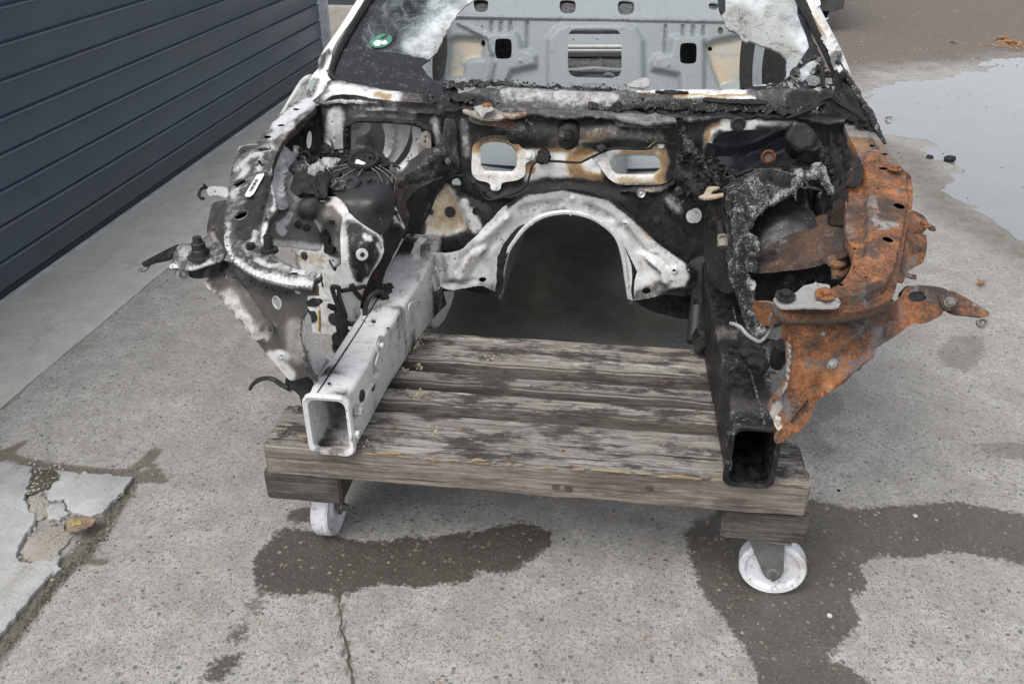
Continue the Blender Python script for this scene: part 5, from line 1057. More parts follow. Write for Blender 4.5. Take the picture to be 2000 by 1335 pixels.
# structure behind the left scuttle opening
sheet('inner_pillar', [(748,238),(800,238),(800,262),(790,290),(765,325),(748,350),(722,350),(740,320),(750,290),(752,265)], [(748,238,'y',2.44),(800,238,'y',2.46),(748,350,'y',2.40),(790,290,'y',2.43),(722,350,'y',2.39)], M['paint'], car, res=6, thick=.004, base=(.02, 0, 0, 0), relief=[(.02, 8, [(770,240),(765,290),(738,340)])], crumple=.006, cscale=16, label='white inner pillar behind the scuttle opening')
sheet('inner_pillar', [(806,246),(832,250),(826,290),(806,330),(780,345),(772,332),(795,305),(806,275)], [(806,246,'y',2.42),(832,250,'y',2.42),(806,330,'y',2.38),(772,332,'y',2.38)], M['paint'], car, [ell(813,272,2,2), ell(797,309,2,2)], res=5, thick=.004, base=(.03, 0, 0, 0))
sheet('inner_brace', [(684,258),(702,252),(708,242),(724,240),(720,256),(706,266),(696,268),(690,300),(684,320)], [(684,258,'y',2.44),(724,240,'y',2.45),(690,300,'y',2.42),(684,320,'y',2.42)], M['paint'], car, res=5, thick=.004, base=(.05, 0, 0, 0))
sheet('kick_panel', [(670,230),(860,230),(850,380),(660,370)], [(670,230,'y',3.0),(860,230,'y',3.0),(850,380,'y',2.72),(660,370,'y',2.72)], M['char'], car, res=12, thick=.004, base=(.9, 0, 0, 0), marks=[('s', .3, 7, [(694,290),(720,288)])], relief=[(.03, 8, [(690,288),(722,286)]), (.03, 8, [(690,272),(722,270)])])

for hx in (938, 1108, 1222, 1392):
    sheet('shelf_hole_backing', [(hx-22,-6),(hx+22,-6),(hx+22,40),(hx-22,40)], [(hx-22,-6,'y',4.66),(hx+22,-6,'y',4.66),(hx+22,40,'y',4.30),(hx-22,40,'y',4.30)], M['primer'], shelf, res=9, thick=.003, base=(.55, 0, 0, 0))  # added dark sheets, so the shelf holes look shaded
for x0, x1 in ((940, 1030), (1310, 1390)):
    sheet('boot_side_liner', [(x0,60),(x1,60),(x1,150),(x0,150)], [(x0,60,'y',4.7),(x1,60,'y',4.7),(x1,150,'y',4.45),(x0,150,'y',4.45)], M['primer'], car, res=9, thick=.003, base=(.5, 0, .1, .1), crumple=.03, cscale=9)
# ------------------------------------------------------------------ left front corner: sooted white fender rail and strut tower
LF = Surf([(445,485,'z',.832),(437,440,'z',.845),(451,338,'z',.875),(500,279,'z',.905),(560,214,'z',.945),(598,226,'z',.955),(590,190,'z',.965),(541,300,'z',.915),(525,345,'z',.895),(538,391,'z',.88),(522,440,'z',.862),(535,496,'z',.845),(470,400,'z',.868),(489,533,'z',.826),(565,555,'z',.826),(611,558,'z',.828),(627,534,'z',.838),(558,513,'z',.842),(495,300,'z',.91)])
fen, _ = sheet('fender_rail', [(597,190),(575,202),(559,215),(538,233),(500,278),(470,288),(466,296),(458,312),(451,338),(446,378),(439,427),(437,467),(443,490),(459,513),(489,533),(522,546),(565,556),(608,560),(613,548),(627,536),(628,533),(591,526),(558,513),(535,497),(516,480),(514,466),(522,446),(526,430),(541,408),(538,391),(532,368),(526,345),(534,318),(542,296),(549,282),(574,249),(596,229),(618,206)],
    LF, M['smoked'], car, [ell(468.5,358,13,7.5,-14), ell(470.5,421,13,7.5,-10), ell(514.5,292,11,4.5,-5), ell(522.5,267.5,7,2.8), ell(549,244.5,7,2.6), ell(578,213,6,2), ell(575,534,7.5,2.8,6), ell(521,428,2.5,2)], res=5, box=(0, .006, -.016), base=(.60, 0, .05, 0), jag=.7, crumple=.002, cscale=20,
    marks=[('s', .26, 12, [(441,480),(447,500),(463,514),(495,535),(530,545),(565,553),(608,556)]), ('s', .30, 9, [(500,508),(530,520),(560,524),(600,534),(620,536)]), ('s', .34, 9, [(462,330),(490,304),(524,290)]), ('s', .20, 15, [(540,244),(562,228),(585,212),(605,198)]), ('s', .32, 11, [(528,268),(545,258),(570,245)]), ('s', .34, 8, [(506,330),(512,300),(532,285)]), ('s', .34, 10, [(480,330),(455,380)]),
           ('s', .86, 26, [(478,450),(492,420),(505,380),(514,355)]), ('s', .36, 7, [(482,488),(494,470),(498,452)]), ('s', .3, 6, [(534,330),(533,360),(540,388),(532,408)]), ('s', .18, 7, [(518,440),(514,470)]), ('s', .36, 8, [(446,440),(442,470)]), ('r', .5, 6, [(547,284),(560,266),(572,252)]), ('c', .3, 8, [(536,310),(540,345)])],
    relief=[(-.008, 5, [(528,330),(520,380),(508,430),(502,470),(505,490)]), (.010, 6, [(480,505),(510,525),(545,536),(600,546)]), (.006, 4, [(470,506),(500,530),(560,548)]), (.008, 8, [(535,525),(560,530)]), (-.006, 14, [(470,455)]), (-.006, 14, [(485,385)]), (.008, 7, [(520,300),(505,330)])], label='sooted white fender rail with scratched edges')
def ringed(px, py, sf, rx, mat, par, burn):
    q, n_ = sf.at(px, py, .0008); u, v, n_ = frame_of(n_); V, F = [], []
    for k in range(20):
        a = 2*math.pi*k/20
        for rr_, h in ((rx*.96, -.004), (rx, .0012), (rx*1.14, .0016), (rx*1.22, 0)): V.append(q+(u*math.cos(a)+v*math.sin(a))*rr_+n_*h)
    for k in range(20):
        for j in range(3): F.append((k*4+j, ((k+1) % 20)*4+j, ((k+1) % 20)*4+j+1, k*4+j+1))
    return mesh('hole_rim', V, F, par, mat, ang=50, burn=burn)
lab = Surf([(x, y, 'z', float(LF.pts([(x, y)])[0][2])+.004) for x, y in ((480,382),(502,341),(515,337),(492,382),(498,360))])
lo, _ = sheet('paper_label', [(478,381),(484,370),(501,342),(505,340),(515,338),(516,341),(511,350),(495,379),(488,384),(480,384)], lab, M['label'], fen, res=5, thick=.0008, curve=False)
lab2 = Surf([(x, y, 'z', float(LF.pts([(x, y)])[0][2])+.0052) for x, y in ((480,382),(502,341),(515,337),(492,382),(498,360))])
for i in range(9):
    t = i/9; x, y = 488+14*t, 374-24*t; w_ = 1.0+.9*((i*7) % 3)/2
    sheet('print_bar', [(x-2.5, y-1.2), (x-2.5+w_*.9, y-1.2-w_), (x+2.5+w_*.9, y+.2-w_), (x+2.5, y+.2)], lab2, M['ink'], lo, res=5, thick=.0004, curve=False)
sheet('fender_side_flange', [(415,398),(430,392),(444,392),(442,430),(440,470),(446,496),(430,492),(412,468),(404,452),(408,424)], [(415,398,'y',2.0),(444,392,'y',1.93),(446,496,'y',1.66),(404,452,'y',1.86),(430,440,'y',1.8),(412,468,'y',1.80)], M['soot'], car, res=7, thick=.003, base=(.62, 0, .05, 0), marks=[('s', .1, 8, [(415,460),(425,480)])])
tb, _ = sheet('clip_tab', [(404,367),(420,364),(443,367),(446,378),(442,386),(425,381),(408,382)], [(404,367,'z',.80),(443,367,'z',.84),(442,386,'z',.83),(408,382,'z',.79)], M['smoked'], fen, [ell(420,374,3,1.5)], res=5, thick=.003, base=(.28, 0, 0, 0))
tube('melted_clip', [at(x, y, z=.80) for x, y in ((408,368),(400,366),(391,372),(389,382),(394,388),(398,387))], .0045, fen, M['char'], 6, (1, 0, .05, 0)); tube('melted_clip', [at(400,366,z=.80), at(399,360,z=.81)], .004, fen, M['char'], 6, (1, 0, 0, 0))
sheet('edge_clip', [(465,296),(470,288),(485,284),(503,283),(500,288),(482,292),(468,298)], [(465,296,'z',.905),(485,284,'z',.915),(503,283,'z',.915),(468,298,'z',.90)], M['soot'], fen, res=4, thick=.004, base=(.3, 0, .25, 0))
# inner fender wall between rail and firewall
sheet('inner_fender_wall', [(596,228),(622,206),(642,200),(648,240),(650,300),(648,330),(620,325),(590,318),(560,304),(548,286),(572,252)], [(596,228,'y',2.40),(642,200,'y',2.365),(648,330,'y',2.30),(548,286,'y',2.26),(572,252,'y',2.36),(590,318,'y',2.25),(610,270,'y',2.36)], M['smoked'], car, [ell(604,273,5,18,3), ell(577,292,2.5,5,10)], res=6, thick=.003, base=(.74, 0, 0, 0), marks=[('s', .0, 6, [(577,288),(578,297)]), ('s', .35, 10, [(636,215),(640,290)]), ('s', .3, 6, [(566,268),(596,236)])], relief=[(-.01, 10, [(622,215),(626,310)])])
# apron shelf between fender rail and tower
AP = Surf([(541,300,'z',.908),(525,345,'z',.890),(540,400,'z',.876),(560,300,'z',.88),(600,312,'z',.84),(650,318,'z',.83),(560,350,'z',.835),(600,360,'z',.825),(640,372,'z',.82),(560,400,'y',1.97),(610,392,'y',1.99),(640,384,'y',2.02)])
sheet('apron_shelf', [(543,296),(556,286),(575,300),(600,306),(630,304),(660,312),(665,340),(660,378),(640,390),(612,394),(588,396),(566,404),(548,410),(538,400),(536,385),(530,360),(528,342)], AP, M['smoked'], car, [ell(581,341,6,3)], res=6, thick=.003, base=(.34, 0, .06, .1), crumple=.003, cscale=25,
    marks=[('s', .05, 8, [(560,330),(552,360),(550,390)]), ('c', .34, 7, [(556,345),(556,365)]), ('s', .02, 6, [(604,314),(612,324)]), ('s', .0, 6, [(572,348),(578,350)]), ('s', 1, 22, [(620,345),(600,370),(640,375)]), ('s', .75, 12, [(585,312),(580,322)]), ('s', .12, 8, [(545,375),(560,395)])],
    relief=[(.010, 6, [(552,310),(552,350),(550,385)]), (.012, 12, [(588,318)]), (-.008, 5, [(563,330),(562,370)])])
# melted insulation heaps
def heap(name, outline, ctrl, base, par=car, res=6, crumple=.016, cscale=26, mat='char', marks=(), label=None, seed=0, jag=2.0, relief=(), thick=.012):
    return sheet(name, outline, ctrl, M[mat], par, res=res, thick=thick, base=base, jag=jag, crumple=crumple, cscale=cscale, marks=marks, label=label, seed=seed, relief=relief, ang=25)
heap('melted_insulation', [(588,336),(600,328),(618,334),(640,332),(655,330),(668,342),(650,352),(638,362),(640,378),(620,382),(600,376),(575,378),(568,366),(572,350)], [(588,336,'z',.868),(655,330,'z',.862),(640,378,'z',.84),(568,366,'z',.845),(605,355,'z',.862)], (1, 0, .10, 0), seed=1)
heap('ash_clump', [(600,330),(612,318),(630,310),(650,308),(664,312),(650,324),(634,336),(618,342),(606,338)], [(600,330,'z',.875),(650,308,'z',.875),(664,312,'z',.87),(618,342,'z',.865)], (.3, 0, .95, 0), mat='soot', seed=2, res=4, crumple=.012, cscale=40)
heap('charred_lump', [(596,306),(604,298),(630,288),(640,286),(662,294),(680,292),(705,296),(730,300),(752,310),(764,322),(745,328),(715,322),(690,318),(665,322),(640,316),(615,318),(598,316)], [(596,306,'y',2.30),(640,286,'y',2.31),(705,296,'y',2.28),(764,322,'y',2.18),(690,318,'y',2.20),(598,316,'y',2.24),(640,316,'y',2.22)], (1, 0, .06, 0), seed=3, res=5)
crumbs('charred_crust', 90, along([(600,345),(640,350),(620,372)], 10, 6), AP, .003, .009, car, M['soot'], (0, .5), .02)
crumbs('charred_crust', 70, along([(600,305),(660,305),(740,318)], 8, 4), Surf([(596,306,'y',2.28),(640,286,'y',2.30),(764,322,'y',2.16),(690,318,'y',2.19)]), .003, .009, car, M['soot'], (0, .4), .015)
# wheelhouse panel, brown grey inside
WH = Surf([(525,450,'y',1.86),(540,410,'y',1.95),(565,400,'y',1.97),(613,389,'y',2.0),(639,385,'y',2.02),(665,388,'y',2.0),(682,419,'y',1.965),(667,465,'y',1.94),(663,512,'y',1.915),(630,471,'y',1.97),(572,483,'y',1.90),(600,485,'y',1.915),(543,480,'y',1.87),(580,440,'y',1.945),(610,410,'y',1.965),(660,420,'y',1.96)])
sheet('wheelhouse_panel', [(524,456),(528,440),(534,426),(541,411),(556,406),(565,400),(587,392),(613,388),(639,384),(655,384),(668,390),(682,418),(674,424),(668,465),(666,500),(664,514),(652,522),(642,498),(631,474),(626,487),(618,490),(600,486),(572,483),(543,480),(532,470)], WH, M['hazed'], car, [ell(569,424,2.5,2), ell(543,440,2,1.6)], res=6, thick=.003, base=(.62, 0, 0, .10), crumple=.002, cscale=25,
    marks=[('s', 1, 20, [(600,404),(620,398)]), ('s', .98, 16, [(592,415),(612,418)]), ('s', 1, 6, [(534,422),(545,410)]), ('s', .0, 7, [(566,420),(560,432),(545,440),(550,455)]), ('s', .0, 9, [(548,445),(552,452)]), ('s', .04, 12, [(635,390),(655,392),(668,408),(676,418)]), ('c', .26, 14, [(625,412),(640,405),(655,412)]), ('s', .16, 9, [(540,474),(572,478),(600,480),(620,484)]), ('c', .18, 10, [(545,472),(600,478)]), ('s', .9, 6, [(628,455),(634,480)]), ('s', .62, 18, [(652,445),(648,475)]), ('s', .06, 6, [(618,432),(626,444)]), ('s', .1, 6, [(645,500),(655,515)])],
    relief=[(.030, 26, [(600,408),(612,406)]), (-.02, 12, [(645,440),(655,480),(658,505)]), (.014, 8, [(624,425),(632,455),(640,490)]), (-.006, 4, [(530,466),(572,474),(620,480)]), (.010, 7, [(566,424)])], label='sooty brown wheelhouse panel with a bulge')
for px, py in ((583,438),(599,444)): q, n_ = WH.at(px, py, .003); lathe('stud', q, n_, [(.010, 0), (.010, .003), (.006, .004), (.006, .010), (.003, .011)], car, M['soot'], 10, (.9, 0, .1, 0))
heap('charred_lump', [(628,452),(634,456),(640,475),(648,484),(646,494),(638,496),(634,484),(629,470)], [(628,452,'y',1.945),(648,484,'y',1.93),(638,496,'y',1.93),(629,470,'y',1.945)], (1, 0, .15, 0), res=4, crumple=.008, seed=5)
sheet('seam_tab', [(642,508),(650,506),(657,524),(654,530),(648,522)], [(642,508,'y',1.925),(650,506,'y',1.925),(657,524,'y',1.91),(648,522,'y',1.91)], M['soot'], car, res=4, thick=.004, base=(.8, 0, .1, 0))
# white column that carries the strut down to the rail
SC_ = Surf([(672,421,'y',1.955),(665,460,'y',1.935),(666,508,'y',1.91),(667,547,'y',1.905),(668,600,'y',1.90),(682,633,'y',1.90),(699,623,'y',1.93),(703,595,'y',1.935),(724,536,'y',1.945),(748,495,'y',1.96),(750,478,'y',1.97),(730,452,'y',1.965),(695,428,'y',1.96),(705,494,'y',1.915),(690,560,'y',1.91)])
sheet('strut_column', [(671,418),(668,440),(665,462),(666,508),(667,547),(665,578),(670,606),(676,625),(682,634),(692,634),(699,624),(702,606),(704,592),(711,566),(724,537),(736,520),(748,496),(751,480),(742,460),(730,452),(713,441),(695,428),(682,416)], SC_, M['paint'], car, [ell(681,622,2.2,1.6)], res=6, thick=.003, base=(.06, 0, 0, 0), crumple=.0025, cscale=25,
    marks=[('Ps', .66, 5, [(674,428),(690,428),(712,444),(735,458),(748,476),(746,494),(735,516),(720,540),(704,550),(690,546),(684,524),(679,504),(676,470)]), ('Pa', .18, 8, [(690,450),(730,460),(740,490),(715,530),(692,530)]), ('s', 1, 9, [(700,468),(696,500),(706,528),(702,545)]), ('s', .9, 8, [(724,480),(722,510)]), ('s', .25, 6, [(738,476),(742,490)]), ('s', .12, 8, [(712,462),(722,466)]), ('s', .42, 9, [(692,605),(698,622)]), ('s', .8, 5, [(690,562),(704,580)]), ('c', .4, 7, [(716,556),(706,580)])],
    relief=[(.012, 18, [(706,492)]), (-.01, 8, [(676,440),(680,500)]), (.01, 8, [(730,500),(715,535)])], label='white column with a blistered black patch under the strut tower')
q, n_ = SC_.at(705, 494, .012); lathe('washer', q, n_, [(.0155, -.004), (.0155, .002), (.0065, .003), (.0060, -.004), (.001, -.004)], car, M['paint'], 18, (.1, 0, 0, 0))
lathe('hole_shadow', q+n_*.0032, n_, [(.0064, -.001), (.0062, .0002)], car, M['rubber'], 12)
# smooth plastic dome with ribs
DM = Surf([(705,313,'y',2.22),(660,322,'y',2.17),(632,335,'y',2.13),(616,352,'y',2.085),(646,375,'y',2.03),(662,386,'y',2.0),(680,417,'y',1.975),(713,441,'y',1.965),(741,458,'y',1.975),(760,440,'y',2.0),(769,417,'y',2.03),(772,365,'y',2.09),(770,345,'y',2.12),(758,330,'y',2.17),(700,385,'y',2.0),(735,390,'y',1.995),(710,345,'y',2.11),(690,360,'y',2.06),(735,355,'y',2.08)])
dome, _ = sheet('strut_dome_cover', [(705,311),(680,316),(655,324),(632,335),(618,350),(628,362),(640,372),(655,382),(668,392),(680,416),(695,428),(713,441),(730,452),(742,460),(752,452),(762,438),(769,417),(772,390),(773,365),(771,346),(760,331),(742,321),(724,314)], DM, M['char'], car, res=6, thick=.004, base=(0, 0, .03, 0), crumple=.0012, cscale=20, jag=.5, marks=[('s', 1, 14, [(650,360),(665,372)]), ('a', .22, 12, [(737,425),(745,440)]), ('a', .2, 12, [(630,342),(640,352)])],
    relief=[(.010, 5, [(702,326),(660,332),(634,340)]), (.010, 5, [(702,328),(660,340),(622,356)]), (.010, 5, [(704,332),(672,352),(648,374)]), (.010, 4, [(712,334),(700,350)]), (.010, 4, [(722,333),(738,345),(746,362)]), (.010, 4, [(730,331),(752,345),(764,362)]), (.010, 4, [(736,328),(760,342),(772,356)]), (.02, 12, [(715,328)]), (-.012, 7, [(713,324)])], label='smooth black plastic dome with radiating ribs')
for L in ([(702,326),(660,332),(634,340)], [(702,328),(660,340),(622,356)], [(704,332),(672,352),(650,372)], [(712,334),(700,350)], [(722,333),(738,345),(746,362)], [(730,331),(752,345),(764,362)], [(736,328),(760,342),(772,356)]):
    tube('rib', [DM.at(x, y, .011)[0] for x, y in L], .0015, dome, M['soot'], 5, (.45, 0, .25, 0))
q, n_ = DM.at(712, 326, .022); lathe('dome_ring', q, Vector((0, -.35, 1)), [(.040, -.006), (.046, 0), (.044, .006), (.034, .005), (.030, -.002), (.004, -.006)], dome, M['char'], 22, (.9, 0, .05, 0))
q, n_ = DM.at(690, 356, .0); lathe('socket_boss', q-Vector((0, 0, .03)), Vector((-.1, -.35, 1)), [(.030, -.05), (.027, .036), (.022, .041), (.009, .041), (.007, .036), (.002, .035)], dome, M['char'], 18, (.3, 0, .03, 0))
q, n_ = DM.at(721, 355, .002); bolt(q, Vector((0, -.5, 1)), .008, dome, M['soot'], burn=(.8, 0, .15, 0), washer=2.0)
sheet('ash_scrap', [(690,316),(700,312),(708,315),(715,318),(705,320),(694,319)], [(690,316,'y',2.17),(708,315,'y',2.17),(715,318,'y',2.16),(694,319,'y',2.16)], M['paint'], dome, res=3, thick=.002, crumple=.003, cscale=50, base=(.1, 0, .1, 0))
# scorched brace from tower to firewall
BR = Surf([(772,353,'y',2.09),(761,322,'y',2.17),(804,312,'y',2.22),(827,292,'y',2.27),(860,282,'y',2.30),(880,240,'y',2.32),(895,335,'y',2.31),(850,351,'y',2.22),(800,381,'y',2.13),(790,440,'y',2.085),(780,421,'y',2.07),(774,384,'y',2.07),(830,330,'y',2.22)])
sheet('strut_brace', [(760,322),(772,326),(784,320),(804,311),(820,298),(832,290),(848,287),(860,276),(866,250),(870,232),(886,234),(892,250),(894,290),(897,320),(894,336),(874,343),(849,352),(820,367),(802,381),(792,396),(798,420),(795,446),(789,444),(780,421),(774,386),(771,352),(764,338)], BR, M['paint'], car, [ell(807,356,2.5,3), ell(872,316,2,1.5)], res=6, thick=.004, base=(.66, 0, .06, .12), crumple=.004, cscale=22, jag=.8,
    marks=[('r', .72, 9, [(775,358),(778,376),(780,392)]), ('r', .5, 12, [(785,362),(805,352),(815,345)]), ('c', .34, 9, [(790,370),(806,362)]), ('c', .5, 8, [(784,395),(792,425),(791,440)]), ('r', .4, 8, [(788,400),(793,425)]), ('s', .25, 8, [(780,330),(790,322)]), ('s', 1, 20, [(850,320),(880,330)]), ('a', .25, 25, [(820,330),(870,300)])], relief=[(.012, 10, [(790,345),(830,325),(868,300)]), (-.012, 8, [(785,365),(830,352),(880,338)]), (.008, 6, [(864,313)])], label='scorched and rust-streaked brace running to the firewall')
for px, py in ((852,298),(872,316)): q, n_ = BR.at(px, py, .006); bolt(q, n_, .006, car, M['soot'], burn=(.5, 0, .3, 0))
TS = Surf([(768,402,'y',2.05),(790,446,'y',2.07),(785,465,'y',2.05),(760,512,'y',2.01),(735,580,'y',1.98),(712,600,'y',1.95),(724,537,'y',1.955),(750,490,'y',1.965),(758,447,'y',1.99),(770,470,'y',2.02)])
sheet('tower_side', [(766,404),(772,402),(781,420),(791,446),(786,464),(774,488),(762,512),(753,532),(746,556),(750,575),(742,582),(730,580),(720,590),(714,602),(704,602),(704,590),(712,566),(725,537),(738,519),(750,492),(751,470),(748,458),(758,446),(766,426)], TS, M['paint'], car, res=6, thick=.003, base=(.9, 0, .02, .1), crumple=.004, cscale=24, marks=[('s', .1, 4, [(770,404),(780,422),(790,446)]), ('s', .3, 7, [(770,425),(778,440)]), ('c', .45, 7, [(772,468),(766,492)]), ('r', .55, 8, [(722,552),(716,572)]), ('c', .36, 6, [(722,552),(716,572)]), ('r', .5, 8, [(742,532),(736,548)]), ('c', .4, 9, [(776,478),(764,506)])], relief=[(.016, 14, [(772,440),(776,455)]), (-.014, 10, [(752,500),(735,545),(722,580)])])
heap('charred_lump', [(748,560),(760,552),(775,560),(782,578),(778,590),(764,584),(752,580)], [(748,560,'y',2.0),(775,560,'y',2.08),(778,590,'y',2.04),(752,580,'y',1.98)], (.8, 0, .2, .1), mat='paint', res=5, crumple=.012, seed=9)
# view through the wheel opening: lower body side with plugs and seams
BP = Surf([(560,480,'y',2.50),(680,480,'y',2.42),(680,680,'y',2.36),(580,680,'y',2.44),(620,580,'y',2.42)])
bp_, _ = sheet('lower_side_panel', [(571,484),(600,480),(650,480),(690,500),(700,560),(700,620),(690,660),(640,652),(600,646),(596,600),(600,560),(584,540),(574,520)], BP, M['paint'], car, res=8, thick=.004, base=(.30, 0, 0, .05), marks=[('c', .22, 16, [(590,505),(630,505)]), ('s', .5, 14, [(574,490),(580,530)])], relief=[(-.008, 3, [(600,525),(690,530)]), (-.008, 3, [(620,560),(690,568)]), (.01, 4, [(632,490),(640,640)])], label='pale lower body side with black plugs')
for px, py, r in ((595,499,.013),(609,616,.024),(653,623,.022)): q, n_ = BP.at(px, py, .002); lathe('rubber_plug', q, n_, [(r, -.002), (r, .003), (r*.6, .005), (r*.2, .005)], bp_, M['rubber'], 18)
tube('sealant_bead', [BP.at(x, y, .003)[0] for x, y in ((621,560),(622,590),(625,620),(624,645))], .004, bp_, M['sealant'], 6, rnoise=.2)
tube('sealant_bead', [BP.at(x, y, .003)[0] for x, y in ((629,540),(631,560))], .003, bp_, M['soot'], 5, (.7, 0, 0, 0))
# hoses and the engine mount beside the rail
HZ = lambda pts, yy: [at(x, y, y=v) for (x, y), v in zip(pts, yy)]
tube('hose', HZ([(662,562),(655,560),(649,562),(655,583),(669,617),(682,632),(702,629),(712,616),(714,598),(722,580),(738,569),(748,571),(757,582)], [1.88,1.87,1.87,1.87,1.875,1.88,1.89,1.90,1.91,1.92,1.94,1.96,1.97]), .0065, car, M['rubber'], 8)
tube('hose', HZ([(662,562),(663,580),(670,600),(676,620)], [1.88,1.875,1.875,1.88]), .0060, car, M['rubber'], 8)
tube('link_rod', HZ([(667,568),(690,564),(713,559)], [1.89,1.895,1.92]), .006, car, M['char'], 8, (.8, 0, .1, 0))
tube('link_rod', HZ([(686,556),(694,570),(704,582)], [1.89,1.895,1.92]), [.008, .006, .007], car, M['char'], 7, (.8, 0, .1, 0))
em = lathe('mount_bush', at(675, 672, y=1.86), (0, 0, 1), [(.030, -.02), (.036, -.012), (.036, .0), (.024, .003), (.024, .012), (.034, .015), (.034, .026), (.012, .028), (.009, .08), (.003, .081)], car, M['rubber'], 20)
lathe('mount_bush', at(668, 640, y=1.90), (0, 0, 1), [(.016, -.05), (.016, .05), (.008, .055)], car, M['rubber'], 12)
tube('loose_clip', HZ([(640,596),(650,600),(658,604)], [1.9,1.9,1.9]), [.006, .009, .006], car, M['char'], 6, (.8, 0, .1, 0))
# headlight panel, left
HP = Surf([(396,540,'y',1.735),(425,574,'y',1.68),(453,598,'y',1.645),(484,643,'y',1.615),(525,695,'y',1.59),(567,740,'y',1.575),(605,733,'y',1.56),(620,743,'y',1.57),(596,654,'y',1.535),(618,554,'y',1.512),(570,554,'y',1.555),(501,543,'y',1.62),(453,523,'y',1.68),(425,512,'y',1.72),(540,600,'y',1.575),(450,560,'y',1.66)])
hp, _ = sheet('headlight_panel', [(396,541),(404,545),(425,574),(440,588),(453,598),(468,620),(484,643),(500,664),(525,695),(540,712),(553,727),(567,742),(590,738),(606,734),(622,745),(612,720),(604,700),(599,676),(595,652),(597,625),(599,606),(610,606),(618,600),(619,580),(619,556),(600,556),(570,552),(535,546),(501,538),(470,522),(450,512),(428,508),(404,524)], HP, M['hazed'], car, [ell(541.5,590.5,9.5,10), ell(582,566,5.5,6), ell(553,692.5,3,3), ell(440,540,3,3)], res=6, thick=.003, base=(.74, 0, 0, 0), crumple=.0015, cscale=20,
    marks=[('s', .22, 6, [(404,545),(440,585),(456,600)]), ('s', .12, 18, [(565,732),(545,710),(530,697)]), ('s', .02, 11, [(545,690),(560,694)]), ('s', .42, 10, [(505,645),(520,660)]), ('s', .45, 10, [(535,636),(520,650)]), ('s', .9, 26, [(470,545),(520,560),(560,565)]), ('s', .45, 30, [(575,640),(580,690)]), ('s', .46, 15, [(450,570),(475,610),(500,645)]), ('c', .18, 10, [(470,620),(455,604)]), ('s', 1, 14, [(420,535),(450,525)])],
    relief=[(.02, 9, [(412,552),(445,578),(478,616),(512,658)]), (-.014, 10, [(455,545),(490,590),(512,628)]), (.008, 9, [(533,636),(505,644)]), (.008, 8, [(578,640)]), (.010, 12, [(550,694)]), (.014, 6, [(596,620),(594,655),(600,700),(612,735)]), (.006, 5, [(548,566),(552,572)])], label='sooted grey headlight panel with round holes')
for (px, py, r) in ((541.5,590.5,.0128),(582,566,.0075),(553,692.5,.0055)): ringed(px, py, HP, r, M['smoked'], hp, (.02, 0, 0, 0))
q, n_ = HP.at(533, 636, .009); bolt(q, n_, .0075, hp, M['soot'], burn=(.5, 0, .2, 0))
sheet('slotted_bracket', [(601,578),(616,577),(622,582),(621,590),(612,590),(612,598),(622,598),(624,606),(606,607),(601,600)], [(601,578,'y',1.525),(622,582,'y',1.505),(624,606,'y',1.508),(601,600,'y',1.525)], M['paint'], hp, res=4, thick=.004, base=(.02, 0, 0, 0), curve=False)
tube('melted_clip', HZ([(606,592),(616,590),(628,588)], [1.53,1.51,1.50]), [.009, .010, .004], hp, M['char'], 7, (.7, 0, .15, 0))
sheet('panel_stay', [(598,608),(606,616),(611,650),(616,676),(630,692),(645,707),(638,722),(626,740),(621,752),(612,740),(604,716),(598,680),(596,640)], [(598,608,'y',1.545),(611,650,'y',1.58),(645,707,'y',1.72),(621,752,'y',1.60),(598,680,'y',1.55),(626,740,'y',1.64)], M['paint'], car, res=6, thick=.003, base=(.12, 0, 0, 0), marks=[('s', .45, 10, [(600,690),(612,735)])], relief=[(-.01, 6, [(604,640),(610,690),(622,725)])])
sheet('rail_step', [(645,703),(662,684),(680,688),(660,720),(640,748),(622,772),(606,776),(612,752),(626,730)], [(645,703,'z',.53),(662,684,'z',.53),(680,688,'z',.53),(606,776,'z',.525),(622,772,'z',.526),(640,748,'z',.526)], M['paint'], car, [ell(635,747,2.2,1.8)], res=6, thick=.003, base=(.24, 0, .05, 0))
heap('rubber_foot', [(558,737),(580,734),(599,731),(617,748),(614,760),(606,776),(596,802),(590,790),(584,772),(572,762),(562,764)], [(558,737,'y',1.60),(599,731,'y',1.58),(617,748,'y',1.59),(596,802,'y',1.57),(584,772,'y',1.58),(562,764,'y',1.60)], (.9, 0, 0, 0), crumple=.003, jag=.6, thick=.03, label='black rubber foot under the headlight panel')
tube('cable_stub', HZ([(562,757),(548,750),(535,741),(520,738),(505,742),(494,750),(488,760)], [1.60,1.60,1.60,1.61,1.62,1.63,1.64]), [.0065, .006, .006, .0055, .0055, .005, .004], car, M['rubber'], 8)
# headlight bracket with rubber stop
HB = Surf([(350,478,'z',.775),(422,474,'z',.80),(425,508,'z',.79),(372,526,'z',.755),(329,523,'z',.745),(390,500,'z',.775)])
hb, _ = sheet('headlight_bracket', [(349,478),(370,476),(398,476),(424,472),(436,478),(440,496),(432,508),(420,512),(400,518),(372,527),(350,524),(329,524),(338,508)], HB, M['smoked'], car, [ell(337,520,2.5,1.5)], res=6, thick=.004, base=(.55, 0, .02, 0), marks=[('s', .25, 5, [(372,524),(412,512)]), ('s', .05, 5, [(334,520),(345,518)]), ('s', .45, 10, [(352,485),(360,500)]), ('s', .95, 14, [(392,500),(400,496)])], relief=[(.008, 5, [(352,482),(340,512)])], label='small sooted headlight bracket carrying a rubber stop')
q, n_ = HB.at(393, 502, .002); lathe('rubber_stop', q, Vector((0, 0, 1)), [(.030, -.002), (.030, .003), (.020, .005), (.018, .018), (.016, .020), (.0165, .034), (.011, .037), (.010, .050), (.003, .051)], hb, M['rubber'], 14)
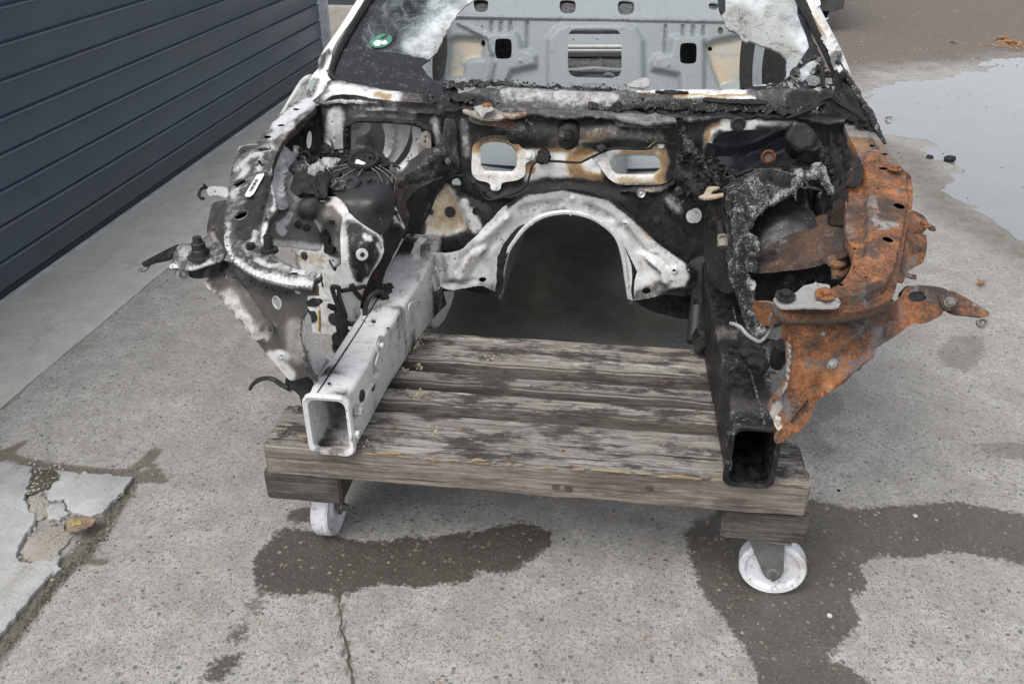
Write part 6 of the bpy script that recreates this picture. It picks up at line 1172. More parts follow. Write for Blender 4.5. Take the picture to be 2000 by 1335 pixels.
sheet('bracket_skirt', [(366,528),(400,518),(428,508),(440,518),(430,530),(404,540),(384,544),(370,540)], [(366,528,'y',1.86),(428,508,'y',1.72),(430,530,'y',1.70),(384,544,'y',1.80)], M['char'], car, res=6, thick=.004, base=(.9, 0, .04, 0))
sheet('bracket_wing', [(276,514),(300,500),(335,482),(349,477),(345,488),(336,504),(300,514),(280,520)], [(276,514,'z',.705),(349,477,'z',.773),(336,504,'z',.752),(280,520,'z',.70),(300,500,'z',.728)], M['soot'], hb, res=6, thick=.004, base=(.85, 0, .02, 0), label='dark triangular wing')
sheet('end_clip', [(270,526),(276,518),(292,516),(288,524),(280,530)], [(270,526,'z',.695),(292,516,'z',.705),(280,530,'z',.69),(276,518,'z',.70)], M['soot'], hb, res=4, thick=.004, base=(.5, 0, .2, 0))
lathe('clip_nut', at(355, 535, y=1.82), (.5, -.6, .2), [(.014, -.012), (.016, -.004), (.016, .008), (.009, .010), (.007, .004), (.002, .003)], hb, M['zinc'], 10)
# studs at the front of the fender rail
q, n_ = LF.at(526, 488, .0); st_ = lathe('stud', q, Vector((0, 0, 1)), [(.020, -.004), (.019, .004), (.011, .006), (.009, .032), (.0075, .035), (.005, .034), (.004, .028), (.001, .028)], fen, M['char'], 14, (.6, 0, .08, 0))
q, n_ = LF.at(490, 484, .0); lathe('stud', q, Vector((0, 0, 1)), [(.011, -.002), (.010, .010), (.004, .012)], fen, M['char'], 10, (.8, 0, .1, 0))
q, n_ = LF.at(508, 324, .0); lathe('stud', q, Vector((0, 0, 1)), [(.010, -.002), (.009, .004), (.005, .006), (.004, .014), (.001, .014)], fen, M['char'], 10, (.8, 0, .1, 0))
for px, py in ((545,524),(611,537)): q, n_ = LF.at(px, py, .001); lathe('spot_ring', q, n_, [(.011, -.001), (.0095, .0012), (.0075, .0002), (.003, .0004)], fen, M['smoked'], 14, (.5, 0, 0, 0))
# ------------------------------------------------------------------ right front corner: rust-orange fender rail, panel and melted plastics
RF = Surf([(1648,234,'z',.965),(1700,245,'z',.955),(1718,270,'z',.945),(1761,327,'z',.905),(1781,380,'z',.88),(1768,466,'z',.852),(1752,554,'z',.828),(1706,600,'z',.82),(1592,614,'z',.822),(1525,606,'z',.828),(1513,582,'z',.835),(1592,574,'z',.842),(1644,551,'z',.845),(1667,492,'z',.855),(1653,434,'z',.87),(1654,382,'z',.885),(1675,350,'z',.90),(1667,284,'z',.94),(1715,420,'z',.875),(1720,330,'z',.91),(1715,500,'z',.855)])
rfe, _ = sheet('fender_rail', [(1647,232),(1668,234),(1692,239),(1705,254),(1718,270),(1732,292),(1748,310),(1762,327),(1778,347),(1783,370),(1783,396),(1778,421),(1768,466),(1760,512),(1752,554),(1739,583),(1706,600),(1657,610),(1592,615),(1541,614),(1524,606),(1512,588),(1514,579),(1530,580),(1592,574),(1625,567),(1644,551),(1661,525),(1667,492),(1654,463),(1652,434),(1653,382),(1662,372),(1651,362),(1671,362),(1684,343),(1680,314),(1668,285),(1658,265)],
    RF, M['rusty'], car, [ell(1703,285,5.5,2), ell(1721.5,312,6,2), ell(1719,340.5,8.5,2.6,4), ell(1750,414.5,11,4.8,16), ell(1727,480.5,10,4.6,16), ell(1684.5,553.5,3,1.4), ell(1636,568,5,2), ell(1711,380.5,2.6,1.3), ell(1669,486,2.2,2), ell(1668,522,2.2,1.6), ell(1703,326.5,2.5,1)], res=4, box=(0, .006, -.026), base=(.06, .80, 0, 0), crumple=.001, cscale=12, jag=.5,
    marks=[('Pr', 0, 5, [(1640,225),(1700,232),(1722,274),(1690,268),(1655,264)]), ('Ps', .42, 5, [(1640,225),(1700,232),(1722,274),(1690,268),(1655,264)]), ('s', .95, 7, [(1660,240),(1680,238)]), ('s', .66, 13, [(1700,277),(1715,296)]), ('r', .45, 16, [(1698,440),(1700,400),(1712,455),(1740,450)]), ('s', .55, 13, [(1690,470),(1696,420)]), ('s', .6, 14, [(1716,435),(1745,440)]), ('s', .62, 16, [(1705,512),(1690,500)]), ('s', .75, 16, [(1690,575),(1712,566)]), ('s', .55, 10, [(1660,590),(1690,585)]), ('s', .5, 12, [(1720,355),(1735,365)]), ('s', .5, 8, [(1668,395),(1672,410)]), ('r', .95, 20, [(1760,380),(1720,370)]), ('a', .2, 9, [(1735,520),(1745,525)]), ('a', .18, 8, [(1660,440),(1664,470)])],
    relief=[(.017, 3.2, ('fill', [(1684,343),(1691,395),(1689,460),(1687,509),(1664,541),(1640,560),(1600,580),(1610,596),(1680,590),(1720,572),(1738,540),(1756,470),(1770,400),(1766,345),(1720,300),(1690,300)])), (-.005, 4, [(1684,314),(1690,312)]), (.006, 5, [(1545,604),(1600,606),(1665,600),(1715,588),(1742,560)])], label='rust-orange fender rail with grey bare patches')
# upright inner wall beside it
sheet('inner_fender_wall', [(1624,228),(1646,228),(1658,264),(1669,285),(1681,314),(1684,343),(1671,363),(1651,364),(1655,384),(1653,434),(1630,440),(1604,432),(1612,400),(1622,380),(1628,340),(1622,297)], [(1646,232,'y',2.44),(1624,228,'y',2.40),(1681,314,'y',2.17),(1653,434,'y',1.93),(1604,432,'y',2.05),(1628,340,'y',2.22),(1651,364,'y',2.06),(1622,297,'y',2.32)], M['soot'], car, [ell(1640,357,3,8,8), ell(1644,300,3,16,6), ell(1662,330,1.5,4)], res=6, thick=.003, base=(.9, 0, .03, 0), crumple=.003, cscale=18, marks=[('r', .6, 22, [(1640,400),(1635,430)]), ('r', .55, 14, [(1660,350),(1668,320)]), ('r', .4, 10, [(1655,290),(1668,305)])], relief=[(-.012, 8, [(1636,250),(1642,330)])])
rb, _ = sheet('side_bracket', [(1778,411),(1796,416),(1807,424),(1813,440),(1808,452),(1811,476),(1803,512),(1785,522),(1773,532),(1791,537),(1790,544),(1769,541),(1764,552),(1756,550),(1762,512),(1770,466),(1774,430)], [(1778,411,'z',.82),(1813,440,'z',.79),(1803,512,'z',.772),(1764,552,'z',.772),(1770,466,'z',.82),(1791,540,'z',.765)], M['rusty'], car, [ell(1802,507,3.5,1.6), ell(1779,534,2,1)], res=6, thick=.004, base=(0, .9, 0, .0), marks=[('r', .55, 9, [(1776,515),(1790,505)]), ('c', .3, 10, [(1780,505),(1775,525)]), ('s', .5, 8, [(1788,476)])], relief=[(-.010, 6, [(1776,450),(1808,453)]), (-.008, 5, [(1772,500),(1800,490)])], label='rusty bracket standing out from the fender rail')
sheet('clip_tab', [(1812,438),(1824,441),(1828,448),(1822,450),(1812,446)], [(1812,438,'z',.80),(1828,448,'z',.80),(1812,446,'z',.795),(1822,450,'z',.797)], M['rusty'], rb, res=4, thick=.003, base=(0, .8, 0, 0))
bolt(at(1804, 440, z=.80), (0, 0, 1), .010, rb, M['oldrust'], burn=(0, 1, 0, 0))
sheet('edge_clip', [(1736,331),(1748,327),(1776,340),(1780,348),(1778,356),(1772,348),(1745,338)], [(1736,331,'z',.918),(1776,340,'z',.905),(1778,356,'z',.885),(1745,338,'z',.912)], M['rusty'], rfe, res=4, thick=.004, base=(.2, .7, 0, 0))
bolt(at(1748, 330, z=.925), (0, 0, 1), .010, rfe, M['oldrust'], burn=(0, 1, 0, 0)); bolt(at(1682, 244, z=.966), (0, 0, 1), .0105, rfe, M['soot'], burn=(.9, 0, .1, 0), head=1.2)
# grey alloy strip bolted on the nose of the rail
AS = Surf([(1512,584,'z',.846),(1554,572,'z',.852),(1592,555,'y',1.60),(1620,560,'y',1.60),(1639,586,'z',.848),(1636,598,'y',1.500),(1522,598,'y',1.494),(1580,598,'y',1.497)])
als, _ = sheet('alloy_strip', [(1510,583),(1520,580),(1536,574),(1552,572),(1560,566),(1570,558),(1592,553),(1606,554),(1620,557),(1621,567),(1612,570),(1630,578),(1639,584),(1638,598),(1580,600),(1529,601),(1521,598)], AS, M['soot'], car, res=5, thick=.004, base=(.04, 0, .30, 0), jag=.5, relief=[(-.008, 4, [(1525,586),(1638,587)]), (.004, 4, [(1592,553),(1594,566)])], label='dull alloy strip held by two bolts')
bolt(at(1534, 578, z=.856), (0, -.15, 1), .0115, als, M['soot'], burn=(.75, 0, .2, 0)); bolt(at(1611, 575, z=.856), (0, -.15, 1), .0115, als, M['oldrust'], burn=(0, 1, 0, 0))
# rusty headlight panel
HR = Surf([(1510,602,'y',1.512),(1535,614,'y',1.508),(1623,615,'y',1.535),(1686,611,'y',1.59),(1727,601,'y',1.645),(1774,559,'y',1.79),(1856,571,'y',1.83),(1840,614,'y',1.75),(1784,631,'y',1.70),(1749,656,'y',1.665),(1686,706,'y',1.61),(1598,776,'y',1.555),(1547,851,'y',1.505),(1512,855,'y',1.50),(1502,807,'y',1.53),(1535,716,'y',1.53),(1530,634,'y',1.525),(1619,700,'y',1.55),(1570,660,'y',1.53)])
hr, _ = sheet('headlight_panel', [(1512,606),(1530,613),(1560,615),(1623,614),(1686,610),(1727,601),(1745,590),(1758,581),(1766,566),(1776,559),(1799,557),(1843,562),(1858,572),(1876,586),(1868,596),(1852,604),(1843,608),(1839,615),(1806,631),(1784,632),(1749,656),(1705,685),(1686,707),(1667,729),(1648,748),(1629,760),(1606,770),(1598,777),(1588,801),(1573,829),(1548,851),(1517,866),(1511,855),(1516,836),(1503,808),(1500,789),(1512,770),(1522,757),(1532,735),(1535,716),(1534,690),(1532,667),(1526,659),(1530,634),(1518,622)],
    HR, M['rusty'], car, [ell(1557,623.5,5.8,5.5), ell(1609,653,5.8,4.6), ell(1558,739,3,2.2), ell(1591,760.5,4,2.4), ell(1792,579,19,10.5,-4), ell(1520,836,3,2.5)], res=6, thick=.003, base=(0, .92, 0, 0), crumple=.001, cscale=12,
    marks=[('r', .56, 12, [(1536,625),(1570,630),(1640,628)]), ('c', .3, 10, [(1540,630),(1620,632)]), ('r', .1, 5, [(1541,668),(1539,700),(1536,735),(1529,762)]), ('s', 0, 5, [(1541,668),(1529,762)]), ('c', .14, 6, [(1541,668),(1539,700),(1536,735),(1529,762),(1515,800)]), ('Pr', 0, 3, [(1524,778),(1528,790),(1521,806),(1510,818),(1503,808),(1506,792),(1516,782)]), ('Pc', .16, 3, [(1524,778),(1528,790),(1521,806),(1510,818),(1503,808),(1506,792),(1516,782)]), ('s', .5, 8, [(1625,670),(1622,678)]), ('a', .24, 14, [(1560,790),(1570,775)]), ('s', .55, 12, [(1545,812),(1555,818)]), ('a', .22, 12, [(1660,622),(1690,618)]), ('r', .55, 12, [(1550,680),(1552,760)]), ('s', .5, 14, [(1700,640),(1730,615)]), ('s', .55, 8, [(1822,575),(1830,590)]), ('s', .45, 12, [(1640,735),(1660,718)])],
    relief=[(-.012, 9, [(1535,640),(1600,642),(1680,630),(1730,615)]), (.014, 6, [(1542,660),(1540,705),(1536,738),(1522,775)]), (-.016, 14, [(1640,700),(1690,660),(1740,628)]), (.012, 12, [(1600,770),(1640,735),(1700,690)]), (.008, 9, [(1619,704)]), (-.008, 10, [(1560,812),(1575,800)]), (.008, 6, [(1770,590),(1790,598),(1815,588)])], label='rust-orange headlight panel flaring out to the side')
q, n_ = HR.at(1619, 704, .010); bolt(q, n_, .0078, hr, M['zinc'], washer=1.6)
tube('fold_lip', [HR.at(x, y, .005)[0] for x, y in ((1523,608),(1540,616),(1600,617),(1657,613),(1706,604),(1738,588))], .0035, hr, M['rusty'], 6, (.1, .75, 0, 0))
for i in range(9): q, n_ = HR.at(1545+i*3.6, 822-i*5.0+(i % 2), .004); lathe('scorch_rib', q, n_, [(.0022, -.002), (.002, .004), (.001, .005)], hr, M['soot'], 6, (.9, 0, 0, 0))
heap('ash_clump', [(1512,822),(1520,820),(1526,832),(1522,840),(1514,834)], [(1512,822,'y',1.50),(1526,832,'y',1.495),(1522,840,'y',1.492),(1514,834,'y',1.497)], (0, 0, .6, .2), mat='paint', res=3, crumple=.005, seed=4)
rw, _ = sheet('bracket_wing', [(1850,567),(1870,578),(1905,600),(1931,615),(1927,619),(1895,616),(1862,612),(1848,604),(1858,590)], [(1850,567,'y',1.86),(1931,615,'y',1.84),(1927,619,'y',1.825),(1848,604,'y',1.79),(1890,600,'y',1.83)], M['rusty'], hr, res=6, thick=.004, base=(.3, .55, 0, .1), relief=[(.010, 5, [(1856,572),(1900,598),(1928,615)])], label='brown triangular wing')
lathe('clip_nut', at(1918, 630, y=1.80), (-.2, -.7, .6), [(.010, -.010), (.012, -.004), (.012, .006), (.007, .008), (.005, .003), (.002, .002)], rw, M['dull'], 10)
sheet('lamp_bracket', [(1836,580),(1848,574),(1866,578),(1872,590),(1866,602),(1846,604),(1838,594)], [(1836,580,'y',1.79),(1866,578,'y',1.80),(1866,602,'y',1.765),(1846,604,'y',1.76)], M['rusty'], hr, res=4, thick=.005, base=(.1, .55, 0, .3), relief=[(.008, 5, [(1842,582),(1862,584)])])
bolt(at(1855, 590, y=1.768), (-.2, -1, .5), .008, hr, M['dull'], washer=1.5)
sheet('rear_web', [(1470,594),(1500,590),(1516,600),(1524,625),(1510,634),(1490,636),(1476,620)], [(1470,594,'y',1.62),(1516,600,'y',1.56),(1510,634,'y',1.58),(1476,620,'y',1.64)], M['rusty'], car, res=6, thick=.004, base=(.25, .7, 0, 0), crumple=.003)
# melted plastic shroud
MC = Surf([(1471,331,'y',2.21),(1500,329,'y',2.23),(1545,338,'y',2.2),(1601,327,'y',2.22),(1626,368,'y',2.12),(1619,386,'y',2.09),(1439,342,'y',2.17),(1417,382,'y',2.09),(1417,420,'y',2.03),(1500,404,'y',2.03),(1461,450,'y',1.95),(1427,465,'y',1.96),(1445,500,'y',1.92),(1484,478,'y',1.92),(1450,560,'y',1.88),(1475,613,'y',1.82),(1490,645,'y',1.78),(1440,577,'y',1.87),(1556,372,'y',2.06),(1607,355,'y',2.12),(1455,380,'y',2.06)])
mc, _ = sheet('melted_shroud', [(1419,364),(1429,348),(1439,341),(1459,344),(1471,331),(1496,328),(1520,331),(1544,339),(1565,334),(1585,329),(1601,326),(1612,335),(1624,348),(1627,368),(1620,387),(1614,384),(1612,370),(1606,356),(1600,344),(1585,348),(1573,360),(1557,372),(1553,390),(1548,380),(1536,382),(1516,392),(1500,404),(1484,418),(1472,436),(1460,449),(1475,458),(1485,478),(1483,494),(1474,507),(1479,523),(1474,532),(1464,530),(1466,545),(1475,550),(1472,570),(1475,591),(1475,613),(1487,631),(1496,649),(1487,662),(1482,668),(1461,645),(1448,613),(1439,577),(1425,546),(1423,519),(1415,496),(1427,465),(1421,452),(1416,412),(1416,382)],
    MC, M['char'], car, res=5, thick=.007, base=(1, 0, .38, 0), crumple=.013, cscale=17, jag=1.3, marks=[('a', .62, 9, [(1500,396),(1530,374),(1552,360),(1575,342),(1600,330)]), ('a', .7, 9, [(1612,338),(1622,352),(1622,375)]), ('a', .5, 8, [(1462,452),(1478,465),(1478,490)]), ('a', .85, 5, [(1462,548),(1474,552),(1468,566)]), ('a', .03, 18, [(1500,345),(1530,352)]), ('a', .1, 10, [(1425,400),(1430,440)]), ('a', .55, 14, [(1478,620),(1488,650)]), ('a', .5, 10, [(1456,352),(1470,372)])],
    relief=[(.020, 9, [(1452,350),(1478,372),(1496,392)]), (-.022, 8, [(1466,348),(1486,358),(1500,374)]), (-.02, 14, [(1510,346),(1540,352)]), (.024, 10, [(1545,345),(1568,355)]), (.03, 16, [(1444,390),(1444,450),(1446,520),(1450,580),(1470,630)]), (-.015, 8, [(1462,408),(1460,440)]), (.02, 10, [(1468,480),(1470,500)]), (.015, 10, [(1590,334),(1608,336)])], label='melted black plastic shroud, ash-grey and drooping', ang=60)
sheet('strut_shell', [(1456,456),(1480,420),(1500,404),(1536,380),(1560,362),(1590,345),(1612,352),(1622,390),(1636,410),(1640,440),(1600,452),(1560,466),(1500,520),(1474,534),(1462,500)], [(1456,456,'y',2.06),(1500,404,'y',2.12),(1560,362,'y',2.24),(1612,352,'y',2.24),(1640,440,'y',2.0),(1560,466,'y',2.02),(1474,534,'y',1.98),(1540,420,'y',2.08)], M['char'], car, res=6, thick=.004, base=(0, 0, .16, 0), crumple=.004, cscale=18, marks=[('a', .30, 16, [(1490,470),(1520,450)]), ('a', .2, 14, [(1545,440),(1530,470)])], relief=[(-.05, 10, [(1585,372),(1590,400),(1600,425)]), (.012, 5, [(1578,370),(1574,400)])], label='smooth black strut shell under the shroud')
LI = Surf([(1479,530,'y',1.93),(1477,498,'y',1.97),(1560,447,'y',2.05),(1607,420,'y',2.06),(1652,420,'y',1.97),(1663,485,'y',1.84),(1661,492,'y',1.82),(1610,517,'y',1.86),(1542,530,'y',1.90),(1570,490,'y',1.94)])
sheet('wheelhouse_panel', [(1476,531),(1474,500),(1500,482),(1530,464),(1560,447),(1585,430),(1607,419),(1630,423),(1652,419),(1655,465),(1664,486),(1661,493),(1636,506),(1610,517),(1575,525),(1542,530),(1500,533)], LI, M['rusty'], car, [ell(1517,521,6,2.4,-10)], res=6, thick=.003, base=(.66, .50, 0, .05), crumple=.003, cscale=16, marks=[('r', .8, 14, [(1530,512),(1580,480),(1600,470)]), ('s', .85, 14, [(1490,505),(1510,500)]), ('c', .3, 16, [(1580,455),(1620,450)]), ('r', .45, 14, [(1620,470),(1650,455)]), ('a', .2, 14, [(1500,490),(1530,470)]), ('r', .7, 8, [(1640,440),(1650,460)])], relief=[(.010, 7, [(1480,528),(1540,526),(1610,512)])], label='brown and rusty wheelhouse panel')
BI = Surf([(1466,526,'y',2.14),(1668,500,'y',2.08),(1650,590,'y',2.02),(1470,640,'y',2.02)])
sheet('lower_side_panel', [(1466,524),(1540,524),(1610,510),(1664,486),(1672,520),(1660,560),(1640,600),(1560,625),(1490,640),(1466,600)], BI, M['soot'], car, [ell(1543.5,543.5,8,7.5), ell(1492,559,4,3.5)], res=9, thick=.004, base=(.92, 0, .10, 0), crumple=.003, marks=[('a', .24, 18, [(1545,556),(1600,552)])], relief=[(.01, 4, [(1505,528),(1508,590)]), (.01, 4, [(1590,525),(1588,580)])])
tube('plate_bolt', [at(1634,545,y=1.82), at(1634,514,y=1.84)], [.012, .011], car, M['rusty'], 10, (0, .95, 0, 0), curve=False); lathe('plate_bolt_head', at(1634, 511, y=1.84), (0, -.2, 1), [(.022, -.004), (.022, .003), (.012, .006), (.003, .006)], car, M['rusty'], 16, (.05, .55, 0, .1))
sheet('bolt_lug', [(1622,521),(1640,522),(1660,520),(1652,532),(1634,538),(1624,532)], [(1622,521,'y',1.86),(1660,520,'y',1.84),(1634,538,'y',1.81),(1624,532,'y',1.84)], M['rusty'], car, res=4, thick=.006, base=(0, .95, 0, 0))
# black strut side and burnt clutter
sheet('strut_side', [(1380,402),(1394,382),(1420,372),(1430,420),(1424,470),(1420,520),(1430,570),(1410,570),(1386,540),(1374,500),(1376,450)], [(1366,400,'y',2.24),(1420,372,'y',2.12),(1424,470,'y',2.0),(1430,570,'y',1.95),(1380,540,'y',2.14),(1350,450,'y',2.25)], M['soot'], car, res=7, thick=.004, base=(1, 0, .05, 0), crumple=.006, cscale=16, marks=[('r', .55, 8, [(1388,395),(1395,430)]), ('a', .2, 10, [(1362,465)])])
heap('charred_lump', [(1322,300),(1340,288),(1356,292),(1376,300),(1392,322),(1412,328),(1424,346),(1414,372),(1396,384),(1378,376),(1366,392),(1350,386),(1336,372),(1326,340)], [(1322,300,'y',2.30),(1356,292,'y',2.31),(1392,322,'y',2.24),(1424,346,'y',2.18),(1396,384,'y',2.13),(1350,386,'y',2.22),(1336,340,'y',2.25),(1376,345,'y',2.20)], (1, 0, .10, 0), crumple=.03, cscale=20, seed=7, res=5)
heap('charred_lump', [(1336,262),(1346,266),(1356,282),(1352,298),(1340,304),(1332,290)], [(1336,262,'y',2.32),(1356,282,'y',2.31),(1352,298,'y',2.29),(1332,290,'y',2.31)], (1, 0, .3, 0), crumple=.012, seed=8, res=4)
heap('charred_lump', [(1590,300),(1606,290),(1624,300),(1632,322),(1630,340),(1612,330),(1596,326)], [(1590,300,'y',2.33),(1624,300,'y',2.33),(1630,340,'y',2.26),(1596,326,'y',2.28)], (1, 0, .14, 0), crumple=.014, seed=9, res=5)
crumbs('charred_crust', 150, along([(1340,300),(1390,330),(1415,350),(1380,375)], 12, 9), Surf([(1322,300,'y',2.28),(1356,292,'y',2.29),(1424,346,'y',2.16),(1396,384,'y',2.11),(1350,386,'y',2.20)]), .004, .012, car, M['soot'], (0, .35), .02)
crumbs('charred_crust', 90, along([(1590,320),(1610,330),(1625,345)], 8, 6), Surf([(1590,300,'y',2.32),(1624,300,'y',2.32),(1630,340,'y',2.25),(1596,326,'y',2.27)]), .004, .010, car, M['soot'], (0, .35), .02)
q = at(1565, 270, y=2.26); b_ = lathe('charred_motor', q, Vector((-.1, -1, .75)), [(.034, -.07), (.038, -.02), (.040, 0), (.036, .010), (.028, .014), (.016, .010), (.003, .012)], car, M['char'], 20, (1, 0, .14, 0), label='charred round motor')
for v in b_.data.vertices: v.co += mn.noise_vector(v.co*55)*.007
lathe('motor_stem', at(1576, 312, y=2.27), Vector((-.05, -.3, 1)), [(.034, -.05), (.028, .0), (.030, .05)], b_, M['char'], 14, (1, 0, .08, 0))
sheet('brass_lever', [(1364,384),(1374,379),(1382,366),(1393,364),(1406,365),(1400,369),(1392,372),(1389,379),(1413,377),(1413,381),(1395,386),(1377,388)], [(1364,384,'y',2.06),(1393,364,'y',2.10),(1413,379,'y',2.06),(1377,388,'y',2.05)], M['rusty'], car, res=3, thick=.005, base=(.35, .2, .05, .30), label='tan bent lever')
tube('socket_pipe', [at(1406,436,y=2.02), at(1409,455,y=1.99), at(1412,468,y=1.97)], [.010, .011, .011], car, M['soot'], 10, (.85, 0, .1, 0), curve=False)
lathe('socket_end', at(1412, 462, y=1.98), Vector((.06, -.75, -.9)), [(.013, -.004), (.014, .0), (.014, .026), (.011, .027), (.010, .012), (.002, .011)], car, M['rusty'], 14, (.45, .25, .05, .2))
tube('charred_wire', HZ([(1408,372),(1430,358),(1455,344),(1482,333),(1510,331),(1538,338),(1560,345),(1574,356),(1577,366),(1570,368)], [2.07,2.09,2.12,2.14,2.15,2.14,2.12,2.09,2.07,2.06]), .0028, car, M['soot'], 5, (.7, 0, .3, 0))
tube('charred_wire', HZ([(1436,344),(1452,338),(1470,330)], [2.15,2.17,2.19]), .006, car, M['char'], 6, (1, 0, .1, 0), rnoise=.2)
sheet('shroud_flap', [(1540,322),(1556,319),(1578,318),(1586,330),(1566,336),(1548,334)], [(1540,322,'y',2.26),(1578,318,'y',2.26),(1586,330,'y',2.22),(1548,334,'y',2.22)], M['char'], mc, res=5, thick=.004, base=(.7, 0, .16, 0))
tube('charred_wire', HZ([(1575,366),(1592,368),(1604,374),(1598,384)], [2.08,2.08,2.08,2.06]), .004, car, M['soot'], 5, (.8, 0, .3, 0))
# firewall wires and plug
WF = lambda pts, off=.02: [FW.at(x, y, off)[0] for x, y in pts]
tube('charred_wire', WF([(1052,312),(1041,322),(1036,342),(1027,364),(998,378),(958,388),(940,370),(932,358)]), .0038, firewall, M['char'], 6, (1, 0, .02, 0))
tube('charred_wire', WF([(1062,312),(1095,314),(1130,316),(1144,311),(1158,304),(1196,289),(1261,289),(1274,282),(1286,276),(1316,279)], .024), .0038, firewall, M['char'], 6, (1, 0, .1, 0), rnoise=.15)
tube('charred_wire', [at(x, y, y=v) for x, y, v in ((905,343,2.31),(888,344,2.30),(872,348,2.28),(860,364,2.26),(849,385,2.25),(840,408,2.24),(830,428,2.23),(818,446,2.21),(804,460,2.18))], .0042, car, M['char'], 6, (1, 0, .02, 0))
pg = lathe('wire_plug', WF([(1059, 309)], .012)[0], Vector((0, -1, .3)), [(.014, -.006), (.018, .004), (.016, .022), (.010, .026), (.003, .026)], firewall, M['char'], 8, (1, 0, .08, 0))
heap('charred_lump', [(1050,296),(1060,290),(1070,296),(1072,308),(1064,316),(1052,312)], [(1050,296,'y',2.31),(1070,296,'y',2.31),(1064,316,'y',2.29),(1052,312,'y',2.295)], (1, 0, .05, 0), par=firewall, crumple=.012, seed=12, res=4)
heap('charred_lump', [(1164,285),(1174,282),(1184,288),(1178,294),(1168,292)], [(1164,285,'y',2.31),(1184,288,'y',2.31),(1178,294,'y',2.30),(1168,292,'y',2.305)], (1, 0, .05, 0), par=firewall, crumple=.008, seed=13, res=3)
q, n_ = FW.at(1251, 376, .02); lathe('stud', q, n_, [(.013, -.02), (.013, .0), (.011, .004), (.006, .002), (.002, .003)], firewall, M['zinc'], 12)
for px, py in ((1283,429),): q, n_ = FW.at(px, py, .004); lathe('rubber_plug', q, n_, [(.012, -.002), (.011, .003), (.004, .004)], firewall, M['rubber'], 14)
q, n_ = FW.at(1326, 372, .012); lathe('stud', q, n_, [(.014, -.01), (.013, .004), (.008, .008), (.003, .008)], firewall, M['soot'], 12, (.7, 0, .3, 0))
for px, py, r in ((876,416,.013),(837,415,.008),(929,413,.011)): q, n_ = FW.at(px, py, -.012); lathe('rubber_plug', q, n_, [(r*1.3, -.002), (r*1.2, .001), (r*.4, .001)], firewall, M['rubber'], 14)
# beside the black rail: grey wire loop and clinker
tube('bare_cable', HZ([(1427,631),(1438,634),(1448,640),(1456,650),(1466,658),(1478,665),(1486,666),(1497,656),(1507,641),(1505,628),(1506,617),(1514,609)], [1.70,1.68,1.67,1.66,1.65,1.63,1.62,1.62,1.61,1.60,1.59,1.56]), .0042, car, M['soot'], 6, (.3, 0, .5, 0))
heap('charred_lump', [(1440,655),(1456,648),(1476,664),(1490,684),(1496,712),(1486,730),(1468,726),(1452,706),(1444,680)], [(1440,655,'y',1.76),(1476,664,'y',1.72),(1496,712,'y',1.66),(1468,726,'y',1.68),(1460,690,'y',1.69)], (1, 0, .06, 0), crumple=.016, seed=14)
heap('ash_clump', [(1486,660),(1506,664),(1522,680),(1524,704),(1516,722),(1500,716),(1490,694)], [(1486,660,'z',.42),(1522,680,'z',.42),(1516,722,'z',.42),(1490,694,'z',.42)], (.5, 0, .6, 0), mat='soot', crumple=.02, seed=15, cscale=30)
lathe('charred_bush', at(1524, 690, y=1.62), (0, -.4, 1), [(.016, -.04), (.020, 0), (.018, .03), (.006, .034)], car, M['char'], 12, (1, 0, .05, 0))

for px, py, r in ((468.5,358,.0185),(470.5,421,.0175),(514.5,292,.018)): ringed(px, py, LF, r, M['smoked'], fen, (.55, 0, 0, 0))

weld_row(LF, [(446,492),(462,516),(490,536),(522,549),(565,559),(604,561)], 9, fen, M['soot'], (.5, 0, .1, 0), .002, .003)
weld_row(LF, [(444,480),(441,430),(450,370)], 16, fen, M['soot'], (.7, 0, .1, 0), .001, .003)
weld_row(RF, [(1530,610),(1592,612),(1657,607),(1706,597),(1738,580),(1752,548)], 11, rfe, M['rusty'], (.1, .95, 0, 0), .0015, .003)
weld_row(RF, [(1662,470),(1673,495),(1666,525),(1648,550)], 12, rfe, M['rusty'], (.1, .95, 0, 0), .0015, .0026)
weld_row(HP, [(480,545),(520,562),(560,572)], 12, hp, M['soot'], (.8, 0, .1, 0), .002, .003)
for i, (P_, v_) in enumerate((([(566,330),(590,322),(612,330),(632,326),(650,312)], 2.18), ([(640,300),(668,292),(690,300),(720,306)], 2.27), ([(600,366),(622,356),(640,366),(660,376)], 2.05), ([(582,312),(588,300),(600,296),(606,310)], 2.22), ([(740,330),(765,318),(782,330)], 2.15))):
    tube('charred_wire', [at(x, y, y=v_-.004*k) for k, (x, y) in enumerate(P_)], .0032, car, M['char'], 5, (1, 0, .25, 0), rnoise=.2)
heap('charred_lump', [(568,318),(582,312),(596,318),(600,332),(588,340),(572,336)], [(568,318,'z',.86),(596,318,'z',.865),(588,340,'z',.85),(572,336,'z',.85)], (.75, 0, .25, 0), mat='paint', res=4, crumple=.012, seed=31)
heap('charred_lump', [(640,352),(660,345),(676,350),(672,366),(656,372),(644,366)], [(640,352,'y',2.07),(676,350,'y',2.07),(672,366,'y',2.03),(644,366,'y',2.04)], (.8, 0, .35, 0), mat='soot', res=4, crumple=.012, seed=32)

q, n_ = HR.at(1792, 579, -.004); lathe('hole_backing', q, -n_, [(.034, -.001), (.033, .018), (.020, .020), (.004, .020)], hr, M['rusty'], 18, (.9, .2, 0, 0))  # added cup, coloured dark so the hole looks shaded inside
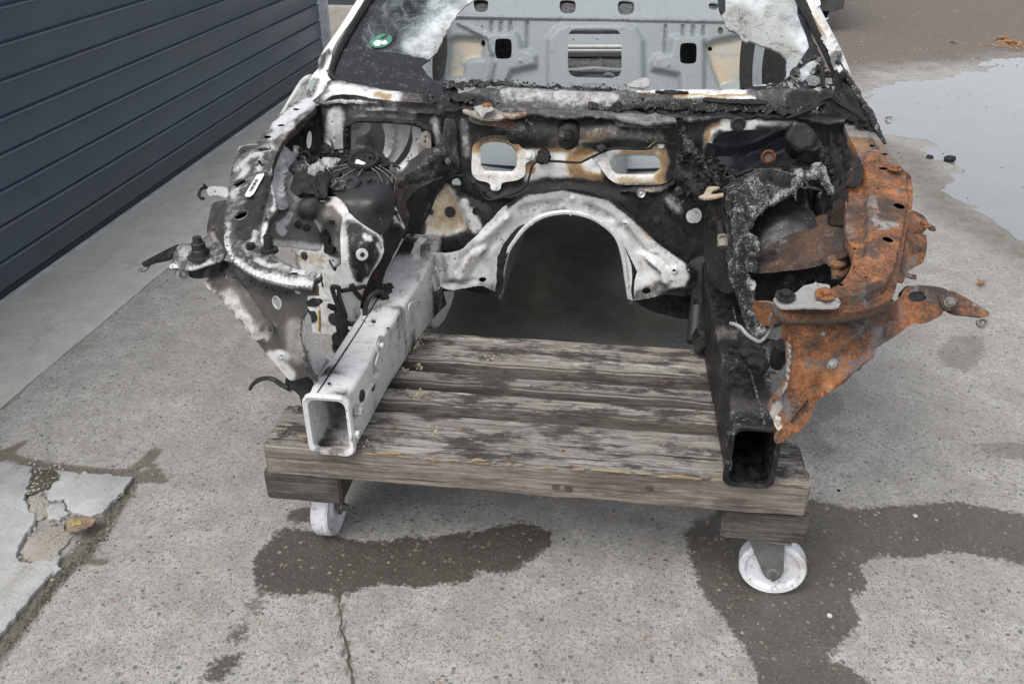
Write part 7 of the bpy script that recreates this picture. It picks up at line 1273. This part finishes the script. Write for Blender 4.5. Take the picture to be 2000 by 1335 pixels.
# ------------------------------------------------------------------ leaves and litter on the ground
def leaf(name, px, py, L, wd, ang, mat, label, group=None, blotch=True):
    c = at(px, py, z=.02 if px < 400 and py > 900 else .006); ca, sa = math.cos(ang), math.sin(ang); n = 11; V, F = [], []
    z0 = c.z
    for i in range(n+1):
        t = i/n; ww = wd*math.sin(math.pi*t**.85)**.7*(1+.10*((i % 2)*2-1)) if 0 < i < n else .001
        for s_ in (-1, -.5, 0, .5, 1):
            u, v = (t-.5)*L, s_*ww; V.append((c.x+u*ca-v*sa, c.y+u*sa+v*ca, z0+.006+.010*s_*s_+.006*math.sin(t*5)+(random.uniform(-.001, .001))))
    for i in range(n):
        for k in range(4): F.append((i*5+k, (i+1)*5+k, (i+1)*5+k+1, i*5+k+1))
    o = mesh(name, V, F, None, mat, ang=0); o.data.shade_smooth(); sm = o.modifiers.new('t', 'SOLIDIFY'); sm.thickness = .0012
    tag(o, label, 'leaf', group)
    tube('leaf_stalk', [(c.x-.5*L*ca, c.y-.5*L*sa, z0+.008), (c.x-.75*L*ca+.01*sa, c.y-.75*L*sa-.01*ca, z0+.007), (c.x-1.05*L*ca+.02*sa, c.y-1.05*L*sa-.02*ca, z0+.004)], .0012, o, mat, 5)
    tube('leaf_vein', [V[i*5+2] for i in range(0, n, 2)], .0010, o, mat, 4)
    if blotch:
        idx = [3, 4, 5, 6]; P = [Vector(V[i*5+2])+Vector((0, 0, .0022)) for i in idx]+[Vector(V[i*5+3])+Vector((0, 0, .0026)) for i in idx[::-1]]
        mesh('leaf_blotch', P, [tuple(range(len(P)))], o, M['leafy'], ang=0)
    return o
leaf('fallen_leaf', 158, 1030, .078, .032, math.radians(38), M['leaf'], 'brown fallen leaf with a yellow blotch on the broken screed')
for px, py, L, nm, lb in ((1955,76,.10,'fallen_leaf','rust-brown leaf at the far edge of the puddle, left one of the pair'),(1975,84,.12,'fallen_leaf','rust-brown leaf at the far edge of the puddle, right one of the pair'),(1862,84,.07,'fallen_leaf','pale small leaf lying alone on the mud above the puddle'),(1915,555,.05,'fallen_leaf','orange leaf scrap on the concrete right of the rusty bracket'),(1735,233,.045,'fallen_leaf','curled leaf in the puddle beside the burnt scuttle tip')):
    leaf(nm, px, py, L, L*.33, random.uniform(0, 3), M['leafrust'] if px != 1862 else M['leaf'], lb, blotch=False)
def pebble(name, px, py, r, mat, label, cat, z=.0, sq=.6):
    c = at(px, py, z=0); bm = bmesh.new(); bmesh.ops.create_icosphere(bm, subdivisions=2, radius=r)
    for v in bm.verts:
        d = mn.noise_vector(v.co*(1.2/r)+Vector((px, py, 0)))*r*.35; v.co = (v.co+d); v.co.z *= sq
    me = bpy.data.meshes.new(name); bm.to_mesh(me); bm.free(); smooth_by_angle(me, 40)
    setburn(me, (1, 0, .1, 0))
    for v in me.vertices: v.co += Vector((c.x, c.y, r*sq*.7+z))
    o = link(name, me, None, mat); tag(o, label, cat); return o
pebble('charred_fragment', 1854, 315, .035, M['char'], 'larger black lump lying in the puddle', 'fragment')
pebble('charred_fragment', 1815, 309, .022, M['char'], 'smaller black lump in the puddle, left of the larger one', 'fragment')
pebble('pebble', 1620, 1203, .007, plain('white pebble', (.55, .54, .52), .6), 'white pebble on the wet concrete below the right caster', 'pebble')
pebble('pebble', 1787, 1008, .007, plain('pale pink pebble', (.50, .42, .38), .6), 'pale squarish pebble in the damp strip right of the dolly', 'pebble')
pebble('pebble', 1638, 958, .005, M['char'], 'dark crumb on the dry concrete right of the dolly end', 'pebble')
# loose grit and litter: uncounted
V, F = [], []; rg = random.Random(21)
def grit(px, py, r):
    c = at(px, py, z=.0); k0 = len(V); a0 = rg.random()*6
    for k in range(5): V.append((c.x+math.cos(a0+k*1.257)*r*rg.uniform(.6, 1.3), c.y+math.sin(a0+k*1.257)*r*rg.uniform(.6, 1.3), -.001))
    V.append((c.x+rg.uniform(-.3, .3)*r, c.y+rg.uniform(-.3, .3)*r, r*rg.uniform(.5, .9))); F.extend([(k0+k, k0+(k+1) % 5, k0+5) for k in range(5)])
for _ in range(900): grit(rg.uniform(0, 2000), rg.uniform(880, 1400), rg.uniform(.0012, .0034))
for _ in range(500): grit(rg.uniform(1560, 2000), rg.uniform(560, 1000), rg.uniform(.0015, .004))
for _ in range(160): grit(rg.gauss(1960, 40), rg.gauss(885, 12), rg.uniform(.002, .005))
for _ in range(160): grit(rg.gauss(1880, 30), rg.gauss(690, 22), rg.uniform(.002, .005))
for _ in range(500): grit(rg.uniform(1660, 2000), rg.uniform(0, 140), rg.uniform(.004, .016))
mesh('loose_grit', V, F, None, M['pebble'], kind='stuff', ang=0)
V, F = [], []
for _ in range(150):
    c = (rg.gauss(1975, 30), rg.gauss(83, 7)); grit(c[0], c[1], rg.uniform(.006, .020))
lt = mesh('leaf_litter', V, F, None, M['leafrust'], kind='stuff', ang=0)
# moss tufts along the broken joint
V, F = [], []
for _ in range(700):
    L = [(250,935),(230,975),(190,1040),(150,1095),(110,1130),(60,1190),(0,1268)]
    i = rg.randrange(len(L)-1); t = rg.random(); x = L[i][0]+(L[i+1][0]-L[i][0])*t; y = L[i][1]+(L[i+1][1]-L[i][1])*t
    grit(x+rg.gauss(6, 7), y+rg.gauss(4, 5), rg.uniform(.002, .006))
for _ in range(260): grit(rg.uniform(10, 310), 903+rg.gauss(10, 5)+rg.uniform(0, 18), rg.uniform(.0015, .004))
mesh('joint_dirt', V, F, None, M['moss'], kind='stuff', ang=0)

V, F = [], []
for _ in range(90): grit(rg.uniform(1730, 2000), rg.uniform(170, 420), rg.uniform(.002, .008))
mesh('puddle_debris', V, F, None, M['char'], kind='stuff', ang=0, burn=(1, 0, 0, 0))

V, F = [], []
for _ in range(260): grit(rg.gauss(92, 26), rg.gauss(1000, 50), rg.uniform(.0015, .006))
for _ in range(90): grit(rg.gauss(210, 40), rg.gauss(1010, 40), rg.uniform(.0012, .004))
for k_ in range(len(V)): V[k_] = (V[k_][0], V[k_][1], V[k_][2]+.010)
mesh('slab_crumbs', V, F, None, M['screedtan'], kind='stuff', ang=0)
